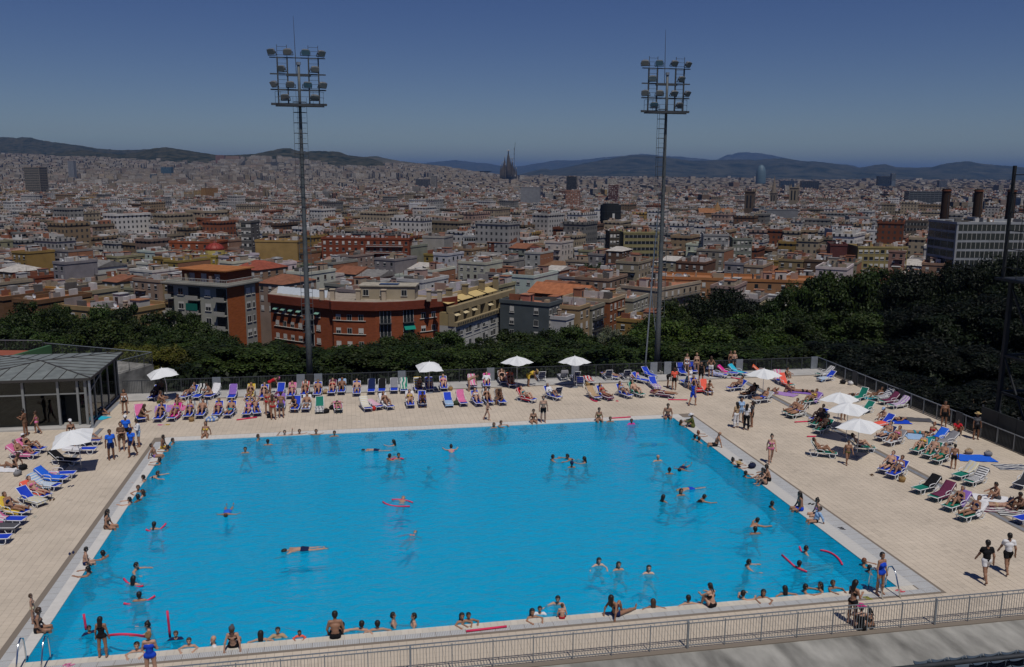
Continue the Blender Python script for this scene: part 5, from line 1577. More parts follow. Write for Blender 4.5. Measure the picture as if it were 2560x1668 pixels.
for nm, lab, x, d, zt, rr, col, kind in [('drum_tower','black drum-shaped office tower left of the right mast',72.1,650,-6.2,7.6,(.018,.02,.022),'drum'),
('bullet_tower','bullet-shaped blue glass tower on the right skyline',1032.4,3700,56.9,20.5,(.08,.13,.17),'bullet'),
('brick_chimney','round brick chimney, leftmost of three above the glass office',172.3,352,11.2,1.55,(.035,.022,.017),'chimney'),
('brick_chimney','round brick chimney, middle of three above the glass office',185.1,352,11.1,1.55,(.038,.024,.018),'chimney'),
('brick_chimney','round brick chimney, rightmost of three, beside the lattice tower',198.3,352,11.1,1.55,(.03,.02,.016),'chimney'),
('domed_hall','round hall with a red ribbed dome behind the grey block',-132,388,-14.9,4.2,(.4,.3,.1),'dome')]:
    if kind == 'drum':
        root, h = drum(nm, lab, x, d, zt, rr, col, rings=6)
        MB().box(-.8, .8, -rr - .06, -rr + .4, h * .62, h * .82).build('light_strip', M_plaster, root, color=(.5, .5, .48))
        MB().tube([(0, 0, h), (0, 0, h + .9)], rr * .8, 14).build('roof_crown', M_plaster, root, color=col)
    elif kind == 'bullet':
        root, h = drum(nm, lab, x, d, zt, rr, col, prof=[(.92, 0), (1, .3), (1, .55), (.93, .72), (.75, .87), (.42, .96), (.1, 1)], rings=9, mat=M_paint)
    elif kind == 'chimney':
        root, h = drum(nm, lab, x, d, zt, rr, col, prof=[(1.3, 0), (1.12, .6), (1.0, 1)], cat='chimney', mat=M_brickw)
        MB().tube([(0, 0, h - .9), (0, 0, h - .4)], rr * 1.2, 16).build('collar', M_brickw, root, color=(.16, .06, .035))
        MB().bar((-.2, -rr * 1.25, 0), (-.2, -rr * 1.1, h * .95), .12).build('ladder', M_dsteel, root)
    elif kind == 'dome':
        root, h = drum(nm, lab, x, d, zt - rr * .75, rr, (.44, .36, .12), cat='hall')
        MB().tube([(0, 0, h), (0, 0, h + rr * .28), (0, 0, h + rr * .52), (0, 0, h + rr * .68), (0, 0, h + rr * .75)], [rr * .98, rr * .9, rr * .68, rr * .35, rr * .05], 20).build('dome', M_paint, root, smooth=True, color=(.24, .035, .025))
        for k in range(10):
            t_ = k / 10 * 2 * math.pi
            MB().tube([(rr * a * math.cos(t_), rr * a * math.sin(t_), h + rr * z) for a, z in ((1.0, 0), (.92, .28), (.70, .53), (.36, .69))], .12, 4).build('dome_rib', M_paint, root, color=(.20, .03, .022))
        MB().tube([(0, 0, h + rr * .7), (0, 0, h + rr * .95)], .5, 8).build('lantern', M_paint, root, color=(.3, .1, .08))
# --- big unfinished basilica on the skyline, pale stone spires
def basilica(x, d, zb):
    wx, wy = cw(x, d); root = empty('basilica', (wx, wy, zb), -HEAD, label='tall pale stone basilica with many spires and a crane on the skyline', cat='church')
    M_st = material('sandstone', (.075, .062, .05), .95, .1, noise=.25, nscale=.05)
    def spire(px_, py_, h, r_, tip=True):
        MB().tube([(px_, py_, 0), (px_, py_, h * .45), (px_, py_, h * .75), (px_, py_, h * .93), (px_, py_, h)], [r_ * 1.25, r_ * 1.15, r_ * .75, r_ * .28, r_ * .14], 9).build('spire', M_st, root, smooth=True)
        if tip: MB().tube([(px_, py_, h), (px_, py_, h + 2.5), (px_, py_, h + 5), (px_, py_, h + 7)], [.8, 2.4, 2.0, .2], 6).build('finial', M_concl, root)
    for a in ((-38, 0, 86, 4.2), (-31, -5, 98, 4.4), (-24, -6, 104, 4.6), (-14, -2, 92, 4.2), (30, 6, 94, 4.2), (23, 2, 106, 4.6), (36, 8, 84, 4), (43, 10, 72, 3.6), (13, 8, 118, 5)): spire(*a)
    spire(-17, 8, 130, 7); spire(1, 4, 162, 10.5, False); spire(21, 14, 122, 5.5)
    MB().tube([(1, 4, 161), (1, 4, 164), (1, 4, 167)], [3, 8.5, 2], 8).build('star', M_concl, root)
    MB().box(-34, 42, 4, 40, 0, 34).build('nave', M_st, root)
    for k in range(7): MB().raw([(-2 + 6 * k, 3, 34), (3 + 6 * k, 3, 34), (.5 + 6 * k, 3, 50), (-2 + 6 * k, 6, 34), (3 + 6 * k, 6, 34), (.5 + 6 * k, 6, 50)], [[0, 1, 2], [5, 4, 3], [0, 2, 5, 3], [1, 4, 5, 2], [0, 3, 4, 1]]).build('gable', M_concl, root)
    for k in range(6): MB().box(3 + 6.5 * k, 6 + 6.5 * k, -.5, 0, 12, 34).build('tall_window', M_glass, root)
    MB().bar((-36, -8, 26), (-14, -10, 4), 3.0).build('slanted_buttress', M_st, root)
    cr = empty('tower_crane', (wx + rv.x * 31, wy + rv.y * 31, zb), -HEAD, label='thin dark tower crane rising above the basilica', cat='crane')
    MB().bar((0, 0, 0), (0, 0, 178), 2.2).build('mast', M_dsteel, cr); MB().bar((-24, 0, 122), (2, 0, 122), 1.4).build('counter_jib', M_dsteel, cr)
    MB().bar((0, 0, 150), (5, 0, 205), 1.6).build('jib', M_dsteel, cr); MB().box(-2, 2, -2, 2, 143, 150).build('cab', M_dsteel, cr)
basilica(*(-25.3,4550,-34.3))
FOOT.append(((-25.3,4550,-34.3)[0], (-25.3,4550,-34.3)[1], 55))
# --- gothic church spire and square belfries in the old town
def belfry(name, lab, x, d, zt, w_, col, spire=0.0):
    wx, wy = cw(x, d); gz = float(ground_z(np.array([x]), np.array([d]))[0]); root = empty(name, (wx, wy, gz), city_rot(GY), label=lab, cat='church tower'); h = zt - gz - spire
    MB().box(-w_ / 2, w_ / 2, -w_ / 2, w_ / 2, 0, h).build('shaft', M_plaster, root, color=col)
    for sx in (-1, 1):
        MB().box(sx * w_ * .2 - w_ * .09, sx * w_ * .2 + w_ * .09, -w_ / 2 - .05, -w_ / 2 + .2, h * .62, h * .92).build('belfry_opening', M_glass, root)
        MB().box(w_ / 2 - .2, w_ / 2 + .05, sx * w_ * .2 - w_ * .09, sx * w_ * .2 + w_ * .09, h * .62, h * .92).build('belfry_opening', M_glass, root)
    MB().box(-w_ * .56, w_ * .56, -w_ * .56, w_ * .56, h, h + .8).build('cornice', M_plaster, root, color=tuple(c * 1.1 for c in col))
    for sx in (-1, 1):
        for sy in (-1, 1): MB().tube([(sx * w_ * .48, sy * w_ * .48, h), (sx * w_ * .48, sy * w_ * .48, h + w_ * .5)], [w_ * .09, .05], 6).build('pinnacle', M_plaster, root, color=col)
    if spire: MB().tube([(0, 0, h), (0, 0, h + spire * .6), (0, 0, h + spire)], [w_ * .5, w_ * .2, .1], 8).build('spire', M_plaster, root, color=col)
    FOOT.append((x, d, w_ * .7))
for a in [('church_spire','slender gothic spire above the old town on the right',397.7,1350,14.5,9,(.17,.14,.11),26),
('square_belfry','square stone belfry right of the gothic spire',396.8,1250,-1.8,11,(.22,.18,.13),0),
('square_belfry','dark square church tower above the tiled nave',235.9,880,-.7,8.5,(.1,.075,.055),0),
('domed_belfry','brown octagonal church lantern with pointed tiled roof',185.3,800,-8.2,9,(.22,.13,.06),8)]: belfry(*a)

# --- the rest of the city: thousands of roofs that read as one mass
def city_mat():
    m = bpy.data.materials.new('far_facades'); m.use_nodes = True
    t = m.node_tree; N = t.nodes; L = t.links; b = N['Principled BSDF']
    b.inputs['Roughness'].default_value = .9; b.inputs['Specular IOR Level'].default_value = .15
    at = N.new('ShaderNodeAttribute'); at.attribute_name = 'tint'
    ge = N.new('ShaderNodeNewGeometry')
    def math_(op, a, c=None):
        n = N.new('ShaderNodeMath'); n.operation = op
        for i, v in enumerate((a, c)):
            if v is None: continue
            if isinstance(v, (int, float)): n.inputs[i].default_value = v
            else: L.new(v, n.inputs[i])
        return n.outputs[0]
    cr = N.new('ShaderNodeVectorMath'); cr.operation = 'CROSS_PRODUCT'; cr.inputs[1].default_value = (0, 0, 1); L.new(ge.outputs['True Normal'], cr.inputs[0])
    dt = N.new('ShaderNodeVectorMath'); dt.operation = 'DOT_PRODUCT'; L.new(cr.outputs[0], dt.inputs[0]); L.new(ge.outputs['Position'], dt.inputs[1])
    sx = N.new('ShaderNodeSeparateXYZ'); L.new(ge.outputs['Position'], sx.inputs[0])
    sn = N.new('ShaderNodeSeparateXYZ'); L.new(ge.outputs['True Normal'], sn.inputs[0])
    fu = math_('FRACT', math_('DIVIDE', dt.outputs['Value'], 2.9)); fv = math_('FRACT', math_('DIVIDE', sx.outputs['Z'], 3.05))
    wu = math_('COMPARE', fu, .5); wv = math_('COMPARE', fv, .5)
    for o, e in ((wu, .19), (wv, .24)): o.node.inputs[2].default_value = e
    wall = math_('LESS_THAN', math_('ABSOLUTE', sn.outputs['Z']), .4)
    msk = math_('MULTIPLY', math_('MULTIPLY', wu, wv), wall)
    nz = N.new('ShaderNodeTexNoise'); nz.inputs['Scale'].default_value = .12; nz.inputs['Detail'].default_value = 4; L.new(ge.outputs['Position'], nz.inputs['Vector'])
    mr = N.new('ShaderNodeMapRange'); mr.inputs[1].default_value = .3; mr.inputs[2].default_value = .7; mr.inputs[3].default_value = .82; mr.inputs[4].default_value = 1.15; L.new(nz.outputs[0], mr.inputs[0])
    sc = N.new('ShaderNodeVectorMath'); sc.operation = 'SCALE'; L.new(at.outputs['Color'], sc.inputs[0]); L.new(mr.outputs[0], sc.inputs['Scale'])
    mx = N.new('ShaderNodeMix'); mx.data_type = 'RGBA'; L.new(msk, mx.inputs[0]); L.new(sc.outputs[0], mx.inputs[6]); mx.inputs[7].default_value = (.04, .042, .045, 1)
    L.new(mx.outputs[2], b.inputs['Base Color'])
    return m
M_city = city_mat()
def boxes(X, D, W_, DP, Z0, Z1, yaw, wallc, roofc):
    n = len(X)
    c = np.array([[-1, -1], [1, -1], [1, 1], [-1, 1]], float) / 2
    lx = c[None, :, 0] * W_[:, None]; ly = c[None, :, 1] * DP[:, None]
    cy, sy_ = np.cos(yaw)[:, None], np.sin(yaw)[:, None]
    gx = X[:, None] + lx * cy - ly * sy_; gd = D[:, None] + lx * sy_ + ly * cy
    wx = CAMX + rv.x * gx + hv.x * gd; wy = CAMY + rv.y * gx + hv.y * gd
    V = np.empty((n, 12, 3))
    V[:, :4, 0] = wx; V[:, :4, 1] = wy; V[:, :4, 2] = Z0[:, None]
    V[:, 4:8, 0] = wx; V[:, 4:8, 1] = wy; V[:, 4:8, 2] = Z1[:, None]
    V[:, 8:, :] = V[:, 4:8, :]
    Fb = np.array([[0, 1, 5, 4], [1, 2, 6, 5], [2, 3, 7, 6], [3, 0, 4, 7], [8, 9, 10, 11]])
    Fq = (Fb[None] + (np.arange(n) * 12)[:, None, None]).reshape(-1, 4)
    col = np.empty((n, 12, 3)); col[:, :8] = wallc[:, None]; col[:, 8:] = roofc[:, None]
    return V.reshape(-1, 3), Fq, col.reshape(-1, 3)
def city():
    r = np.random.default_rng(99)
    WC = np.array([WALLS[k] for k in WK]); RC = np.array([ROOFS[k] for k in RK])
    XS, DS, WS, PS, HS, YS, CLUT = [], [], [], [], [], [], []
    # near remainder: the rest of the plots
    pl = np.array([(p[0], p[1], p[2], p[3]) for p in plots[300:]])
    sets = [(pl[:, 0], pl[:, 1], pl[:, 2], pl[:, 3], r.uniform(12, 22, len(pl)), np.full(len(pl), GY), np.ones(len(pl)))]
    for (d0, d1, cell, yaw, lo, hi, cl) in ((880, 1500, 16.5, rad(-31), 13, 23, 1), (1500, 2600, 19.5, rad(19), 15, 25, 1), (2600, 4200, 26, rad(22), 15, 26, .6), (4200, 6900, 34, rad(15), 12, 26, .3)):
        K = int(d1 * 1.3 / cell); ii, jj = np.meshgrid(np.arange(-K, K), np.arange(-K, K)); ii, jj = ii.ravel(), jj.ravel()
        # leave streets out
        per = 6 if cell < 25 else 5
        keep = (ii % per != 0) & (jj % per != 0) | (r.random(len(ii)) < .06)
        u_ = (ii + r.uniform(-.15, .15, len(ii))) * cell; v_ = (jj + r.uniform(-.15, .15, len(ii))) * cell
        c_, s_ = math.cos(yaw), math.sin(yaw)
        x = u_ * c_ - v_ * s_; d = u_ * s_ + v_ * c_
        keep &= (d > d0) & (d < d1) & (np.abs(x / np.maximum(d, 1)) < .66)
        x, d = x[keep], d[keep]; n = len(x)
        h = r.uniform(lo, hi, n); tall = r.random(n) < .02; h[tall] *= r.uniform(1.15, 1.6, tall.sum())
        sets.append((x, d, cell * r.uniform(.62, 1.0, n), cell * r.uniform(.62, 1.0, n), h, np.full(n, yaw), (r.random(n) < cl).astype(float)))
    # broad slabs standing a little above their neighbours
    n = 460; dd = r.uniform(430, 3000, n); tt = r.uniform(-.62, .62, n)
    sets.append((dd * tt, dd, r.uniform(12, 27, n), r.uniform(10, 15, n), r.uniform(19, 29, n), np.where(r.random(n) < .5, GY, GY + math.pi / 2) + r.normal(0, .05, n), np.ones(n)))
    x, d, W_, P_, H_, Y_, cl = [np.concatenate([s[i] for s in sets]) for i in range(7)]
    ok = np.ones(len(x), bool)
    for a, b_, c_ in FOOT: ok &= (x - a) ** 2 + (d - b_) ** 2 > (c_ + 5) ** 2
    # wooded hills and parks stay free
    green = noise2(x / 240, d / 240, 8, 3)
    ok &= ~((d > 5200) & (green > .30)); ok &= ~((d > 900) & (d < 5200) & (green > .62))
    t_ = x / d
    rise = np.interp(t_, RISE[:, 0], RISE[:, 1])
    x, d, W_, P_, H_, Y_, cl = [a[ok] for a in (x, d, W_, P_, H_, Y_, cl)]
    z0 = ground_z(x, d); n = len(x)
    wi = r.choice(len(WK), n, p=np.array(WP) / sum(WP)); ri = r.choice(len(RK), n, p=np.array(RP) / sum(RP))
    wc = WC[wi] * r.uniform(.65, 1.3, (n, 1)); rcq = RC[ri] * r.uniform(.55, 1.4, (n, 1))
    far = smooth(900, 3500, d)[:, None]          # wall and roof colours blend towards grey-brown with distance
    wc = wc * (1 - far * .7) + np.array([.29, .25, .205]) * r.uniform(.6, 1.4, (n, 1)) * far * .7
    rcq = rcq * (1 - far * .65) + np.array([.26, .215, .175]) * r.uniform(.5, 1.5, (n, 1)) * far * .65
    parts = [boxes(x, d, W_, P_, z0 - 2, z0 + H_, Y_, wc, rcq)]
    # roof huts, stair heads, tanks
    for k in range(7):
        m = (cl > .5) & (d < (2600 if k < 2 else 1500)); nn = m.sum(); sc = r.uniform(.07, .34, nn); sd = r.uniform(.07, .32, nn)
        ox = r.uniform(-.38, .38, nn) * W_[m]; oy = r.uniform(-.38, .38, nn) * P_[m]
        cy, sy_ = np.cos(Y_[m]), np.sin(Y_[m])
        hc = .86 * np.array([(.58, .57, .55), (.45, .38, .29), (.34, .15, .09), (.48, .33, .27), (.30, .29, .28), (.66, .65, .64)])[r.integers(0, 6, nn)] * r.uniform(.85, 1.1, (nn, 1))
        rcl = .8 * np.array([(.60, .59, .57), (.36, .16, .10), (.42, .40, .38), (.50, .33, .25)])[r.integers(0, 4, nn)]
        parts.append(boxes(x[m] + ox * cy - oy * sy_, d[m] + ox * sy_ + oy * cy, W_[m] * sc, P_[m] * sd, z0[m] + H_[m] - .2, z0[m] + H_[m] + r.uniform(.7, 3.2, nn), Y_[m], hc, rcl))
    # parapets on the near half: a rim a little larger than the wall
    m = d < 1500; nn = m.sum()
    for sx, sy2 in ((0, -1), (0, 1), (-1, 0), (1, 0)):
        cy, sy_ = np.cos(Y_[m]), np.sin(Y_[m]); ox = sx * W_[m] * .5; oy = sy2 * P_[m] * .5
        parts.append(boxes(x[m] + ox * cy - oy * sy_, d[m] + ox * sy_ + oy * cy, (W_[m] if sx == 0 else np.full(nn, .4)) + .3, (P_[m] if sy2 == 0 else np.full(nn, .4)) + .3, z0[m] + H_[m] - .6, z0[m] + H_[m] + .75, Y_[m], wc[m] * 1.05, wc[m] * 1.1))
    off = 0; VV, FF, CC = [], [], []
    for V, Fq, c in parts: VV.append(V); FF.append(Fq + off); CC.append(c); off += len(V)
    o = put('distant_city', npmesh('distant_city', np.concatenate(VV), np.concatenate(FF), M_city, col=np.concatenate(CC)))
    tag(o, 'dense mass of far city blocks stretching to the hills', 'city', kind='stuff')
    return n
NCITY = city()
def street_trees():
    # lines of plane trees in far avenues, and wooded patches on the hill feet: masses
    r = np.random.default_rng(5); P = []
    for (x0_, d0_, x1_, d1_, n, zz) in [(10.4,760,70.3,640,2200,17),
(79,640,107.8,620,900,17),
(250.3,760,277.6,740,900,20),
(666.1,1400,730.1,1400,900,16),
(38.2,380,34.3,300,900,14),
(-86.3,370,-79,360,500,14),
(-166.5,400,-153.7,400,350,12),
(557.6,1150,631.3,1150,800,14),
(-2591,4800,-2151.9,4800,600,16),
(161.9,600,158.8,560,300,20)]:
        t_ = r.random(n); x = x0_ + (x1_ - x0_) * t_ + r.normal(0, 4, n); d = d0_ + (d1_ - d0_) * t_ + r.normal(0, 5, n)
        z = ground_z(x, d) + zz * r.uniform(.35, 1, n)
        wx, wy = CAMX + rv.x * x + hv.x * d, CAMY + rv.y * x + hv.y * d
        P.append(np.stack([wx, wy, z], -1))
    P = np.concatenate(P); n = len(P)
    nrm = r.standard_normal((n, 3)); nrm /= np.linalg.norm(nrm, axis=1)[:, None]
    a = np.cross(nrm, r.standard_normal((n, 3))); a /= np.linalg.norm(a, axis=1)[:, None]; b = np.cross(nrm, a); sz = r.uniform(.8, 1.8, n)[:, None]
    V = np.stack([P - a * sz, P - b * sz * .7, P + a * sz, P + b * sz * .7], 1).reshape(-1, 3); v = r.uniform(.6, 1.4, n); col = np.stack([v, v, v], -1)
    o = put('avenue_trees', npmesh('avenue_trees', V, np.arange(n * 4).reshape(-1, 4), M_leaf, col=np.repeat(col, 4, axis=0)), color=(.035, .05, .02))
    tag(o, 'dark green masses of trees between far city blocks', 'trees', kind='stuff')
street_trees()

# ------------------------------------------------------------------ people: one continuous surface per pose
def surface_nets(vol, org, h):
    nx, ny, nz = vol.shape
    ins = vol < 0
    cells = np.zeros((nx - 1, ny - 1, nz - 1), np.int32)
    for dx in (0, 1):
        for dy in (0, 1):
            for dz in (0, 1): cells += ins[dx:nx - 1 + dx, dy:ny - 1 + dy, dz:nz - 1 + dz]
    act = (cells > 0) & (cells < 8)
    idx = -np.ones(act.shape, np.int32); ijk = np.argwhere(act); idx[act] = np.arange(len(ijk))
    acc = np.zeros((len(ijk), 3)); cnt = np.zeros(len(ijk))
    cor = [(0, 0, 0), (1, 0, 0), (0, 1, 0), (1, 1, 0), (0, 0, 1), (1, 0, 1), (0, 1, 1), (1, 1, 1)]
    cv = np.stack([vol[ijk[:, 0] + a, ijk[:, 1] + b, ijk[:, 2] + c] for a, b, c in cor], 1)
    for a, b in ((0, 1), (2, 3), (4, 5), (6, 7), (0, 2), (1, 3), (4, 6), (5, 7), (0, 4), (1, 5), (2, 6), (3, 7)):
        va, vb = cv[:, a], cv[:, b]; m = (va < 0) != (vb < 0)
        t = np.where(m, va / np.where(m, va - vb, 1), 0)[:, None]
        p = np.array(cor[a]) * (1 - t) + np.array(cor[b]) * t
        acc += np.where(m[:, None], p, 0); cnt += m
    V = (ijk + acc / cnt[:, None]) * h + org
    Fs = []
    for ax in range(3):
        sl0 = [slice(None)] * 3; sl1 = [slice(None)] * 3; sl0[ax] = slice(0, -1); sl1[ax] = slice(1, None)
        a, b = ins[tuple(sl0)], ins[tuple(sl1)]; e = np.argwhere(a != b)
        u_, v_ = (ax + 1) % 3, (ax + 2) % 3
        ok = (e[:, u_] > 0) & (e[:, v_] > 0) & (e[:, u_] < vol.shape[u_] - 1) & (e[:, v_] < vol.shape[v_] - 1); e = e[ok]
        def at(du, dv):
            q = e.copy(); q[:, u_] += du; q[:, v_] += dv
            return idx[q[:, 0], q[:, 1], q[:, 2]]
        quad = np.stack([at(-1, -1), at(0, -1), at(0, 0), at(-1, 0)], 1)
        flip = ~a[e[:, 0], e[:, 1], e[:, 2]]
        quad[flip] = quad[flip][:, ::-1]
        Fs.append(quad)
    return V, np.concatenate(Fs)

def nrmv(v):
    v = np.asarray(v, float); return v / np.linalg.norm(v)
# directions: x to the person's right, y the way the person faces, z up
Z = (0, 0, 1)
c52, s52 = math.cos(rad(52)), math.sin(rad(52))
POSES = {
 'stand':  dict(T=(0, -.02, 1), UA=[(-.22, .02, -1), (.22, .02, -1)], FA=[(-.10, .25, -1), (.10, .25, -1)], TH=[(-.08, .03, -1), (.08, -.02, -1)], SH=[(-.02, -.06, -1), (.02, -.04, -1)], anchor='foot'),
 'hold':   dict(T=(0, .02, 1), N=(0, .3, 1), UA=[(-.25, .25, -1), (.25, .25, -1)], FA=[(.35, .9, .35), (-.35, .9, .35)], TH=[(-.07, .02, -1), (.10, 0, -1)], SH=[(0, -.05, -1), (.02, -.05, -1)], anchor='foot'),
 'crossed': dict(T=(0, -.02, 1), UA=[(-.25, .15, -1), (.25, .15, -1)], FA=[(.9, .55, .1), (-.9, .5, .2)], TH=[(-.06, .03, -1), (.08, 0, -1)], SH=[(0, -.05, -1), (.02, -.05, -1)], anchor='foot'),
 'akimbo': dict(T=(0, -.03, 1), UA=[(-.65, -.15, -1), (.65, -.15, -1)], FA=[(.55, .25, -1), (-.55, .25, -1)], TH=[(-.08, .03, -1), (.10, 0, -1)], SH=[(0, -.05, -1), (.02, -.05, -1)], anchor='foot'),
 'walk':   dict(T=(0, .06, 1), UA=[(-.2, .4, -1), (.2, -.35, -1)], FA=[(-.05, .75, -1), (.05, .05, -1)], TH=[(-.04, -.32, -1), (.04, .42, -1)], SH=[(0, -.55, -1), (0, -.05, -1)], anchor='foot'),
 'bend':   dict(T=(0, .95, .45), N=(0, 1, .1), UA=[(-.15, .3, -1), (.15, .3, -1)], FA=[(0, .35, -1), (0, .35, -1)], TH=[(-.08, .12, -1), (.08, .12, -1)], SH=[(0, -.12, -1), (0, -.12, -1)], anchor='foot'),
 'edge':   dict(T=(0, .10, 1), N=(0, .25, 1), UA=[(-.3, .1, -1), (.3, .1, -1)], FA=[(.1, .55, -.8), (-.1, .55, -.8)], TH=[(-.14, 1, -.02), (.14, 1, -.02)], SH=[(0, .15, -1), (0, .12, -1)], anchor='hip'),
 'edgeback': dict(T=(0, -.30, 1), UA=[(-.35, -.55, -1), (.35, -.55, -1)], FA=[(-.1, -.25, -1), (.1, -.25, -1)], TH=[(-.14, 1, .02), (.14, 1, .02)], SH=[(0, .35, -1), (0, .25, -1)], anchor='hip'),
 'kneesup': dict(T=(0, .22, 1), N=(0, .3, 1), UA=[(-.35, .75, -.55), (.35, .75, -.55)], FA=[(.35, .85, -.1), (-.35, .85, -.1)], TH=[(-.15, .75, .75), (.15, .75, .75)], SH=[(0, .35, -1), (0, .35, -1)], anchor='hip'),
 'loll':   dict(T=(0, -.40, 1), UA=[(-.4, -.55, -1), (.4, -.55, -1)], FA=[(-.05, -.2, -1), (.05, -.2, -1)], TH=[(-.15, .8, .7), (.15, 1, .05)], SH=[(0, .4, -1), (0, 1, -.1)], anchor='hip'),
 'recline': dict(T=(0, -c52, s52), N=(0, -c52 + .2, s52), UA=[(-.35, .55, -.75), (.35, .55, -.75)], FA=[(.2, .95, .05), (-.2, .95, .05)], TH=[(-.08, 1, .04), (.10, 1, .04)], SH=[(0, 1, -.04), (0, 1, -.04)], anchor='hip'),
 'recknee': dict(T=(0, -c52, s52), N=(0, -c52 + .25, s52), UA=[(-.35, .45, -.8), (.4, .45, -.8)], FA=[(.35, .85, .3), (-.2, .95, .2)], TH=[(-.08, .78, .62), (.12, .85, .52)], SH=[(0, .62, -.78), (0, .70, -.72)], anchor='hip'),
 'armsup': dict(T=(0, -c52, s52), UA=[(-.75, -.25, .6), (.75, -.25, .6)], FA=[(.6, -.5, .5), (-.6, -.5, .5)], TH=[(-.08, 1, .04), (.12, .85, .5)], SH=[(0, 1, -.04), (0, .70, -.72)], anchor='hip'),
 'sitfwd': dict(T=(0, .45, 1), N=(0, .6, 1), UA=[(-.15, .6, -.9), (.15, .6, -.9)], FA=[(.15, .9, .2), (-.15, .9, .2)], TH=[(-.2, 1, -.05), (.2, 1, -.05)], SH=[(0, .1, -1), (0, .1, -1)], anchor='hip'),
 'supine': dict(T=(0, -1, .02), UA=[(-.55, .85, -.08), (.55, .85, -.08)], FA=[(-.1, 1, 0), (.1, 1, 0)], TH=[(-.1, .8, .55), (.1, 1, .02)], SH=[(0, .7, -.7), (0, 1, -.02)], anchor='hip'),
 'prone':  dict(T=(0, -1, .04), X=-1, UA=[(.75, -.55, -.12), (-.75, -.55, -.12)], FA=[(-.45, -.9, .0), (.45, -.9, .0)], TH=[(.1, 1, -.02), (-.1, 1, -.02)], SH=[(0, 1, .02), (0, 1, .02)], anchor='hip'),
 'tread':  dict(T=(0, .06, 1), UA=[(-.75, .35, -.6), (.85, .45, -.4)], FA=[(.15, .9, .12), (.1, .9, .05)], TH=[(-.35, .95, -.35), (.3, .75, -.6)], SH=[(-.2, -.55, -.7), (.2, -.6, -.6)], anchor='neck'),
 'tread2': dict(T=(0, .22, 1), UA=[(-.4, .9, -.1), (.8, .55, -.2)], FA=[(.2, 1, .12), (.3, .9, .1)], TH=[(-.25, .55, -.6), (.3, -.2, -.8)], SH=[(0, -.9, -.4), (0, -.95, -.1)], anchor='neck'),
 'breast': dict(T=(0, .92, .42), N=(0, .35, 1), UA=[(-.7, .8, -.1), (.7, .8, -.1)], FA=[(-.35, 1, .05), (.35, 1, .05)], TH=[(-.3, -.9, -.35), (.3, -.9, -.35)], SH=[(-.55, -.75, .1), (.55, -.75, .1)], anchor='neck'),
 'holdedge': dict(T=(0, -.05, 1), N=(0, .1, 1), UA=[(-.5, .8, .12), (.5, .8, .12)], FA=[(.35, .9, .02), (-.35, .9, .02)], TH=[(-.15, .8, -.6), (.15, .6, -.8)], SH=[(0, -.5, -.8), (0, -.6, -.7)], anchor='neck'),
 'backedge': dict(T=(0, .02, 1), UA=[(-.85, -.5, .05), (.85, -.5, .05)], FA=[(-.45, -.6, -.08), (.45, -.6, -.08)], TH=[(-.15, .9, -.5), (.15, .8, -.6)], SH=[(0, -.2, -.9), (0, -.3, -.8)], anchor='neck'),
 'cheer':  dict(T=(0, 0, 1), UA=[(-.8, 0, .35), (.85, 0, .1)], FA=[(-.1, .1, 1), (-.55, .1, .7)], TH=[(-.2, .8, -.6), (.2, .7, -.7)], SH=[(0, -.4, -.9), (0, -.5, -.8)], anchor='neck'),
 'standwater': dict(T=(0, 0, 1), UA=[(-.3, .3, -1), (.35, .45, -1)], FA=[(.2, .9, -.1), (.2, .95, .05)], TH=[(-.1, .05, -1), (.1, .05, -1)], SH=[(0, -.1, -1), (0, -.1, -1)], anchor='chest'),
 'swim':   dict(T=(0, 1, .03), N=(0, 1, -.1), X=1, UA=[(-.5, .8, -.25), (.6, -.6, -.3)], FA=[(-.1, 1, -.1), (.1, -1, -.1)], TH=[(-.08, -1, -.02), (.08, -1, -.06)], SH=[(0, -1, .08), (0, -1, .0)], anchor='float'),
 'floatback': dict(T=(0, -1, .10), N=(0, -1, .35), UA=[(-.9, .35, -.1), (.95, -.15, -.05)], FA=[(-.35, .9, -.05), (.6, .7, -.05)], TH=[(-.16, 1, .02), (.16, 1, .02)], SH=[(0, 1, -.15), (0, 1, -.12)], anchor='float'),
}
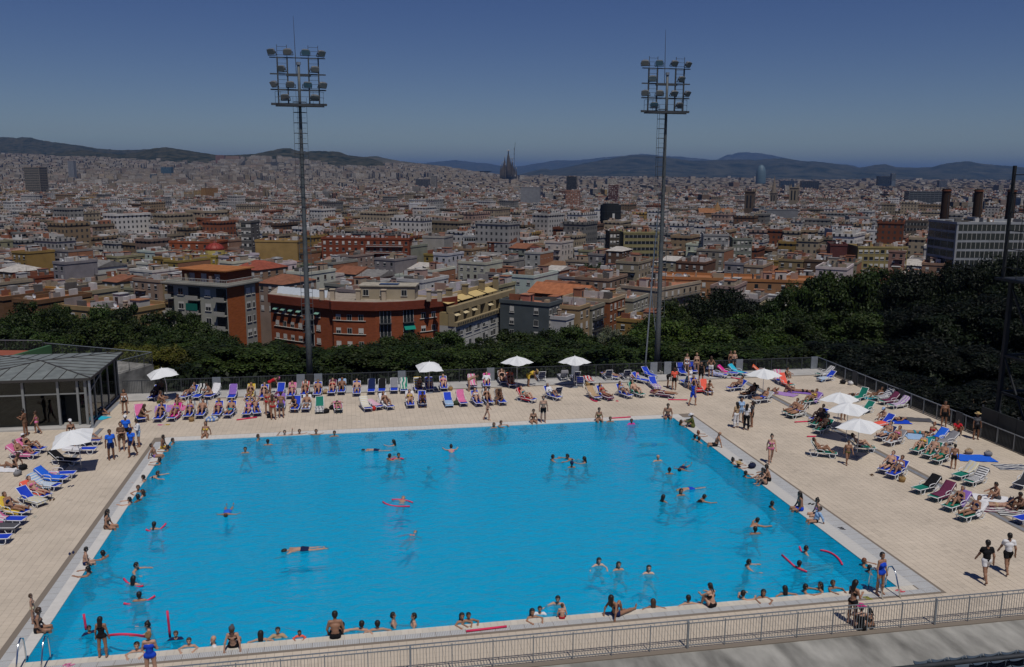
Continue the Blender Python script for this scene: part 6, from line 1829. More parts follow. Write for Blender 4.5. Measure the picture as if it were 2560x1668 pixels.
def skeleton(pose, build):
    p = POSES[pose]; f = build == 'f'
    T = nrmv(p['T']); Xs = p.get('X', 1); X = np.array([Xs, 0, 0], float)
    Fr = np.cross(T, X) if abs(T[0]) < .9 else np.array([0, 1, 0.])
    if pose == 'swim': X = np.array([1., 0, 0]); Fr = np.array([0, 0, -1.])
    hipw, shw = (.095, .160) if f else (.085, .185)
    pel = np.zeros(3); waist = pel + T * .16; chest = pel + T * .33 + Fr * .01; neck = pel + T * .52
    N_ = nrmv(p.get('N', p['T'])); head = neck + N_ * .185
    hf = Fr - N_ * Fr.dot(N_)
    hf = nrmv(hf) if np.linalg.norm(hf) > .05 else np.array([0, 1., 0])
    prims = []
    def add(a, b, ra, rb, tg): prims.append((np.array(a, float), np.array(b, float), ra, rb, tg))
    add(pel - X * hipw * .75, pel + X * hipw * .75, .108 if f else .105, .108 if f else .105, 'pelvis')
    add(pel + T * .02, waist, .112, .098 if f else .112, 'belly'); add(waist, chest, .098 if f else .112, .108 if f else .12, 'belly')
    add(chest - X * .07, chest + X * .07, .098 if f else .105, .098 if f else .105, 'chest')
    if f:
        for s in (-1, 1): add(chest + X * .075 * s + Fr * .07 - T * .01, chest + X * .075 * s + Fr * .085 - T * .02, .055, .05, 'chest')
    sh = [neck - T * .055 - X * shw, neck - T * .055 + X * shw]
    add(sh[0] + X * .03, sh[1] - X * .03, .062, .062, 'yoke')
    add(neck - T * .04, neck + N_ * .09, .058 if not f else .05, .05 if not f else .044, 'neck')
    add(head - N_ * .035 + hf * .008, head + N_ * .035 - hf * .008, .078, .092, 'head')
    add(head - N_ * .075 + hf * .045, head - N_ * .06 + hf * .05, .04, .035, 'head')          # jaw
    add(head - N_ * .005 + hf * .09, head - N_ * .035 + hf * .105, .012, .017, 'head')        # nose
    for s in (-1, 1): add(head + X * .088 * s - N_ * .01, head + X * .092 * s + N_ * .02, .018, .018, 'head')   # ears
    hands = []
    for i, s in enumerate((-1, 1)):
        ua, fa = nrmv(p['UA'][i]), nrmv(p['FA'][i])
        el = sh[i] + ua * .285; wr = el + fa * .245
        add(sh[i], el, .058 if not f else .047, .042 if not f else .036, 'uarm'); add(el, wr, .042 if not f else .036, .030 if not f else .026, 'farm')
        pal = wr + fa * .085; add(wr, pal, .030, .034, 'hand'); hands.append((wr, pal, fa, s))
        th, shn = nrmv(p['TH'][i]), nrmv(p['SH'][i])
        hp = pel + X * hipw * s - T * .02; kn = hp + th * .415; an = kn + shn * .40
        add(hp, kn, .088 if not f else .090, .058 if not f else .056, 'thigh'); add(kn, kn + shn * .15, .056, .060, 'shin'); add(kn + shn * .15, an, .060, .038, 'shin')
        ft = nrmv(np.cross(np.cross(shn, np.array([0, 1, 0.]) if abs(shn[1]) < .8 else np.array([0, 0, 1.])), shn) * 1.0 + shn * .12)
        if pose in ('swim', 'prone'): ft = nrmv(shn + np.array([0, 0, -.4]))
        add(an + shn * .03 - ft * .03, an + shn * .045 + ft * .14, .040, .030, 'foot')
    return prims, dict(head=head, N=N_, hf=hf, T=T, X=X, neck=neck, pel=pel, hands=hands, chest=chest, Fr=Fr)
def sd_prim(P, pr_):
    a, b, ra, rb, _ = pr_; ba = b - a; q = P - a
    t = np.clip(q @ ba / max(ba @ ba, 1e-9), 0, 1)
    return np.linalg.norm(q - t[..., None] * ba, axis=-1) - (ra + (rb - ra) * t), t
def smin(a, b, k):
    h = np.maximum(k - np.abs(a - b), 0) / k
    return np.minimum(a, b) - h * h * k * .25
def mesh_sdf(prims, h=.019, k=.035):
    lo = np.min([np.minimum(p[0], p[1]) - max(p[2], p[3]) for p in prims], 0) - 2.5 * h
    hi = np.max([np.maximum(p[0], p[1]) + max(p[2], p[3]) for p in prims], 0) + 2.5 * h
    n = np.ceil((hi - lo) / h).astype(int) + 1
    vol = np.full(tuple(n), 9.0)
    for p in prims:
        m = max(p[2], p[3]) + k + h * 2
        i0 = np.maximum(((np.minimum(p[0], p[1]) - m - lo) / h).astype(int), 0); i1 = np.minimum(((np.maximum(p[0], p[1]) + m - lo) / h).astype(int) + 2, n)
        g = np.stack(np.meshgrid(*[lo[a] + h * np.arange(i0[a], i1[a]) for a in range(3)], indexing='ij'), -1)
        d, _ = sd_prim(g, p); s = tuple(slice(i0[a], i1[a]) for a in range(3))
        kk = .012 if p[3] < .02 else k
        vol[s] = smin(vol[s], d, kk)
    return surface_nets(vol, lo, h)
BODY = {}
def body(pose, build):
    key = (pose, build)
    if key in BODY: return BODY[key]
    prims, sk = skeleton(pose, build)
    V, Fq = mesh_sdf(prims)
    D = []; TT = []
    for p in prims:
        d, t = sd_prim(V, p); D.append(d); TT.append(t)
    D = np.array(D); near = D.argmin(0); tag_ = np.array([p[4] for p in prims])[near]; tpar = np.array(TT)[near, np.arange(len(V))]
    an = POSES[pose]['anchor']
    if an == 'foot': off = np.array([0, 0, -V[:, 2].min()])
    elif an == 'hip': off = np.array([0, 0, .105])
    elif an == 'neck': off = np.array([0, 0, .0]) - sk['neck'] * np.array([0, 0, 1]) + [0, 0, .06]
    elif an == 'chest': off = -sk['chest'] * np.array([0, 0, 1]) + [0, 0, -.05]
    else: off = np.array([0, 0, -.045])
    n = np.zeros_like(V)
    fn = np.cross(V[Fq[:, 2]] - V[Fq[:, 0]], V[Fq[:, 3]] - V[Fq[:, 1]])
    for j in range(4): np.add.at(n, Fq[:, j], fn)
    n /= np.linalg.norm(n, axis=1)[:, None] + 1e-9
    # fingers: five per hand, unequal, bent, rooted inside the palm; eyes
    m = MB()
    for wr, pal, fa, s in sk['hands']:
        ref = np.array([0, 0, 1.]) if abs(fa[2]) < .8 else np.array([0, 1., 0]); sd = nrmv(np.cross(fa, ref)); dn = np.cross(sd, fa)
        for q, (o_, ln) in enumerate(((-.024, .068), (-.008, .078), (.008, .074), (.024, .056))):
            b0 = pal + sd * o_ - fa * .01; b1 = b0 + fa * ln * .55 - dn * .006; b2 = b1 + fa * ln * .42 - dn * .022
            m.tube([b0, b1, b2], [.0095, .009, .007], 5)
        t0 = wr + fa * .035 + sd * .028 * -s; t1 = t0 + nrmv(fa * .6 - sd * .8 * s) * .04; m.tube([t0, t1, t1 + fa * .03], [.011, .010, .008], 5)
    fv = np.array([list(v) for v in m.v]); nb = len(V)
    e = MB()
    for s in (-1, 1):
        c = sk['head'] + sk['hf'] * .083 + sk['X'] * .032 * s + sk['N'] * .012
        e.tube([c - sk['hf'] * .012, c, c + sk['hf'] * .008], [.013, .013, .005], 6)
    faces = [list(map(int, f)) for f in Fq] + [[i + nb for i in f] for f in m.f] + [[i + nb + len(fv) for i in f] for f in e.f]
    allv = np.concatenate([V, fv, np.array([list(v) for v in e.v])]) + off
    mi = [0] * (len(Fq) + len(m.f)) + [1] * len(e.f)
    me = npmesh('body', allv, faces, mats=[M_skin, M_eye], smooth=True, midx=mi)
    sk['off'] = off
    BODY[key] = (me, V + off, n, Fq, tag_, tpar, sk)
    return BODY[key]
GARM = {}
def garment(pose, build, kind):
    key = (pose, build, kind)
    if key in GARM: return GARM[key]
    me, V, n, Fq, tg, tp, sk = body(pose, build)
    isin = lambda *a: np.isin(tg, a)
    if kind == 'briefs': m = isin('pelvis') | (isin('thigh') & (tp < .08)) | (isin('belly') & (tp < .25) & (np.abs((V - sk['off']) @ sk['T']) < .07))
    elif kind == 'shorts': m = isin('pelvis') | (isin('thigh') & (tp < .55)) | (isin('belly') & (((V - sk['off']) @ sk['T']) < .09))
    elif kind == 'trousers': m = isin('pelvis', 'thigh', 'shin') | (isin('belly') & (((V - sk['off']) @ sk['T']) < .09))
    elif kind == 'top': m = isin('chest') & (((V - sk['off']) @ sk['T']) < .38)
    elif kind == 'onepiece': m = isin('pelvis', 'belly', 'chest') | (isin('thigh') & (tp < .08))
    elif kind == 'tee': m = isin('belly', 'chest', 'yoke') | (isin('uarm') & (tp < .55))
    elif kind == 'shirt': m = isin('belly', 'chest', 'yoke', 'uarm') | (isin('farm') & (tp < .85))
    elif kind == 'dress': m = isin('pelvis', 'belly', 'chest', 'yoke') | (isin('thigh') & (tp < .7))
    k = m[Fq].all(1); f = Fq[k]
    off = {'tee': .016, 'shirt': .020, 'shorts': .016, 'dress': .022, 'trousers': .02}.get(kind, .008)
    used, inv = np.unique(f, return_inverse=True)
    vv = V[used] + n[used] * off
    g = npmesh(kind, vv, inv.reshape(-1, 4), M_cloth, smooth=True)
    GARM[key] = g; return g
def hairmesh(pose, build, kind):
    key = (pose, build, 'hair' + kind)
    if key in GARM: return GARM[key]
    sk = body(pose, build)[6]; off = sk['off']; H_, N_, f, T_ = sk['head'], sk['N'], sk['hf'], sk['T']
    if kind in ('short', 'long', 'bun', 'tail'):
        pr_ = [(H_ - f * .012 + N_ * .035, H_ - f * .03 - N_ * .02, .100, .092, 'h')]
        if kind == 'long':
            dn = nrmv(-N_ * .7 + np.array([0, 0, -.6]) - f * .12)
            for s in (-1, 1): pr_.append((H_ - f * .05 + sk['X'] * .035 * s, H_ - f * .075 + sk['X'] * .04 * s + dn * .27, .068, .040, 'h'))
        if kind == 'bun': pr_.append((H_ + N_ * .11 - f * .05, H_ + N_ * .125 - f * .06, .048, .045, 'h'))
        if kind == 'tail':
            dn = nrmv(-N_ * .6 + np.array([0, 0, -.6]) - f * .5); pr_.append((H_ - f * .09 + N_ * .03, H_ - f * .11 + dn * .22, .042, .022, 'h'))
        V, Fq = mesh_sdf(pr_, .016, .03)
        q = V - H_; keep = ~(((q @ f) > .062) & ((q @ N_) < .075))
        k = keep[Fq].all(1); used, inv = np.unique(Fq[k], return_inverse=True)
        g = npmesh('hair', V[used] + off, inv.reshape(-1, 4), M_hair, smooth=True)
    else:
        m = MB(); c = Vector(H_ + off); n_ = Vector(N_); ff_ = Vector(f)
        rr = [(.0, .105), (.05, .102), (.09, .075), (.115, .03)] if kind == 'cap' else [(.02, .108), (.07, .10), (.115, .085), (.125, .02)]
        m.tube([c + n_ * (.035 + a) for a, _ in rr], [b for _, b in rr], 12)
        if kind == 'cap': m.tube([c + n_ * .04 + ff_ * .06, c + n_ * .036 + ff_ * .15, c + n_ * .03 + ff_ * .17], [.075, .06, .02], 8)
        else: m.tube([c + n_ * .05, c + n_ * .062], [.205, .195], 16)
        g = m.mesh('hat', M_cloth, smooth=True)
    GARM[key] = g; return g
SKIN = {'1': (.42, .25, .175), '2': (.30, .16, .10), '3': (.19, .092, .053), '4': (.06, .033, .022), '0': (.52, .34, .26)}
HAIR = {'k': (.012, .010, .009), 'b': (.05, .028, .016), 'l': (.26, .16, .07), 'g': (.22, .21, .20), 'r': (.16, .05, .02)}
COLR = {'black': (.012, .012, .014), 'navy': (.012, .02, .07), 'blue': (.012, .06, .50), 'royal': (.02, .12, .62), 'red': (.42, .02, .03), 'pink': (.60, .16, .32), 'white': (.66, .66, .68), 'grey': (.22, .22, .24),
        'yellow': (.60, .42, .06), 'green': (.01, .20, .13), 'orange': (.65, .13, .05), 'violet': (.22, .12, .42), 'brown': (.12, .07, .045), 'tan': (.40, .28, .17), 'teal': (.02, .22, .27), 'olive': (.09, .10, .03),
        'lightblue': (.28, .42, .62), 'lilac': (.34, .20, .46), 'coral': (.72, .12, .08), 'plum': (.13, .03, .07), 'magenta': (.62, .03, .26), 'cream': (.55, .50, .34), 'turquoise': (.03, .40, .55), 'dgrey': (.08, .08, .09), 'straw': (.45, .33, .16)}
GWORD = {'briefs': 'swim_briefs', 'top': 'bikini_top', 'onepiece': 'swimsuit', 'shorts': 'shorts', 'tee': 't_shirt', 'shirt': 'shirt', 'dress': 'dress', 'trousers': 'trousers'}
def cl(code):
    if not code: return '', 'swimwear'
    k,c=code.split(':'); e=c.split(','); a=e
    CW={'dgrey':'dark grey','lightblue':'light blue','royal':'bright blue','lilac':'pale violet'}; w=[CW.get(q,q) for q in e]
    d={'K':(f'briefs:{e[0]}+top:{e[-1]}',f'{w[0]} bikini' if len(e)==1 else f'{w[1]} top and {w[0]} briefs'),'T':(f'shorts:{e[0]}',f'{w[0]} swim shorts'),'B':(f'briefs:{e[0]}',f'{w[0]} swim briefs'),'O':(f'onepiece:{e[0]}',f'{w[0]} swimsuit'),
       'S':(f'shorts:{e[-1]}+tee:{e[0]}',f'{w[0]} T-shirt and {w[-1]} shorts'),'W':(f'shorts:{e[-1]}+shirt:{e[0]}',f'{w[0]} shirt'),'D':(f'dress:{e[0]}',f'{w[0]} dress'),'P':(f'trousers:{e[-1]}+tee:{e[0]}',f'{w[0]} top and {w[-1]} trousers'),'V':(f'shirt:{e[0]}+briefs:{e[-1]}',f'{w[0]} rash vest')}[k]
    return d
FW={'b':'blue','g':'green','w':'pale grey','n':'navy','d':'dark'}
PW={'recline':'reclining','recknee':'reclining with bent knees','armsup':'reclining with arms behind head','sitfwd':'sitting forward','prone':'lying face down','supine':'lying on back','kneesup':'sitting with knees up','loll':'sitting leaning back','edge':'sitting','edgeback':'sitting leaning back','stand':'standing','walk':'walking','bend':'bending over','hold':'standing holding something','crossed':'standing with folded arms','akimbo':'standing with hands on hips','tread':'treading water','tread2':'swimming upright','breast':'swimming','swim':'swimming face down','floatback':'floating on back','holdedge':'in the water','backedge':'leaning back in water','cheer':'raising both arms in the water','standwater':'standing chest deep'}

def person(pose, build, loc, face, skin, hair, clothes, label, scale=1.0, group='bathers at the pool', tilt=0.0):
    """face: degrees clockwise from +Y"""
    root = empty('person', loc, rad(-face), label=label, cat='person', group=group)
    root.scale = (scale,) * 3
    jit = 1 + .12 * math.sin(loc[0] * 7.3 + loc[1] * 3.1)
    me = body(pose, build)[0]
    put('body', me, root, color=tuple(c * jit for c in SKIN[skin]))
    if hair and hair != 'n':
        kind, col = hair.split(':')
        if kind in ('cap', 'hat'):
            put('hat', hairmesh(pose, build, kind), root, color=COLR[col]); put('hair', hairmesh(pose, build, 'short'), root, color=HAIR['b'])
        else: put('hair', hairmesh(pose, build, kind), root, color=HAIR[col])
    for c in clothes.split('+'):
        if not c: continue
        kd, col = c.split(':'); put(GWORD[kd], garment(pose, build, kd), root, color=COLR[col])
    return root

# ------------------------------------------------------------------ sun loungers
SEATZ = .33
LS = .88
def sling_mesh(name, L_, ang, w_=.29):
    """a slightly sagging cloth panel, length L_ along +y raised by ang"""
    v = []; f = []; n, m = 8, 4
    for i in range(n + 1):
        for j in range(m + 1):
            t = i / n; u_ = j / m * 2 - 1
            sag = -.035 * (1 - u_ * u_) * math.sin(math.pi * t)
            y = L_ * t
            v.append((u_ * w_, y * math.cos(ang) - sag * math.sin(ang), y * math.sin(ang) + sag * math.cos(ang)))
    for i in range(n):
        for j in range(m): a = i * (m + 1) + j; f.append([a, a + 1, a + m + 2, a + m + 1])
    b = MB(); b.raw(v, f); nv = len(v)
    return b.mesh(name, M_sling, smooth=True)
BACKA = {'u': rad(56), 'm': rad(40), 'f': rad(7)}
SEAT_ME = sling_mesh('seat', 1.22, 0)
BACK_ME = {k: sling_mesh('backrest', .80, a) for k, a in BACKA.items()}
FR_ME = MB()
for s in (-1, 1): FR_ME.tube([(s * .31, 0, SEATZ), (s * .32, .6, SEATZ + .005), (s * .31, 1.24, SEATZ), (s * .31, 1.75, SEATZ - .06)], .026, 6)
FR_ME.tube([(-.31, .0, SEATZ), (.31, .0, SEATZ)], .026, 6); FR_ME.tube([(-.31, 1.75, SEATZ - .06), (.31, 1.75, SEATZ - .06)], .022, 6); FR_ME.tube([(-.31, 1.22, SEATZ - .01), (.31, 1.22, SEATZ - .01)], .02, 6)
FR_ME = FR_ME.mesh('frame', M_plastic, smooth=True)
def loop(y0, y1): return MB().tube([(0, y0, SEATZ), (0, y0 + .02, .14), (0, y0 + .09, .03), (0, (y0 + y1) / 2, .022), (0, y1 - .09, .03), (0, y1 - .02, .14), (0, y1, SEATZ)], .024, 6).mesh('leg', M_plastic, smooth=True)
LEG_F, LEG_R = loop(.10, .50), loop(1.20, 1.68)
ARM_ME = MB().tube([(0, .80, SEATZ), (0, .84, .50), (0, .95, .545), (0, 1.25, .555), (0, 1.38, .50), (0, 1.42, .30)], .024, 6).mesh('armrest', M_plastic, smooth=True)
BFR_ME = {}
for k, a in BACKA.items():
    b = MB()
    for s in (-1, 1): b.tube([(s * .305, 0, 0), (s * .305, .82 * math.cos(a), .82 * math.sin(a))], .024, 6)
    b.tube([(-.305, .82 * math.cos(a), .82 * math.sin(a)), (.305, .82 * math.cos(a), .82 * math.sin(a))], .026, 6)
    for t in (.25, .5, .75): b.bar((-.3, .82 * t * math.cos(a) + .02 * math.sin(a), .82 * t * math.sin(a) - .05), (.3, .82 * t * math.cos(a) + .02 * math.sin(a), .82 * t * math.sin(a) - .05), .03, .02)
    BFR_ME[k] = b.mesh('back_frame', M_plastic, smooth=True)
FAB = {'b': (.010, .045, .46), 'g': (.006, .16, .115), 'w': (.45, .46, .48), 'n': (.02, .03, .10), 'd': (.02, .022, .03)}
def lounger(x, y, head, fab, back, label):
    o = empty('sun_lounger', (x, y, 0), rad(-head), label=label, cat='sun lounger', group='sun loungers on the deck'); o.scale = (LS,) * 3
    put('frame', FR_ME, o); put('seat', SEAT_ME, o, (0, 0, SEATZ + .02), color=FAB[fab])
    put('backrest', BACK_ME[back], o, (0, 1.22, SEATZ + .02), color=FAB[fab]); put('back_frame', BFR_ME[back], o, (0, 1.22, SEATZ))
    for s in (-1, 1):
        put('leg', LEG_F, o, (s * .30, 0, 0)); put('leg', LEG_R, o, (s * .30, 0, 0)); put('armrest', ARM_ME, o, (s * .335, 0, 0))
    return o
def stripe_mat(name, c2, freq, axis=1):
    m = bpy.data.materials.new(name); m.use_nodes = True
    t = m.node_tree; N = t.nodes; L = t.links; b = N['Principled BSDF']; b.inputs['Roughness'].default_value = .95; b.inputs['Specular IOR Level'].default_value = .05
    tc = N.new('ShaderNodeTexCoord'); wv = N.new('ShaderNodeTexWave'); wv.bands_direction = 'XYZ'[axis]; wv.inputs['Scale'].default_value = freq; wv.inputs['Distortion'].default_value = .2 if freq > 1.5 else 6
    L.new(tc.outputs['Object'], wv.inputs['Vector']); oi = N.new('ShaderNodeObjectInfo')
    st = N.new('ShaderNodeMath'); st.operation = 'GREATER_THAN'; st.inputs[1].default_value = .5; L.new(wv.outputs['Fac'], st.inputs[0])
    mx = N.new('ShaderNodeMix'); mx.data_type = 'RGBA'; L.new(st.outputs[0], mx.inputs[0]); L.new(oi.outputs['Color'], mx.inputs[6]); mx.inputs[7].default_value = (*c2, 1); L.new(mx.outputs[2], b.inputs['Base Color'])
    return m
M_strw = stripe_mat('white_stripes', (.6, .6, .6), 2.4); M_patt = stripe_mat('print', (.5, .5, .48), 1.2, 0)
def towel_mesh(kind, back):
    a = BACKA[back]; pts = []
    rt_ = random.Random(len(kind) * 7 + ord(back))
    if kind in ('back', 'full'):
        pts += [(.80 * t, None) for t in (1.06, 1.0, .8, .6, .4, .2, .03)]
    prof = [(1.22 + s * math.cos(a) - .03 * math.sin(a) * 0, SEATZ + .045 + s * math.sin(a)) for s, _ in pts]
    if kind == 'back': prof += [(1.10, SEATZ + .045), (.98, SEATZ + .045)]
    if kind == 'full': prof += [(1.0, SEATZ + .04), (.75, SEATZ + .035), (.5, SEATZ + .035), (.3, SEATZ + .045)]
    if kind == 'seat': prof = [(1.05, SEATZ + .05), (.8, SEATZ + .06), (.55, SEATZ + .05), (.3, SEATZ + .055), (.12, SEATZ + .05), (.02, SEATZ + .02), (-.03, SEATZ - .14)]
    if kind in ('back', 'full') and back != 'f':   # hangs over the top of the backrest
        y_, z_ = prof[0]; prof = [(y_ + .07, z_ - .30), (y_ + .06, z_ - .08)] + prof
    v = []; f = []; us = (-1.12, -1.06, -1.0, -.5, 0, .5, 1.0, 1.06, 1.12)
    for (y_, z_) in prof:
        for u_ in us:
            drop = .0 if abs(u_) <= 1 else -.05 if abs(u_) < 1.1 else -.16
            v.append((u_ * .30, y_ + rt_.uniform(-.012, .012), z_ + drop + rt_.uniform(-.008, .012)))
    n = len(us)
    for i in range(len(prof) - 1):
        for j in range(n - 1): f.append([i * n + j, (i + 1) * n + j, (i + 1) * n + j + 1, i * n + j + 1])
    return MB().raw(v, f).mesh('towel', M_cloth, smooth=True)
TOW = {}
def towel(x, y, head, kind, back, col, patt, label):
    k = (kind, back)
    if k not in TOW: TOW[k] = towel_mesh(kind, back)
    o = put('towel', TOW[k], None, (x, y, 0), rad(-head), COLR[col], {'s': M_strw, 'p': M_patt}.get(patt)); o.scale = (LS,) * 3
    tag(o, label, 'towel', 'towels on the loungers')
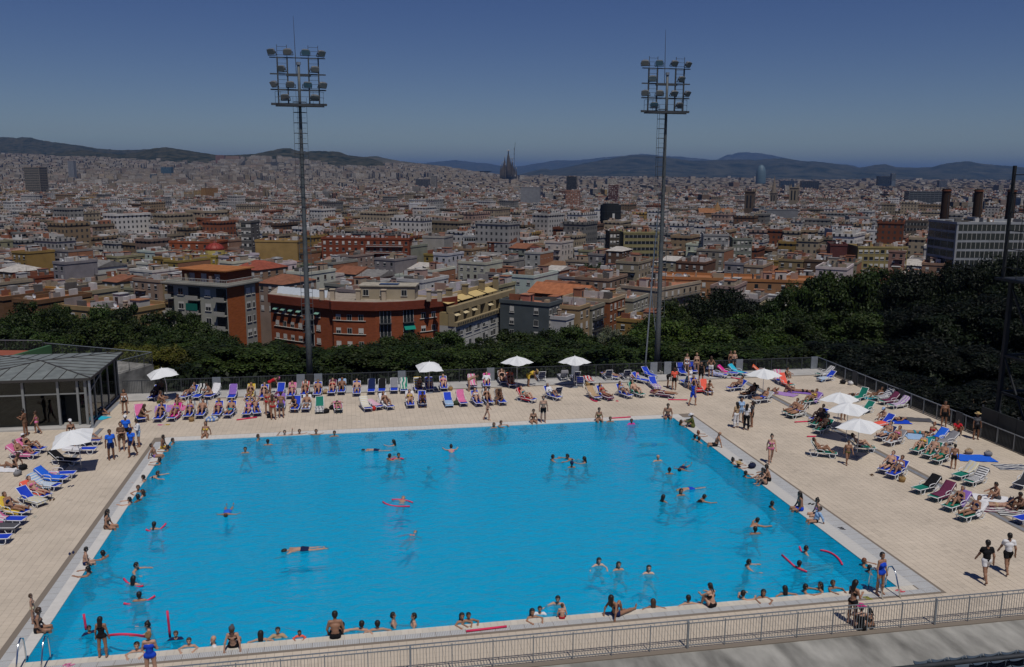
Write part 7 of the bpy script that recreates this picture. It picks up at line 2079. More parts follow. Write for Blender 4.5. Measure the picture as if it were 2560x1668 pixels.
LOUNGERS = [(-3.22,34.98,12,'b','u','b',1,0,('recknee','m','4','short:k','T:black',0,0)),
(-1.1,34.89,35,'b','u','b',2,0,('recknee','f','2','short:b','K:grey',0,0)),
(-.14,34.64,15,'b','u','b',3,('back','black','p'),0),
(.67,34.73,22,'b','u','b',4,('back','white',''),('sitfwd','f','2','short:b','B:tan',.15,70)),
(2.39,34.14,2,'b','u','b',5,('back','violet',''),0),
(3.61,34.01,5,'b','u','b',6,('full','yellow',''),('recline','f','2','short:b','K:black',0,0)),
(4.51,33.89,8,'b','u','b',7,0,('recknee','f','1','short:k','K:black',0,0)),
(5.65,34.33,8,'b','u','b',8,('seat','plum',''),0),
(6.52,33.97,6,'b','u','b',9,('back','pink',''),('recknee','f','1','short:b','K:pink',0,0)),
(7.46,34.2,6,'b','u','b',10,('back','red','p'),('recknee','f','2','short:b','K:brown',0,0)),
(8.42,34.11,4,'b','u','b',11,0,('recknee','m','2','short:k','T:navy',0,0)),
(9.44,34.45,6,'b','u','b',12,('back','plum',''),('recknee','f','1','long:b','K:red',0,0)),
(10.17,34.59,4,'b','u','b',13,('back','lightblue',''),('recknee','m','3','short:k','T:black',0,0)),
(11.3,33.96,2,'b','u','b',14,0,('recline','m','1','short:b','T:grey',0,0)),
(12.35,34.31,4,'b','u','b',15,('back','navy',''),0),
(13.13,34.31,4,'b','u','b',16,('back','black',''),0),
(14.05,34.36,3,'b','u','b',17,('back','grey',''),0),
(14.79,34.25,2,'b','u','b',18,('full','green','p'),0),
(15.89,34.3,0,'b','u','b',19,('back','yellow','s'),('sitfwd','f','2','long:b','K:black',.2,-20)),
(16.75,34.39,0,'b','u','b',20,0,('recknee','f','1','short:k','K:lightblue',0,0)),
(17.81,34.49,2,'b','u','b',21,0,('recknee','f','1','short:b','K:pink',0,0)),
(20.07,34.64,0,'b','u','b',22,('full','pink','p'),0),
(21.08,34.72,8,'b','u','b',23,('back','magenta',''),('recknee','m','1','short:k','W:white,grey',0,0)),
(22.6,35.63,0,'b','u','b',24,('full','brown',''),('recknee','f','1','short:k','O:black',0,0)),
(23.1,34.67,0,'b','u','b',25,('full','orange',''),('recknee','f','2','short:b','K:black',0,0)),
(25.76,37.71,180,'n','u','b',26,0,0),
(27.58,37.8,180,'w','u','b',27,('back','grey',''),0),
(28.48,37.28,180,'n','u','b',28,0,0),
(28.75,35.55,200,'b','u','b',29,0,0),
(29.35,34.55,0,'w','f','b',30,('full','red','p'),0),
(31.16,37.43,180,'n','u','b',31,0,0),
(31.9,35.98,-30,'b','f','b',32,0,('prone','m','1','short:b','B:tan',0,0)),
(32.6,37.2,180,'n','u','b',33,0,0),
(32.95,35.07,20,'b','f','b',34,('full','pink',''),('supine','f','1','short:b','K:tan',0,0)),
(33.98,34.28,-38,'b','m','b',35,0,0),
(34.94,35.87,-15,'b','m','b',36,0,0),
(36.63,34.3,180,'b','u','b',37,('back','teal',''),0),
(37.63,36.41,5,'b','u','b',38,0,0),
(38.74,36.83,5,'b','u','b',39,0,0),
(40.86,35.32,-45,'b','m','b',40,('full','blue','s'),0),
(41.99,35.72,-48,'b','m','b',41,('back','magenta',''),0),
(42.69,35.61,-30,'b','m','b',42,('full','turquoise',''),0),
(45.06,35.63,-60,'b','m','b',43,('full','orange',''),0),
(48.31,34.53,75,'g','m','b',44,('full','grey','p'),0),
(-2.6,29.35,-18,'b','u','s',1,('back','pink',''),('sitfwd','f','2','long:b','D:brown',.1,-60)),
(-1.64,29.19,4,'b','u','s',2,0,('recknee','f','2','short:k','K:black',0,0)),
(-.81,29.24,10,'b','u','s',3,('full','magenta',''),('recknee','f','2','long:b','K:violet',0,0)),
(.15,29.55,4,'b','u','s',4,('back','grey','p'),('recknee','f','2','short:b','K:violet',0,0)),
(.93,29.63,4,'b','u','s',5,('back','dgrey','p'),('recknee','m','2','short:k','T:navy',0,0)),
(1.98,29.57,4,'b','u','s',6,0,('recknee','f','2','short:b','K:pink',0,0)),
(2.71,29.45,10,'b','u','s',7,0,('recline','m','2','short:k','T:teal',0,0)),
(3.94,29.46,6,'b','u','s',8,0,('armsup','f','1','short:b','K:pink',0,0)),
(4.69,29.61,-12,'b','m','s',9,0,('armsup','m','2','short:k','T:navy',0,0)),
(6.1,30.75,0,'b','u','s',10,('back','violet',''),0),
(7.05,30.18,6,'b','u','s',11,0,('sitfwd','f','2','long:b','O:black',.2,20)),
(7.79,30.14,4,'b','u','s',12,('full','white',''),('recline','m','2','short:k','T:grey',0,0)),
(8.75,29.71,0,'g','u','s',13,('seat','grey','p'),0),
(10.06,29.64,-5,'g','f','s',14,('full','pink',''),('prone','f','1','short:b','K:black',0,0)),
(12.07,29.59,-12,'b','m','s',15,('full','cream','s'),0),
(12.89,29.96,-25,'b','f','s',16,('full','pink','s'),0),
(13.63,29.84,-22,'b','u','s',17,('full','white',''),('recknee','f','2','short:k','K:brown',0,0)),
(14.99,30.03,0,'b','u','s',18,('back','white',''),('recknee','f','1','short:b','K:yellow',0,0)),
(15.84,30.18,2,'b','u','s',19,('seat','navy',''),('sitfwd','m','3','short:k','T:black',0,0)),
(17.69,29.88,0,'b','m','s',20,('seat','lightblue',''),0),
(18.74,29.89,-6,'b','u','s',21,('full','pink',''),0),
(19.82,29.71,-8,'b','u','s',22,0,('recknee','f','1','short:k','K:white',0,0)),
(20.6,29.88,-6,'b','u','s',23,('back','dgrey','p'),('recknee','f','2','short:b','K:black',0,0)),
(21.51,29.73,-6,'b','u','s',24,('back','brown',''),('sitfwd','f','3','short:k','K:black',.2,40)),
(23.9,30.16,-42,'b','u','s',25,('full','red',''),('recknee','f','1','short:b','K:teal',0,0)),
(25.65,32.57,170,'n','u','s',26,0,0),
(25.77,30.47,-30,'b','u','s',27,0,('recknee','f','2','short:g','W:white,lightblue',0,0)),
(28.55,29.93,-10,'b','m','s',28,('full','tan',''),0),
(29.47,29.88,-22,'b','u','s',29,('seat','plum',''),('recline','f','2','short:k','K:red',0,0)),
(31.04,30.16,-20,'b','u','s',30,0,('recknee','f','2','long:b','K:lightblue',0,0)),
(32.04,30.31,-20,'g','u','s',31,('back','green',''),('recknee','m','1','short:b','T:tan',0,0)),
(33.9,32.33,2,'b','m','s',32,('seat','lilac','p'),0),
(34.32,29.88,-55,'d','f','s',33,('full','plum',''),('prone','f','2','long:r','K:plum',0,0)),
(47.64,33,72,'b','m','r',1,('seat','lightblue','p'),0),
(44.18,32.45,10,'b','u','r',2,('back','pink','p'),0),
(44.43,31.27,-8,'g','u','r',3,('full','coral',''),0),
(39.09,31.26,78,'b','m','r',4,0,('recknee','m','2','short:k','T:navy',0,0)),
(36.75,30.96,0,'b','u','r',5,('seat','red',''),('recknee','f','2','short:k','K:navy',0,0)),
(37.25,30.22,0,'b','u','r',6,('full','coral',''),('sitfwd','m','2','short:k','T:black',0,0)),
(39.09,28.96,70,'d','u','r',7,('back','black',''),('recline','m','3','short:k','T:black',0,0)),
(39.37,27.51,76,'w','m','r',8,0,('recline','m','2','short:k','T:blue',0,0)),
(46.89,26.82,62,'g','u','r',9,0,0),
(48.53,26.81,76,'g','m','r',10,('full','navy','s'),0),
(42.71,26.52,72,'g','m','r',11,('back','violet',''),('recknee','f','2','short:b','K:yellow',0,0)),
(48.33,25.77,76,'g','m','r',12,('full','plum',''),0),
(48.32,24.64,76,'g','m','r',13,('full','lilac','p'),0),
(40.04,24.13,66,'g','m','r',14,('full','brown','p'),('recline','f','2','short:k','B:navy',0,0)),
(45.22,23.57,64,'g','m','r',15,0,0),
(40.01,23.46,66,'g','m','r',16,('full','brown','p'),('recline','m','2','short:b','B:blue',0,0)),
(41,22.24,62,'b','m','r',17,0,('recknee','m','4','short:k','T:black',0,0)),
(40.39,21.15,62,'g','m','r',18,0,('recknee','m','4','short:k','T:red',0,0)),
(44.54,20.47,70,'b','m','r',19,('seat','coral',''),0),
(39.94,19.81,62,'g','m','r',20,0,('recknee','m','4','short:k','T:dgrey',0,0)),
(42.98,17.8,66,'n','m','r',21,0,('recline','m','1','short:k','T:lightblue',0,0)),
(45.74,16.9,72,'g','m','r',22,('back','royal',''),0),
(42.93,16.81,66,'w','m','r',23,('back','grey',''),('recknee','f','2','short:k','K:pink',0,0)),
(45.85,16.33,80,'g','m','r',24,('full','grey',''),0),
(41.62,15.96,-70,'g','m','r',25,0,('recknee','f','1','short:k','K:black',0,0)),
(38.76,15.31,-62,'g','u','r',26,0,('recknee','m','2','short:k','B:black',0,0)),
(43.52,15.03,62,'g','m','r',27,('back','teal',''),('recknee','f','1','short:l','K:yellow',0,0)),
(43.71,14.19,60,'g','m','r',28,0,('recknee','m','1','short:b','T:white',0,0)),
(43.58,13.24,62,'g','m','r',29,('back','grey',''),('recline','m','2','short:g','T:green',0,0)),
(39.62,12.23,58,'b','m','r',30,0,('recline','m','1','short:k','T:black',0,0)),
(39.6,11.45,60,'b','m','r',31,0,('recknee','f','2','short:k','K:white',0,0)),
(43.06,10.69,68,'g','m','r',32,('back','cream','p'),0),
(43.04,9.77,66,'g','m','r',33,('full','dgrey','s'),0),
(39.58,9.22,72,'g','m','r',34,('back','black',''),0),
(45.34,8.89,60,'d','m','r',35,0,0),
(39.71,8.04,66,'g','m','r',36,('full','plum',''),0),
(39.55,6.75,68,'g','m','r',37,('back','violet',''),('recknee','f','2','short:g','K:black',0,0)),
(39.41,5.54,72,'g','m','r',38,('back','white',''),('recline','f','2','short:b','K:navy',0,0)),
(41.84,4.8,78,'b','m','r',39,0,0),
(-3.97,24.98,-88,'b','f','l',1,0,('supine','m','1','short:b','T:red',0,0)),
(-6.74,23.76,-72,'b','m','l',2,('back','pink',''),('recknee','f','2','hat:white','K:black',0,0)),
(-3.8,23.27,-84,'b','f','l',3,('back','white',''),0),
(-6.81,22.77,-76,'b','m','l',4,('full','pink',''),('recknee','m','2','short:g','T:grey',0,0)),
(-4.17,21.18,-70,'n','m','l',5,('full','black',''),0),
(-3.74,19.03,-88,'b','f','l',6,('back','pink','p'),0),
(-3.91,18.21,-72,'b','m','l',7,('full','royal',''),0),
(-3.97,17.09,-68,'b','m','l',8,('full','lightblue','s'),0),
(-4.05,15.64,-55,'b','m','l',9,('full','coral',''),('recline','f','1','short:b','K:pink',0,0)),
(-4.07,14.83,-52,'b','m','l',10,('seat','cream','p'),0),
(-4.32,13.55,-62,'b','m','l',11,('full','yellow',''),('recline','f','2','short:b','K:navy',0,0)),
(-4.12,12.59,-78,'b','m','l',12,('back','pink','p'),0),
(-4.17,11.77,-82,'b','m','l',13,('seat','dgrey',''),0),
(-4.04,10.54,-86,'b','m','l',14,0,0)]
ZN = {'b': '%s from left, back row', 's': '%s from left, second row', 'l': '%s from back, left side', 'r': '%s from back, right side'}
for (x, y, hd, fab, back, zn, n_, tw, oc) in LOUNGERS:
    pos = ZN[zn] % ordinal(n_)
    td = tw and '%s %stowel' % ({'dgrey': 'dark grey', 'lightblue': 'light blue', 'royal': 'bright blue'}.get(tw[1], tw[1]), {'s': 'striped ', 'p': 'patterned '}.get(tw[2], ''))
    lounger(x, y, hd, fab, back, '%s sun lounger%s%s, %s' % (FW[fab], ' with ' + td if tw else '', ' set flat' if back == 'f' else '', pos))
    if tw: towel(x, y, hd, tw[0], back, tw[1], tw[2], '%s over the %s lounger, %s' % (td, FW[fab], pos))
    if oc:
        pose, build, skin, hair, code, off, fz = oc
        cloth, cd = cl(code)
        a = rad(-hd)
        yy = (1.04 if pose not in ('sitfwd', 'prone', 'supine') else .55 if pose == 'sitfwd' else .92) * LS + off
        person(pose, build, (x - math.sin(a) * yy, y + math.cos(a) * yy, SEATZ * LS + .015), hd + 180 + fz, skin, hair, cloth,
               'person in %s %s on %s lounger, %s' % (cd, PW[pose].split(' with')[0], FW[fab], pos))
for (x, y, z, pose, build, face, skin, hair, code, place, sc) in [(-4.2,31.81,0,'stand','f',180,'2','long:b','K:black,white','alone near the pavilion',1),
(-8.99,27.49,0,'hold','f',-80,'3','bun:k','O:brown','in front of the pavilion glass',1),
(-8.48,27.94,0,'walk','f',-90,'2','bun:b','K:pink','behind the brown swimsuit by the pavilion',.84),
(-2.62,21.84,0,'stand','m',150,'3','short:k','S:royal,navy','nearest of the blue shirts',1.02),
(-2.42,23.41,0,'crossed','f',165,'1','bun:b','S:brown,brown','among the blue shirts',1),
(-2.48,24.85,0,'stand','m',175,'2','cap:white','S:royal,black','in a white cap behind the group',1.02),
(-1.57,22.21,0,'walk','m',200,'3','cap:navy','S:royal,navy','in dark cap beside the blue group',1),
(-1.63,24.12,0,'hold','m',-110,'2','short:k','W:white,lightblue','right of the blue shirts',1),
(-5.49,24.59,0,'stand','f',150,'2','cap:white','K:black','behind the left parasol, only the cap showing',1),
(4.97,35.88,0,'bend','f',70,'2','cap:pink','O:red','in a pink cap in the back row',1),
(5.33,30.18,0,'stand','f',170,'2','long:b','K:red','between the lounger rows',1),
(5.79,28.84,0,'akimbo','f',10,'2','long:b','K:red','seen from behind between the lounger rows',1),
(6.28,29.21,0,'hold','m',5,'2','short:k','T:dgrey','seen from behind beside two red bikinis',1.03),
(19.67,34.46,0,'bend','m',95,'1','short:b','B:tan','over a pink towel in the back row',1),
(24.41,35.23,0,'bend','f',85,'2','hat:straw','D:yellow','in a straw hat at the back row',1),
(23.4,25.29,0,'stand','m',180,'1','short:b','T:black','on the far pool edge',1.03),
(19.83,26.45,0,'walk','m',100,'1','short:b','B:black','on the far deck near the pool',.8),
(34.89,27.78,0,'walk','f',60,'2','short:k','D:blue','past the second row',1),
(34.98,33.13,0,'bend','m',110,'3','short:k','S:black,black','behind the red shirt',1),
(35.2,32.33,0,'stand','m',10,'2','short:b','S:coral,black','seen from behind among crowded loungers',1),
(36.55,32.53,0,'stand','f',150,'1','long:b','D:white','wrapped in white among crowded loungers',1),
(38.09,34.07,0,'stand','f',200,'2','short:k','D:black','right of the white dress',1),
(38.18,37.31,0,'stand','f',180,'1','short:b','K:white','far behind the white dress',1),
(39.06,37.38,0,'stand','f',190,'1','short:l','K:tan','far behind the black dress',1),
(39.73,36,0,'akimbo','f',15,'2','long:b','T:white','by the back railing',1),
(42.27,37.89,0,'stand','f',160,'2','long:k','K:black','at the back railing',1),
(42.55,37.72,0,'crossed','f',170,'1','short:l','K:dgrey','blond, at the back railing',1),
(35.54,22.04,0,'stand','f',-20,'2','long:k','P:tan,white','leftmost of four chatting',1),
(36.36,23.08,0,'stand','f',190,'2','long:k','S:lightblue,lightblue','chatting',1),
(35.99,21.47,0,'stand','f',40,'2','long:k','P:white,black','chatting',1),
(36.66,22.11,0,'stand','f',-80,'2','long:k','S:dgrey,black','rightmost of four chatting',1),
(34.44,15.04,0,'walk','f',195,'1','bun:k','K:pink','along the right side of the pool',1),
(38.67,14.09,0,'walk','m',190,'2','short:b','B:olive','beside the right parasol',.84),
(44.2,12.42,0,'stand','m',25,'2','short:k','T:black','seen from behind among the right loungers',.84),
(43.5,22.6,0,'stand','m',180,'2','short:k','T:tan','half hidden under the right parasols',1),
(36.13,-.25,0,'walk','m',10,'2','short:k','S:black,white','with a towel on the shoulder',1.04),
(37.58,.29,0,'walk','m',15,'2','short:k','S:white,black','at the right edge',1.02),
(31.29,-.47,0,'stand','f',165,'2','short:k','O:blue','between the ladder rails',1),
(28.87,-2.44,0,'hold','f',70,'2','long:k','K:black','by the near fence',1),
(29,-2.84,0,'kneesup','f',20,'1','hat:magenta','O:black','in a pink hat behind the near fence',1),
(29.47,-2.8,0,'kneesup','f',-30,'2','tail:k','K:black','small, behind the near fence post',.8),
(2.5,-.11,0,'stand','f',5,'2','long:k','O:black','on the near coping seen from behind',.86),
(4.42,-1.88,0,'crossed','f',0,'1','bun:l','O:blue','seen from behind at the bottom left',1),
(49.27,20.12,0,'stand','m',200,'3','short:k','T:black','in the shade by the right railing',1),
(49.37,17.21,0,'stand','f',190,'3','hat:straw','S:dgrey,black','in the shade of the lattice tower',1),
(49.21,18.77,0,'kneesup','m',200,'3','short:k','S:red,black','shaded by the right railing',1),
(22.76,25.48,0,'edge','f',180,'2','short:k','K:black','on the far pool edge left of the standing one',1),
(27.16,25.15,0,'edge','f',180,'2','short:k','K:olive','on the far pool edge',1),
(32.02,25.16,0,'edge','m',195,'2','short:k','T:navy','heavy, at the far right pool corner',1.08),
(32.84,22.63,0,'kneesup','f',-60,'2','hat:white','W:olive,olive','in white hat',1),
(32.67,18.61,0,'edgeback','m',-70,'2','n','T:black','bald, on the right pool edge',1),
(33.02,12.37,0,'kneesup','m',-70,'2','short:k','T:black','on the right pool edge',1),
(32.58,11.94,0,'kneesup','f',-90,'1','long:k','K:black','on the right pool edge beside dark shorts',1),
(32.6,8.17,0,'edge','m',-80,'2','long:k','T:blue','on the right pool edge',1.05),
(33.06,7.33,0,'edge','f',-80,'1','bun:k','K:lilac','on the right pool edge',1),
(32.56,6.66,0,'edgeback','m',-85,'2','short:k','V:lightblue,black','on the right pool edge',.86),
(-.29,11.49,0,'edge','f',95,'2','long:k','K:brown','on the left pool edge',1),
(-.16,7.6,0,'edge','m',70,'1','short:k','B:navy','small, on the left pool edge',.84),
(-.26,2.08,0,'edge','f',80,'2','short:b','K:black','at the near left pool corner',1),
(-.61,2.76,0,'stand','f',80,'1','short:b','B:cream','small, behind the black bikini at the left',.66),
(-.19,23.54,0,'edge','m',100,'3','short:k','T:yellow','at the far left pool corner',.92),
(-.26,21.92,0,'edgeback','m',95,'2','short:k','B:violet','on the left pool edge by a float',.92),
(1.94,25.69,0,'edgeback','f',180,'2','long:b','K:black,yellow','on the far pool edge',1),
(10.23,-.17,0,'edge','m',0,'2','short:k','T:black','seen from behind on the near pool edge',1.06),
(6.76,-.18,0,'edgeback','f',0,'1','cap:dgrey','K:black','in a grey cap on the near pool edge',1),
(20.53,-.32,0,'loll','f',60,'2','long:k','K:navy','on the near pool edge',1.05),
(24.35,-.31,0,'kneesup','f',-20,'1','tail:k','K:black','seen from behind on the near pool edge',1),
(18.48,-.21,0,'edge','m',10,'1','short:b','B:red','small, on the near pool edge',.62),
(3.53,.12,-.035,'holdedge','f',180,'1','short:b','O:pink','in sunglasses',1),
(5.23,.17,-.035,'holdedge','m',180,'1','short:b','T:navy','in goggles',.9),
(6.05,.13,-.135,'standwater','m',-110,'1','n','W:white,navy','bald, at the near edge',1),
(7.64,.19,-.035,'backedge','f',0,'1','long:k','O:black','at the near left',1),
(8.22,.33,.015,'tread','m',180,'1','short:k','V:tan,tan','facing the near edge',.9),
(8.97,.2,-.035,'holdedge','f',180,'2','long:k','V:coral,coral','small, at the near edge',.66),
(11.16,.28,-.035,'backedge','m',25,'1','short:k','T:navy','at the near edge looking right',1),
(11.72,.2,-.035,'backedge','m',0,'1','short:k','T:navy','at the near edge seen from behind',1),
(12.3,.47,.015,'standwater','m',95,'1','short:k','T:navy','bearded, left of two talking',1),
(13.04,.34,-.015,'standwater','m',-95,'1','short:k','T:black','bearded, right of two talking',1),
(14.8,.23,-.035,'holdedge','f',170,'2','long:k','K:brown','left of a pair at the near edge',1),
(15.05,.27,-.035,'holdedge','m',170,'2','short:k','T:brown','right of a pair at the near edge',.92),
(10.46,.28,-.035,'tread','m',0,'1','short:k','T:grey','hidden beside the seated back',1),
(17.42,.1,-.035,'holdedge','f',170,'2','long:k','K:black','left of the toddler in red',1),
(17.76,.37,-.035,'tread','m',190,'1','short:k','V:white,navy','left of the toddler in red',.85),
(18.64,1.07,-.035,'tread2','m',200,'1','short:k','T:navy','behind the toddler in red',1),
(22.12,.08,-.035,'backedge','f',5,'2','long:b','K:brown','with long hair, seen from behind',1),
(23.56,.13,-.035,'backedge','f',0,'1','short:k','K:orange','with short hair, seen from behind',1),
(25.83,.14,-.035,'holdedge','m',60,'1','short:k','T:navy','facing right at the near edge',1),
(26.63,.06,-.035,'holdedge','f',-160,'2','long:k','K:tan','at the near edge by the facing pair',1),
(27.62,.23,-.035,'backedge','f',0,'2','long:k','K:navy','at the near edge left of three',1),
(28.51,.22,-.035,'holdedge','f',100,'2','short:k','K:brown','first of three heads at near edge',1),
(29.2,.28,-.035,'tread','f',-90,'2','long:k','K:black','second of three heads at near edge',1),
(29.75,.33,-.035,'holdedge','f',170,'2','short:b','K:olive','third of three heads at near edge',1),
(32.17,1.99,-.035,'holdedge','f',110,'2','short:r','O:navy','red-haired, at the right pool edge',1),
(32,1.4,-.035,'tread','f',100,'2','short:k','O:black','behind the ladder',.95),
(4.69,.8,-.035,'tread','m',180,'1','short:b','V:navy,navy','holding an upright noodle',.85),
(3.72,1.57,-.035,'tread2','f',-100,'1','bun:k','K:olive','holding an arched noodle',1),
(1.55,1.75,-.035,'tread','m',150,'2','short:k','V:navy,olive','small, with a noodle under the arms',.8),
(.18,24.52,-.035,'tread','m',100,'2','short:k','T:navy','at the far left pool corner',1),
(.16,23.14,-.035,'holdedge','f',-90,'2','short:k','K:black','near the far left corner',1),
(.19,20.71,-.035,'holdedge','f',-90,'2','short:k','K:black','by the clear float',1),
(.04,18.5,-.035,'breast','f',95,'1','short:b','K:navy','behind another at the left edge',1),
(.09,17.86,-.035,'tread2','m',-80,'1','short:k','T:navy','with dark trunks at the left edge',1),
(.04,16.27,-.035,'holdedge','m',170,'2','short:b','T:grey','at the left edge waving',1),
(.43,15.61,-.035,'tread','f',-80,'1','long:b','K:grey','beside the waving one',1),
(.35,14.91,-.035,'tread','m',-60,'3','short:k','T:navy','low in the water at left edge',1),
(-.01,14.6,-.035,'holdedge','m',-80,'1','short:k','T:navy','with bare back at the left edge',1),
(4.73,22.01,-.035,'tread','f',180,'2','short:k','K:navy','alone at the far left',1),
(4.9,12.84,-.035,'floatback','f',0,'2','short:b','O:royal','small, alone left of centre',1),
(1.86,11.08,-.035,'tread','f',10,'1','tail:k','K:pink','leaning on a noodle at left',1),
(.51,8.13,-.035,'tread2','m',-60,'2','short:k','T:lightblue','with arms wide at left',1),
(.19,6.68,-.035,'holdedge','m',-80,'2','short:k','T:navy','at the left edge near the seated boy',1),
(1.91,6.76,-.035,'tread2','m',100,'1','short:k','T:navy','above the noodle swimmers',1),
(2.22,5.42,-.035,'tread','f',20,'1','long:k','K:black','between two noodle ends',1),
(2.77,3.94,-.035,'tread','m',0,'2','short:k','T:navy','hands on head, on a noodle',1),
(5.18,24.52,-.035,'tread','m',100,'2','short:b','T:navy','left of the arm-raiser',1),
(5.9,23.29,-.035,'tread','m',0,'2','short:k','T:navy','below the far edge at left',1),
(6.77,25.08,-.035,'cheer','m',180,'1','short:k','T:navy','at the far edge',1),
(7.67,25.17,-.035,'backedge','m',170,'2','short:k','T:navy','right of the arm-raiser',1),
(8.7,25,-.035,'backedge','m',175,'2','short:k','T:navy','with elbows on the far edge',1),
(9.84,24.51,-.035,'tread','m',180,'2','short:k','T:navy','at the far edge by a lane mark',1),
(13.52,21.99,-.035,'tread2','f',-60,'1','long:k','K:white','with long hair, upper middle',1),
(12.26,21.3,-.035,'swim','m',-80,'1','short:k','T:navy','with raised hips, upper middle',1),
(12.91,19.29,-.035,'tread2','m',60,'2','short:k','T:navy','left end of a shared noodle',1),
(13.55,19.4,-.035,'tread','m',180,'2','short:k','T:navy','right end of a shared noodle',1),
(16.72,19.98,-.035,'breast','f',0,'1','bun:k','K:pink','upper middle, seen from behind',1),
(19.99,24.7,-.035,'tread','f',180,'2','long:b','K:black','at the far edge, left of two',1),
(20.53,25.06,-.035,'holdedge','m',150,'2','short:b','T:navy','at the far edge, right of two',1),
(27.87,24.84,-.035,'tread','m',180,'2','short:b','T:navy','below the noodle on the far edge',1),
(29.11,24.12,-.035,'tread','f',180,'3','short:k','V:magenta,navy','with pink armbands',1),
(32.3,23.34,-.035,'holdedge','f',90,'2','long:b','K:black','beside the white hat',1),
(32.46,20.8,-.035,'holdedge','f',90,'2','bun:r','K:tan','near the bald sitter',1),
(31.89,20.04,-.035,'tread','m',60,'1','short:k','T:navy','first behind the bun',1),
(31.96,19.57,-.035,'tread','m',80,'1','short:k','T:navy','second behind the bun',1),
(22.14,17.64,-.035,'tread2','f',80,'2','short:k','K:black','leftmost of four in the middle',1),
(23.67,17.66,-.035,'breast','f',-90,'2','short:k','K:black','upper of four in the middle',1),
(24.12,17,-.035,'tread2','f',-70,'2','long:k','K:black','right of four in the middle',1),
(23.06,16.34,-.035,'tread','f',180,'2','cap:navy','O:navy','nearest of four in the middle',1),
(28.25,16.62,-.035,'tread','m',180,'1','n','T:navy','bald, upper right',1),
(28.11,14.34,-.035,'tread','f',10,'2','bun:k','K:tan','seen from behind, upper right',1),
(29.32,15.3,-.035,'floatback','f',40,'2','short:k','O:navy','beside the bun, upper right',1),
(28.37,12.03,-.035,'swim','m',-100,'1','short:l','T:blue','blond, right of centre',1),
(27.55,11.18,-.035,'tread','f',180,'2','long:k','K:black','right of centre, facing camera',1),
(26.32,10.49,-.035,'tread','f',60,'2','long:k','K:black','left of the hands-to-mouth one',1),
(27.9,10.12,-.035,'breast','f',80,'2','short:k','O:black','below the blond one',1),
(32.35,15.44,-.035,'holdedge','f',90,'2','bun:k','K:brown','at the right edge by a straw hat',1),
(32.37,14.73,-.035,'holdedge','f',90,'2','hat:straw','K:black','in a straw hat at the right edge',1),
(32.08,13.2,-.035,'holdedge','f',90,'2','short:k','K:brown','at the right edge alone',1),
(29.21,6.73,-.035,'breast','m',70,'2','short:k','T:navy','upper of two, lower right',1),
(29.11,5.89,-.035,'tread','m',0,'2','short:k','T:teal','lower of two, lower right',1),
(21.09,4.08,-.035,'tread2','f',180,'0','long:k','K:navy','laughing, left of three',1),
(21.79,3.44,-.035,'tread','f',180,'1','long:k','K:black','middle of three',1),
(22.93,2.91,-.035,'tread','f',190,'0','long:k','K:navy','right of three',1),
(27.14,2.75,-.035,'tread2','m',100,'1','short:k','T:navy','alone at lower right',1),
(31.35,8.76,-.035,'tread','m',90,'2','short:k','T:navy','near the right edge, alone',1),
(30.33,3.58,-.035,'tread','f',100,'1','short:k','K:pink','between pink noodles',1),
(29.29,2.22,-.035,'tread','m',60,'2','short:k','T:navy','on a pink noodle at lower right',1),
(8.71,7.69,-.005,'swim','m',-92,'1','short:k','T:navy','large, in the middle of the pool',1.1),
(13.31,12.43,-.085,'floatback','m',190,'1','short:l','T:grey','on two noodles in the middle',1),
(13.43,8.18,-.135,'floatback','f',205,'1','long:k','K:orange','in sunglasses in the middle',.95),
(29.48,20.94,-.435,'swim','m',-85,'1','short:k','T:blue','under water, upper right',1),
(15.17,17.78,-.485,'breast','m',0,'1','short:k','T:navy','under water, upper middle',.9),
(30.54,2.64,-.235,'swim','m',85,'1','short:k','T:grey','under water by the curved noodle',1),
(48.46,28.52,0,'prone','m',80,'3','short:k','B:black','on the deck by the right railing',1),
(49.42,27.78,0,'recknee','m',-100,'3','short:k','B:teal','on the deck by the right railing',1),
(45.75,34.93,0,'kneesup','f',150,'2','short:k','K:black','at the back right corner',1),
(42.65,30.69,0,'prone','m',40,'2','short:k','B:black','left of a lilac towel',1),
(43.43,30.4,0,'kneesup','m',120,'2','short:k','T:tan','on a lilac towel',1),
(44.7,30.19,0,'prone','f',-60,'2','short:k','K:black','with feet to the right, back right',1),
(46.32,22.17,0,'kneesup','f',-110,'1','cap:lightblue','B:pink','in a pale cap on the deck',1),
(47,21.92,0,'supine','f',-90,'2','short:k','K:black','beside the pale cap',1),
(46.35,18.99,0,'prone','f',-60,'2','short:k','K:teal','on a light blue towel',1),
(47.07,18.28,0,'loll','f',-120,'2','bun:r','K:red','on a light blue towel',1),
(43.36,7.88,0,'kneesup','m',-80,'2','short:k','T:dgrey','on the deck at right edge',1),
(42.5,6.98,0,'prone','m',-70,'1','short:k','B:tan','below the knees-up sitter',1),
(43.53,6.44,0,'kneesup','m',-90,'3','short:k','T:black','cut by the right edge',1),
(-2.58,34.52,0,'kneesup','m',90,'2','short:b','T:olive','under the left back parasol',1),
(-2.61,35.97,0,'stand','m',180,'4','short:k','T:black','in the shade of the left back parasol',.8),
(-1.21,33.4,0,'kneesup','f',110,'2','short:b','K:black','on a pink towel',1),
(-6.01,32.02,0,'supine','m',100,'2','short:b','T:teal','at the foot of the pavilion',1),
(-6.26,32.2,0,'kneesup','m',120,'2','short:k','W:lightblue,navy','in the pavilion shade',1),
(-7.56,21.28,0,'loll','f',-80,'2','short:b','K:black','on a white towel at left',1)]:
    cloth, cd = cl(code)
    person(pose, build, (x, y, z), face, skin, hair, cloth, 'person in %s %s %s' % (cd, PW[pose], place), sc)
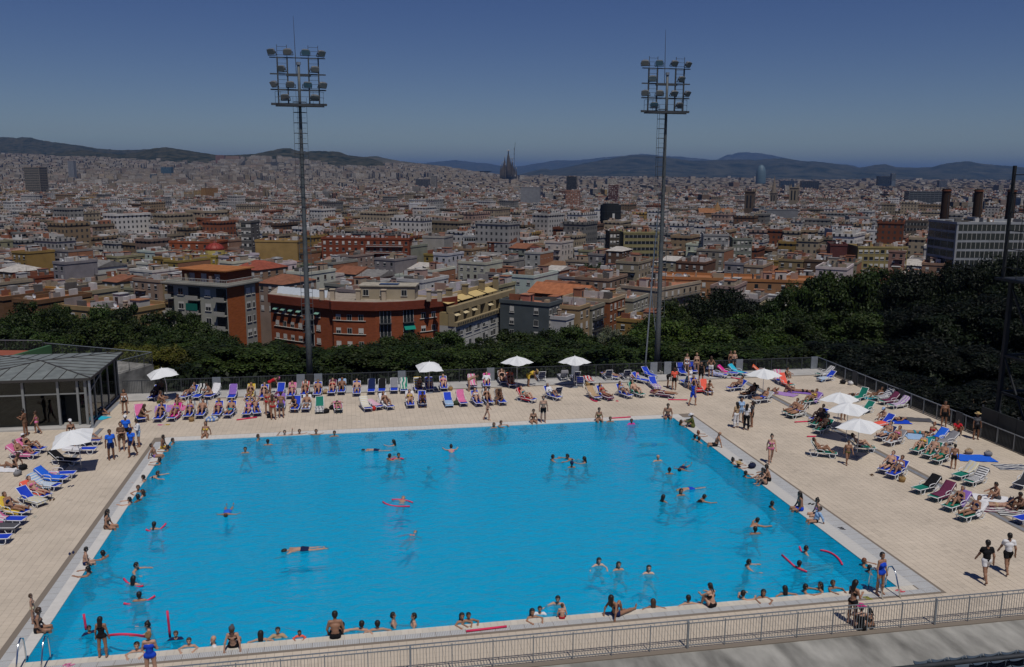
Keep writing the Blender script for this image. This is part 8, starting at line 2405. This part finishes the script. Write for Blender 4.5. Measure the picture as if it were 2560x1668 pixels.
# ------------------------------------------------------------------ parasols
def parasol(x, y, h, half, rz, label, tilt=(0, 0)):
    half *= .82; h += .06
    o = empty('parasol', (x, y, 0), rad(rz), label=label, cat='parasol', group='white parasols on the deck')
    top = Vector((0, 0, h))
    v = [top]; n = 8; rings = ((.5, -.17), (1.0, -.50))
    for (k, dz) in rings:
        for j in range(n * 2):
            t = 2 * math.pi * j / (n * 2)
            m = max(abs(math.cos(t)), abs(math.sin(t)))
            r_ = half / m * k * (1.0 if j % 2 == 0 else .985)
            v.append(Vector((math.cos(t) * r_, math.sin(t) * r_, h + dz * (1 if j % 4 != 0 else .93) - (.03 if j % 2 else 0))))
    N2 = n * 2; f = [[0, 1 + j, 1 + (j + 1) % N2] for j in range(N2)] + [[1 + j, 1 + N2 + j, 1 + N2 + (j + 1) % N2, 1 + (j + 1) % N2] for j in range(N2)]
    R_ = Matrix.Rotation(rad(tilt[0]), 4, 'X') @ Matrix.Rotation(rad(tilt[1]), 4, 'Y')
    v2 = [R_ @ p for p in v]
    MB().raw(v2, f).build('canopy', M_canvas, o)
    MB().tube([(0, 0, .05), (0, 0, h * .5), R_ @ Vector((0, 0, h + .06))], .022, 8).build('pole', M_plastic, o, smooth=True)
    MB().tube([(0, 0, 0), (0, 0, .07), (0, 0, .08), (0, 0, .30)], [.30, .27, .05, .035], 14).build('base', M_drain, o)
    for j in range(8):
        t = 2 * math.pi * j / 8; m = max(abs(math.cos(t)), abs(math.sin(t))); e = Vector((math.cos(t) * half / m, math.sin(t) * half / m, h - .52))
        MB().bar(R_ @ (top - UP * .04), R_ @ e, .018).build('rib', M_plastic, o)
for a in [(-2.14,35.27,2.35,1.15,20,'white parasol at the left end of the back row',(0,-6)),
(-3.78,20.19,2.35,1.2,10,'white tilted parasol over the left side loungers',(6,-8)),
(16.68,34.5,2.35,1.1,5,'white parasol in the back row left of the pair',(4,0)),
(23.43,34.79,2.45,1.1,40,'white parasol in the middle of the back row',(0,0)),
(27.88,34.43,2.4,1.1,35,'white parasol right of the middle one in the back row',(0,0)),
(40.53,28.41,2.3,1.15,30,'white parasol at the back right above dark loungers',(0,0)),
(42.17,21.03,2.3,1.15,35,'white parasol farthest of the three clustered on the right',(0,0)),
(41.19,18.39,2.35,1.2,40,'white parasol middle of the three clustered on the right',(0,0)),
(39.92,15.12,2.3,1.25,38,'white parasol nearest of the three clustered on the right',(0,0))]: parasol(*a)
# ------------------------------------------------------------------ foam noodles
def bend_pts(pts, n=10):
    pts = [Vector(p) for p in pts]
    if len(pts) == 2: return [pts[0].lerp(pts[1], i / 3) for i in range(4)]
    a, b, c = pts; ctrl = b * 2 - (a + c) / 2
    return [a * (1 - t) ** 2 + ctrl * 2 * t * (1 - t) + c * t * t for t in [i / n for i in range(n + 1)]]
for pts, lab in [([(3.41,29.02,.045),(4.67,29.47,.045)],'pink noodle on the deck before the second row at left'),
([(33.68,29.51,.045),(35.05,29.2,.045)],'pink noodle on the deck below crowded loungers'),
([(28.2,31.03,.045),(28.17,30.18,.045),(28.43,29.83,.045)],'curved pink noodle leaning at a lounger in the second row'),
([(41.25,35.45,.045),(41.75,34.8,.045)],'pink noodle by the pink towel lounger at the back'),
([(28.04,25.41,.045),(29.51,25.49,.045)],'pink noodle lying on the far coping'),
([(39.95,22.54,.045),(41.45,22.56,.045)],'pink noodle under the shaded loungers on the right'),
([(39.12,19.4,.045),(39.68,19.33,.045)],'short pink noodle below the shaded loungers on the right'),
([(14.85,-.58,.045),(16.34,-.49,.045)],'pink knotted noodle on the near coping'),
([(1.53,10.93,.06),(1.95,11.01,-.11),(2.35,11.32,.13)],'pink noodle bent round the swimmer at left'),
([(1.75,5.91,.03),(2.2,5.41,-.09),(2.65,5.12,.03)],'pink noodle behind the long haired swimmer at left'),
([(2.25,3.73,.03),(2.76,3.87,-.11),(3.32,4.1,.06)],'pink noodle under the swimmer with hands on head'),
([(2.57,.35,.545),(3.3,-.15,.795),(3.77,.34,.395)],'long pink noodle arched between two people at lower left'),
([(12.39,12.69,.01),(12.84,12.2,-.04),(13.68,11.86,.01)],'pink noodle across the floating swimmer, left piece'),
([(12.85,12.93,-.01),(13.37,12.95,-.05),(13.85,12.39,-.01)],'pink noodle behind the arms of the floating swimmer'),
([(13.06,19.19,.01),(13.44,19.42,.01),(13.81,19.22,.01)],'pink noodle shared by two swimmers'),
([(30.28,4.01,.11),(30.29,3.77,-.09)],'pink noodle end beside the pink bikini at lower right'),
([(29.21,3.52,.01),(29.19,2.4,.01)],'straight pink noodle at lower right of the pool'),
([(29.21,2.39,.01),(29.31,2.11,-.01),(29.45,1.84,.01)],'pink noodle in front of the swimmer at lower right'),
([(31.11,3.69,.01),(31.46,3.19,.01),(31.28,2.2,.01)],'curved pink noodle by the underwater swimmer'),
([(4.45,.95,-.1),(4.43,.9,1)],'upright pink noodle held at lower left'),
([(1.38,2.01,-.1),(1.33,2.06,.55)],'pink noodle end behind the small bather at lower left')]:
    c = Vector(pts[0]); q = [p - c for p in bend_pts(pts)]
    o = MB().tube(q, .042, 10).build('foam_noodle', M_foam, None, smooth=True, loc=c); tag(o, lab, 'pool noodle', 'pink foam noodles')
# ------------------------------------------------------------------ bags, sandals, mats, ring, ladders
def bag(x, y, col, kind, label, rz=0):
    o = empty('bag' if kind != 'basket' else 'basket', (x, y, 0), rad(rz), label=label, cat='bag' if kind != 'basket' else 'basket')
    if kind == 'basket':
        MB().tube([(0, 0, 0), (0, 0, .12), (0, 0, .24), (0, 0, .26)], [.14, .18, .19, .17], 12).build('body', M_cloth, o, smooth=True, color=col)
    else:
        MB().tube([(-.22, 0, .13), (-.19, 0, .14), (0, 0, .17), (.19, 0, .14), (.22, 0, .13)], [.06, .13, .17, .13, .05], 10).build('body', M_cloth, o, smooth=True, color=col)
    for s in (-1, 1): MB().tube([(-.10, .05 * s, .24), (-.07, .07 * s, .36), (.07, .07 * s, .36), (.10, .05 * s, .24)], .012, 5).build('handle', M_cloth, o, color=tuple(c * .6 for c in col))
for a in [(8.03,34.68,(.015,.015,.017),'bag','black round bag in the back row',164),
(9.2,29.91,(.015,.015,.017),'bag','black bag right of the green lounger',36),
(9.58,30.84,(.015,.015,.017),'bag','black bag left of the pink towel',54),
(18.26,30.62,(.05,.07,.04),'bag','dark green backpack by the pink towel lounger',170),
(.52,29.28,(.3,.19,.08),'basket','wicker basket in the second row',150),
(18.32,34.92,(.3,.19,.08),'basket','wicker basket in the back row',145),
(29.04,34.71,(.3,.19,.08),'basket','wicker basket beside the patterned towel',40),
(40.06,11.02,(.3,.19,.08),'basket','wicker basket before the pair on the right',5),
(43.61,7.23,(.015,.02,.05),'bag','navy bag at the right edge',55),
(33.03,14.43,(.015,.02,.05),'bag','navy bag on the right coping',25),
(-6.88,19.82,(.2,.2,.21),'bag','grey tote bag at left',75),
(47.78,14.12,(.2,.2,.21),'bag','clear bag on the blue towel',170),
(49.19,32.12,(.015,.015,.017),'bag','black bag by the right railing',150),
(49.59,31.69,(.6,.6,.6),'bag','white bag by the right railing',100),
(46.92,14.67,(.35,.25,.15),'bag','pale bag on the blue towel',170),
(-6.94,20.81,(.015,.015,.017),'bag','black patterned bag beside the white towel',65),
(9.05,35.39,(.35,.25,.15),'bag','tan bag in the back row',15),
(5.53,29.34,(.015,.015,.017),'bag','black bag behind the red bikinis',10),
(12.45,30.09,(.4,.03,.03),'bag','red bag between second row loungers',70)]: bag(*a)
def sandals(x, y, col, rz, label):
    o = empty('sandals', (x, y, 0), rad(rz), label=label, cat='sandals', group='sandals left on the deck')
    for s in (-1, 1):
        k = MB(); k.prism([(s * .07 + .045 * math.cos(t) * (1.1 if math.sin(t) > 0 else .85), .04 * s + .14 * math.sin(t)) for t in np.linspace(0, 2 * math.pi, 12, endpoint=False)], .003, .022); q = k.build('sole', M_cloth, o, color=col)
        MB().tube([(s * .07 - .045, .04 * s + .0, .022), (s * .07, .04 * s + .07, .055), (s * .07 + .045, .04 * s + .0, .022)], .009, 5).build('strap', M_cloth, q, color=tuple(c * .7 for c in col))
for a in [(-1.07,8.89,(.02,.03,.09),195,'dark sandals on the left deck'),
(32.26,-.38,(.6,.12,.15),90,'pink sandals by the near right corner'),
(30.62,-.71,(.25,.25,.05),255,'olive sandals by the right ladder'),
(-3.58,17.63,(.02,.03,.09),165,'blue sandals by the left loungers'),
(33.36,5.74,(.1,.1,.11),240,'grey sandals on the right deck'),
(33.54,8.83,(.02,.02,.02),120,'black sandals on the right coping'),
(33,15.83,(.02,.02,.02),210,'black sandals by the straw hat'),
(-3.91,15.69,(.12,.07,.04),0,'brown sandals by the left loungers'),
(-4.01,13.5,(.5,.47,.4),240,'pale sandals by the yellow towel'),
(1.5,-.42,(.6,.2,.35),120,'pink sandals at the bottom edge'),
(47.71,27.67,(.12,.07,.04),315,'sandals by the sunbather near the right railing'),
(39.06,12.24,(.12,.07,.04),0,'sandals before the pair on the right'),
(-1.33,28.71,(.6,.1,.3),120,'pink sandals in the second row'),
(29.9,29.81,(.6,.12,.15),30,'coral sandals in the second row'),
(-.89,28.69,(.55,.38,.06),315,'yellow sandals in the second row')]: sandals(*a)
def mat_towel(x, y, w_, l_, rz, col, patt, label):
    r = random.Random(int(x * 100)); n, m = 8, 5; v = []; f = []
    for i in range(n + 1):
        for j in range(m + 1): v.append(((j / m - .5) * w_ + r.uniform(-.03, .03), (i / n - .5) * l_ + r.uniform(-.03, .03), .014 + r.uniform(0, .035)))
    for i in range(n):
        for j in range(m): a = i * (m + 1) + j; f.append([a, a + 1, a + m + 2, a + m + 1])
    o = MB().raw(v, f).build('beach_towel', {'s': M_strw, 'p': M_patt}.get(patt, M_cloth), None, smooth=True, loc=(x, y, 0), rz=rad(rz), color=COLR[col]); tag(o, label, 'towel', 'towels spread on the deck')
for a in [(48.51,21.81,1,1.9,70,'dgrey','','dark grey towel near the right railing'),
(46.45,18.15,1.3,2.2,70,'lightblue','','light blue towel on the right deck'),
(46.71,13.89,1.3,2.1,75,'royal','','blue towel near the lattice tower shadow'),
(47.72,12.13,1,1.8,80,'navy','p','navy patterned towel at the right edge'),
(43.04,29.72,1,1.7,40,'lilac','','lilac towel at the back right'),
(48.62,27.65,.9,1.8,75,'teal','','teal towel by the right railing'),
(-1.87,32.75,1.2,1.9,10,'lilac','','purple towel behind the second row'),
(-.86,32.88,1,1.8,30,'pink','','pink towel behind the second row'),
(42.84,6.06,1,1.7,70,'dgrey','p','patterned towel at the right edge'),
(-7.69,20.93,.9,1.5,80,'white','','white towel on the left deck'),
(46.76,21.56,1,1.8,75,'blue','','blue towel under the sunbather on the right'),
(44.37,30.08,.9,1.7,60,'violet','','violet towel at the back right'),
(-5.76,31.17,.8,1.5,60,'turquoise','','turquoise towel in the pavilion shade'),
(42.29,6.79,1.2,1.9,70,'plum','p','plum patterned towel at the right edge'),
(43.03,7.94,1.1,1.7,60,'white','','white towel beside the knees-up sitter')]: mat_towel(*a)
# swim ring on the deck
def ring(x, y, label):
    m = MB(); n, k = 20, 8; v = []; f = []
    for i in range(n):
        t = 2 * math.pi * i / n
        for j in range(k):
            s_ = 2 * math.pi * j / k; rr = .33 + .11 * math.cos(s_); v.append((rr * math.cos(t), rr * math.sin(t), .11 + .11 * math.sin(s_)))
    for i in range(n):
        for j in range(k): f.append([i * k + j, ((i + 1) % n) * k + j, ((i + 1) % n) * k + (j + 1) % k, i * k + (j + 1) % k])
    o = m.raw(v, f).build('swim_ring', M_patt, None, smooth=True, loc=(x, y, 0), color=(.12, .22, .5)); tag(o, label, 'swim ring')
ring(*(1.79,29.28,'round blue and white swim ring on the deck in the second row'))
def ladder(x, y, rz, label, tall=1.0):
    o = empty('pool_ladder', (x, y, 0), rad(rz), label=label, cat='pool ladder', group='steel pool ladders')
    for s in (-1, 1):
        MB().tube([(s * .38, -.85, 0), (s * .38, -.62, .45 * tall), (s * .38, -.40, .88 * tall), (s * .38, -.16, 1.0 * tall), (s * .38, .06, .88 * tall), (s * .38, .14, .4), (s * .38, .14, -1.2)], .028, 8).build('handrail', M_chrome, o, smooth=True)
    for z in (-.3, -.6, -.9): MB().box(-.38, .38, .10, .18, z - .02, z + .02).build('tread', M_chrome, o)
for a in [(31.54,-.05,0,'steel pool ladder at the near right corner',1),(.4,-.05,0,'steel pool ladder at the near left corner',1)]: ladder(*a)
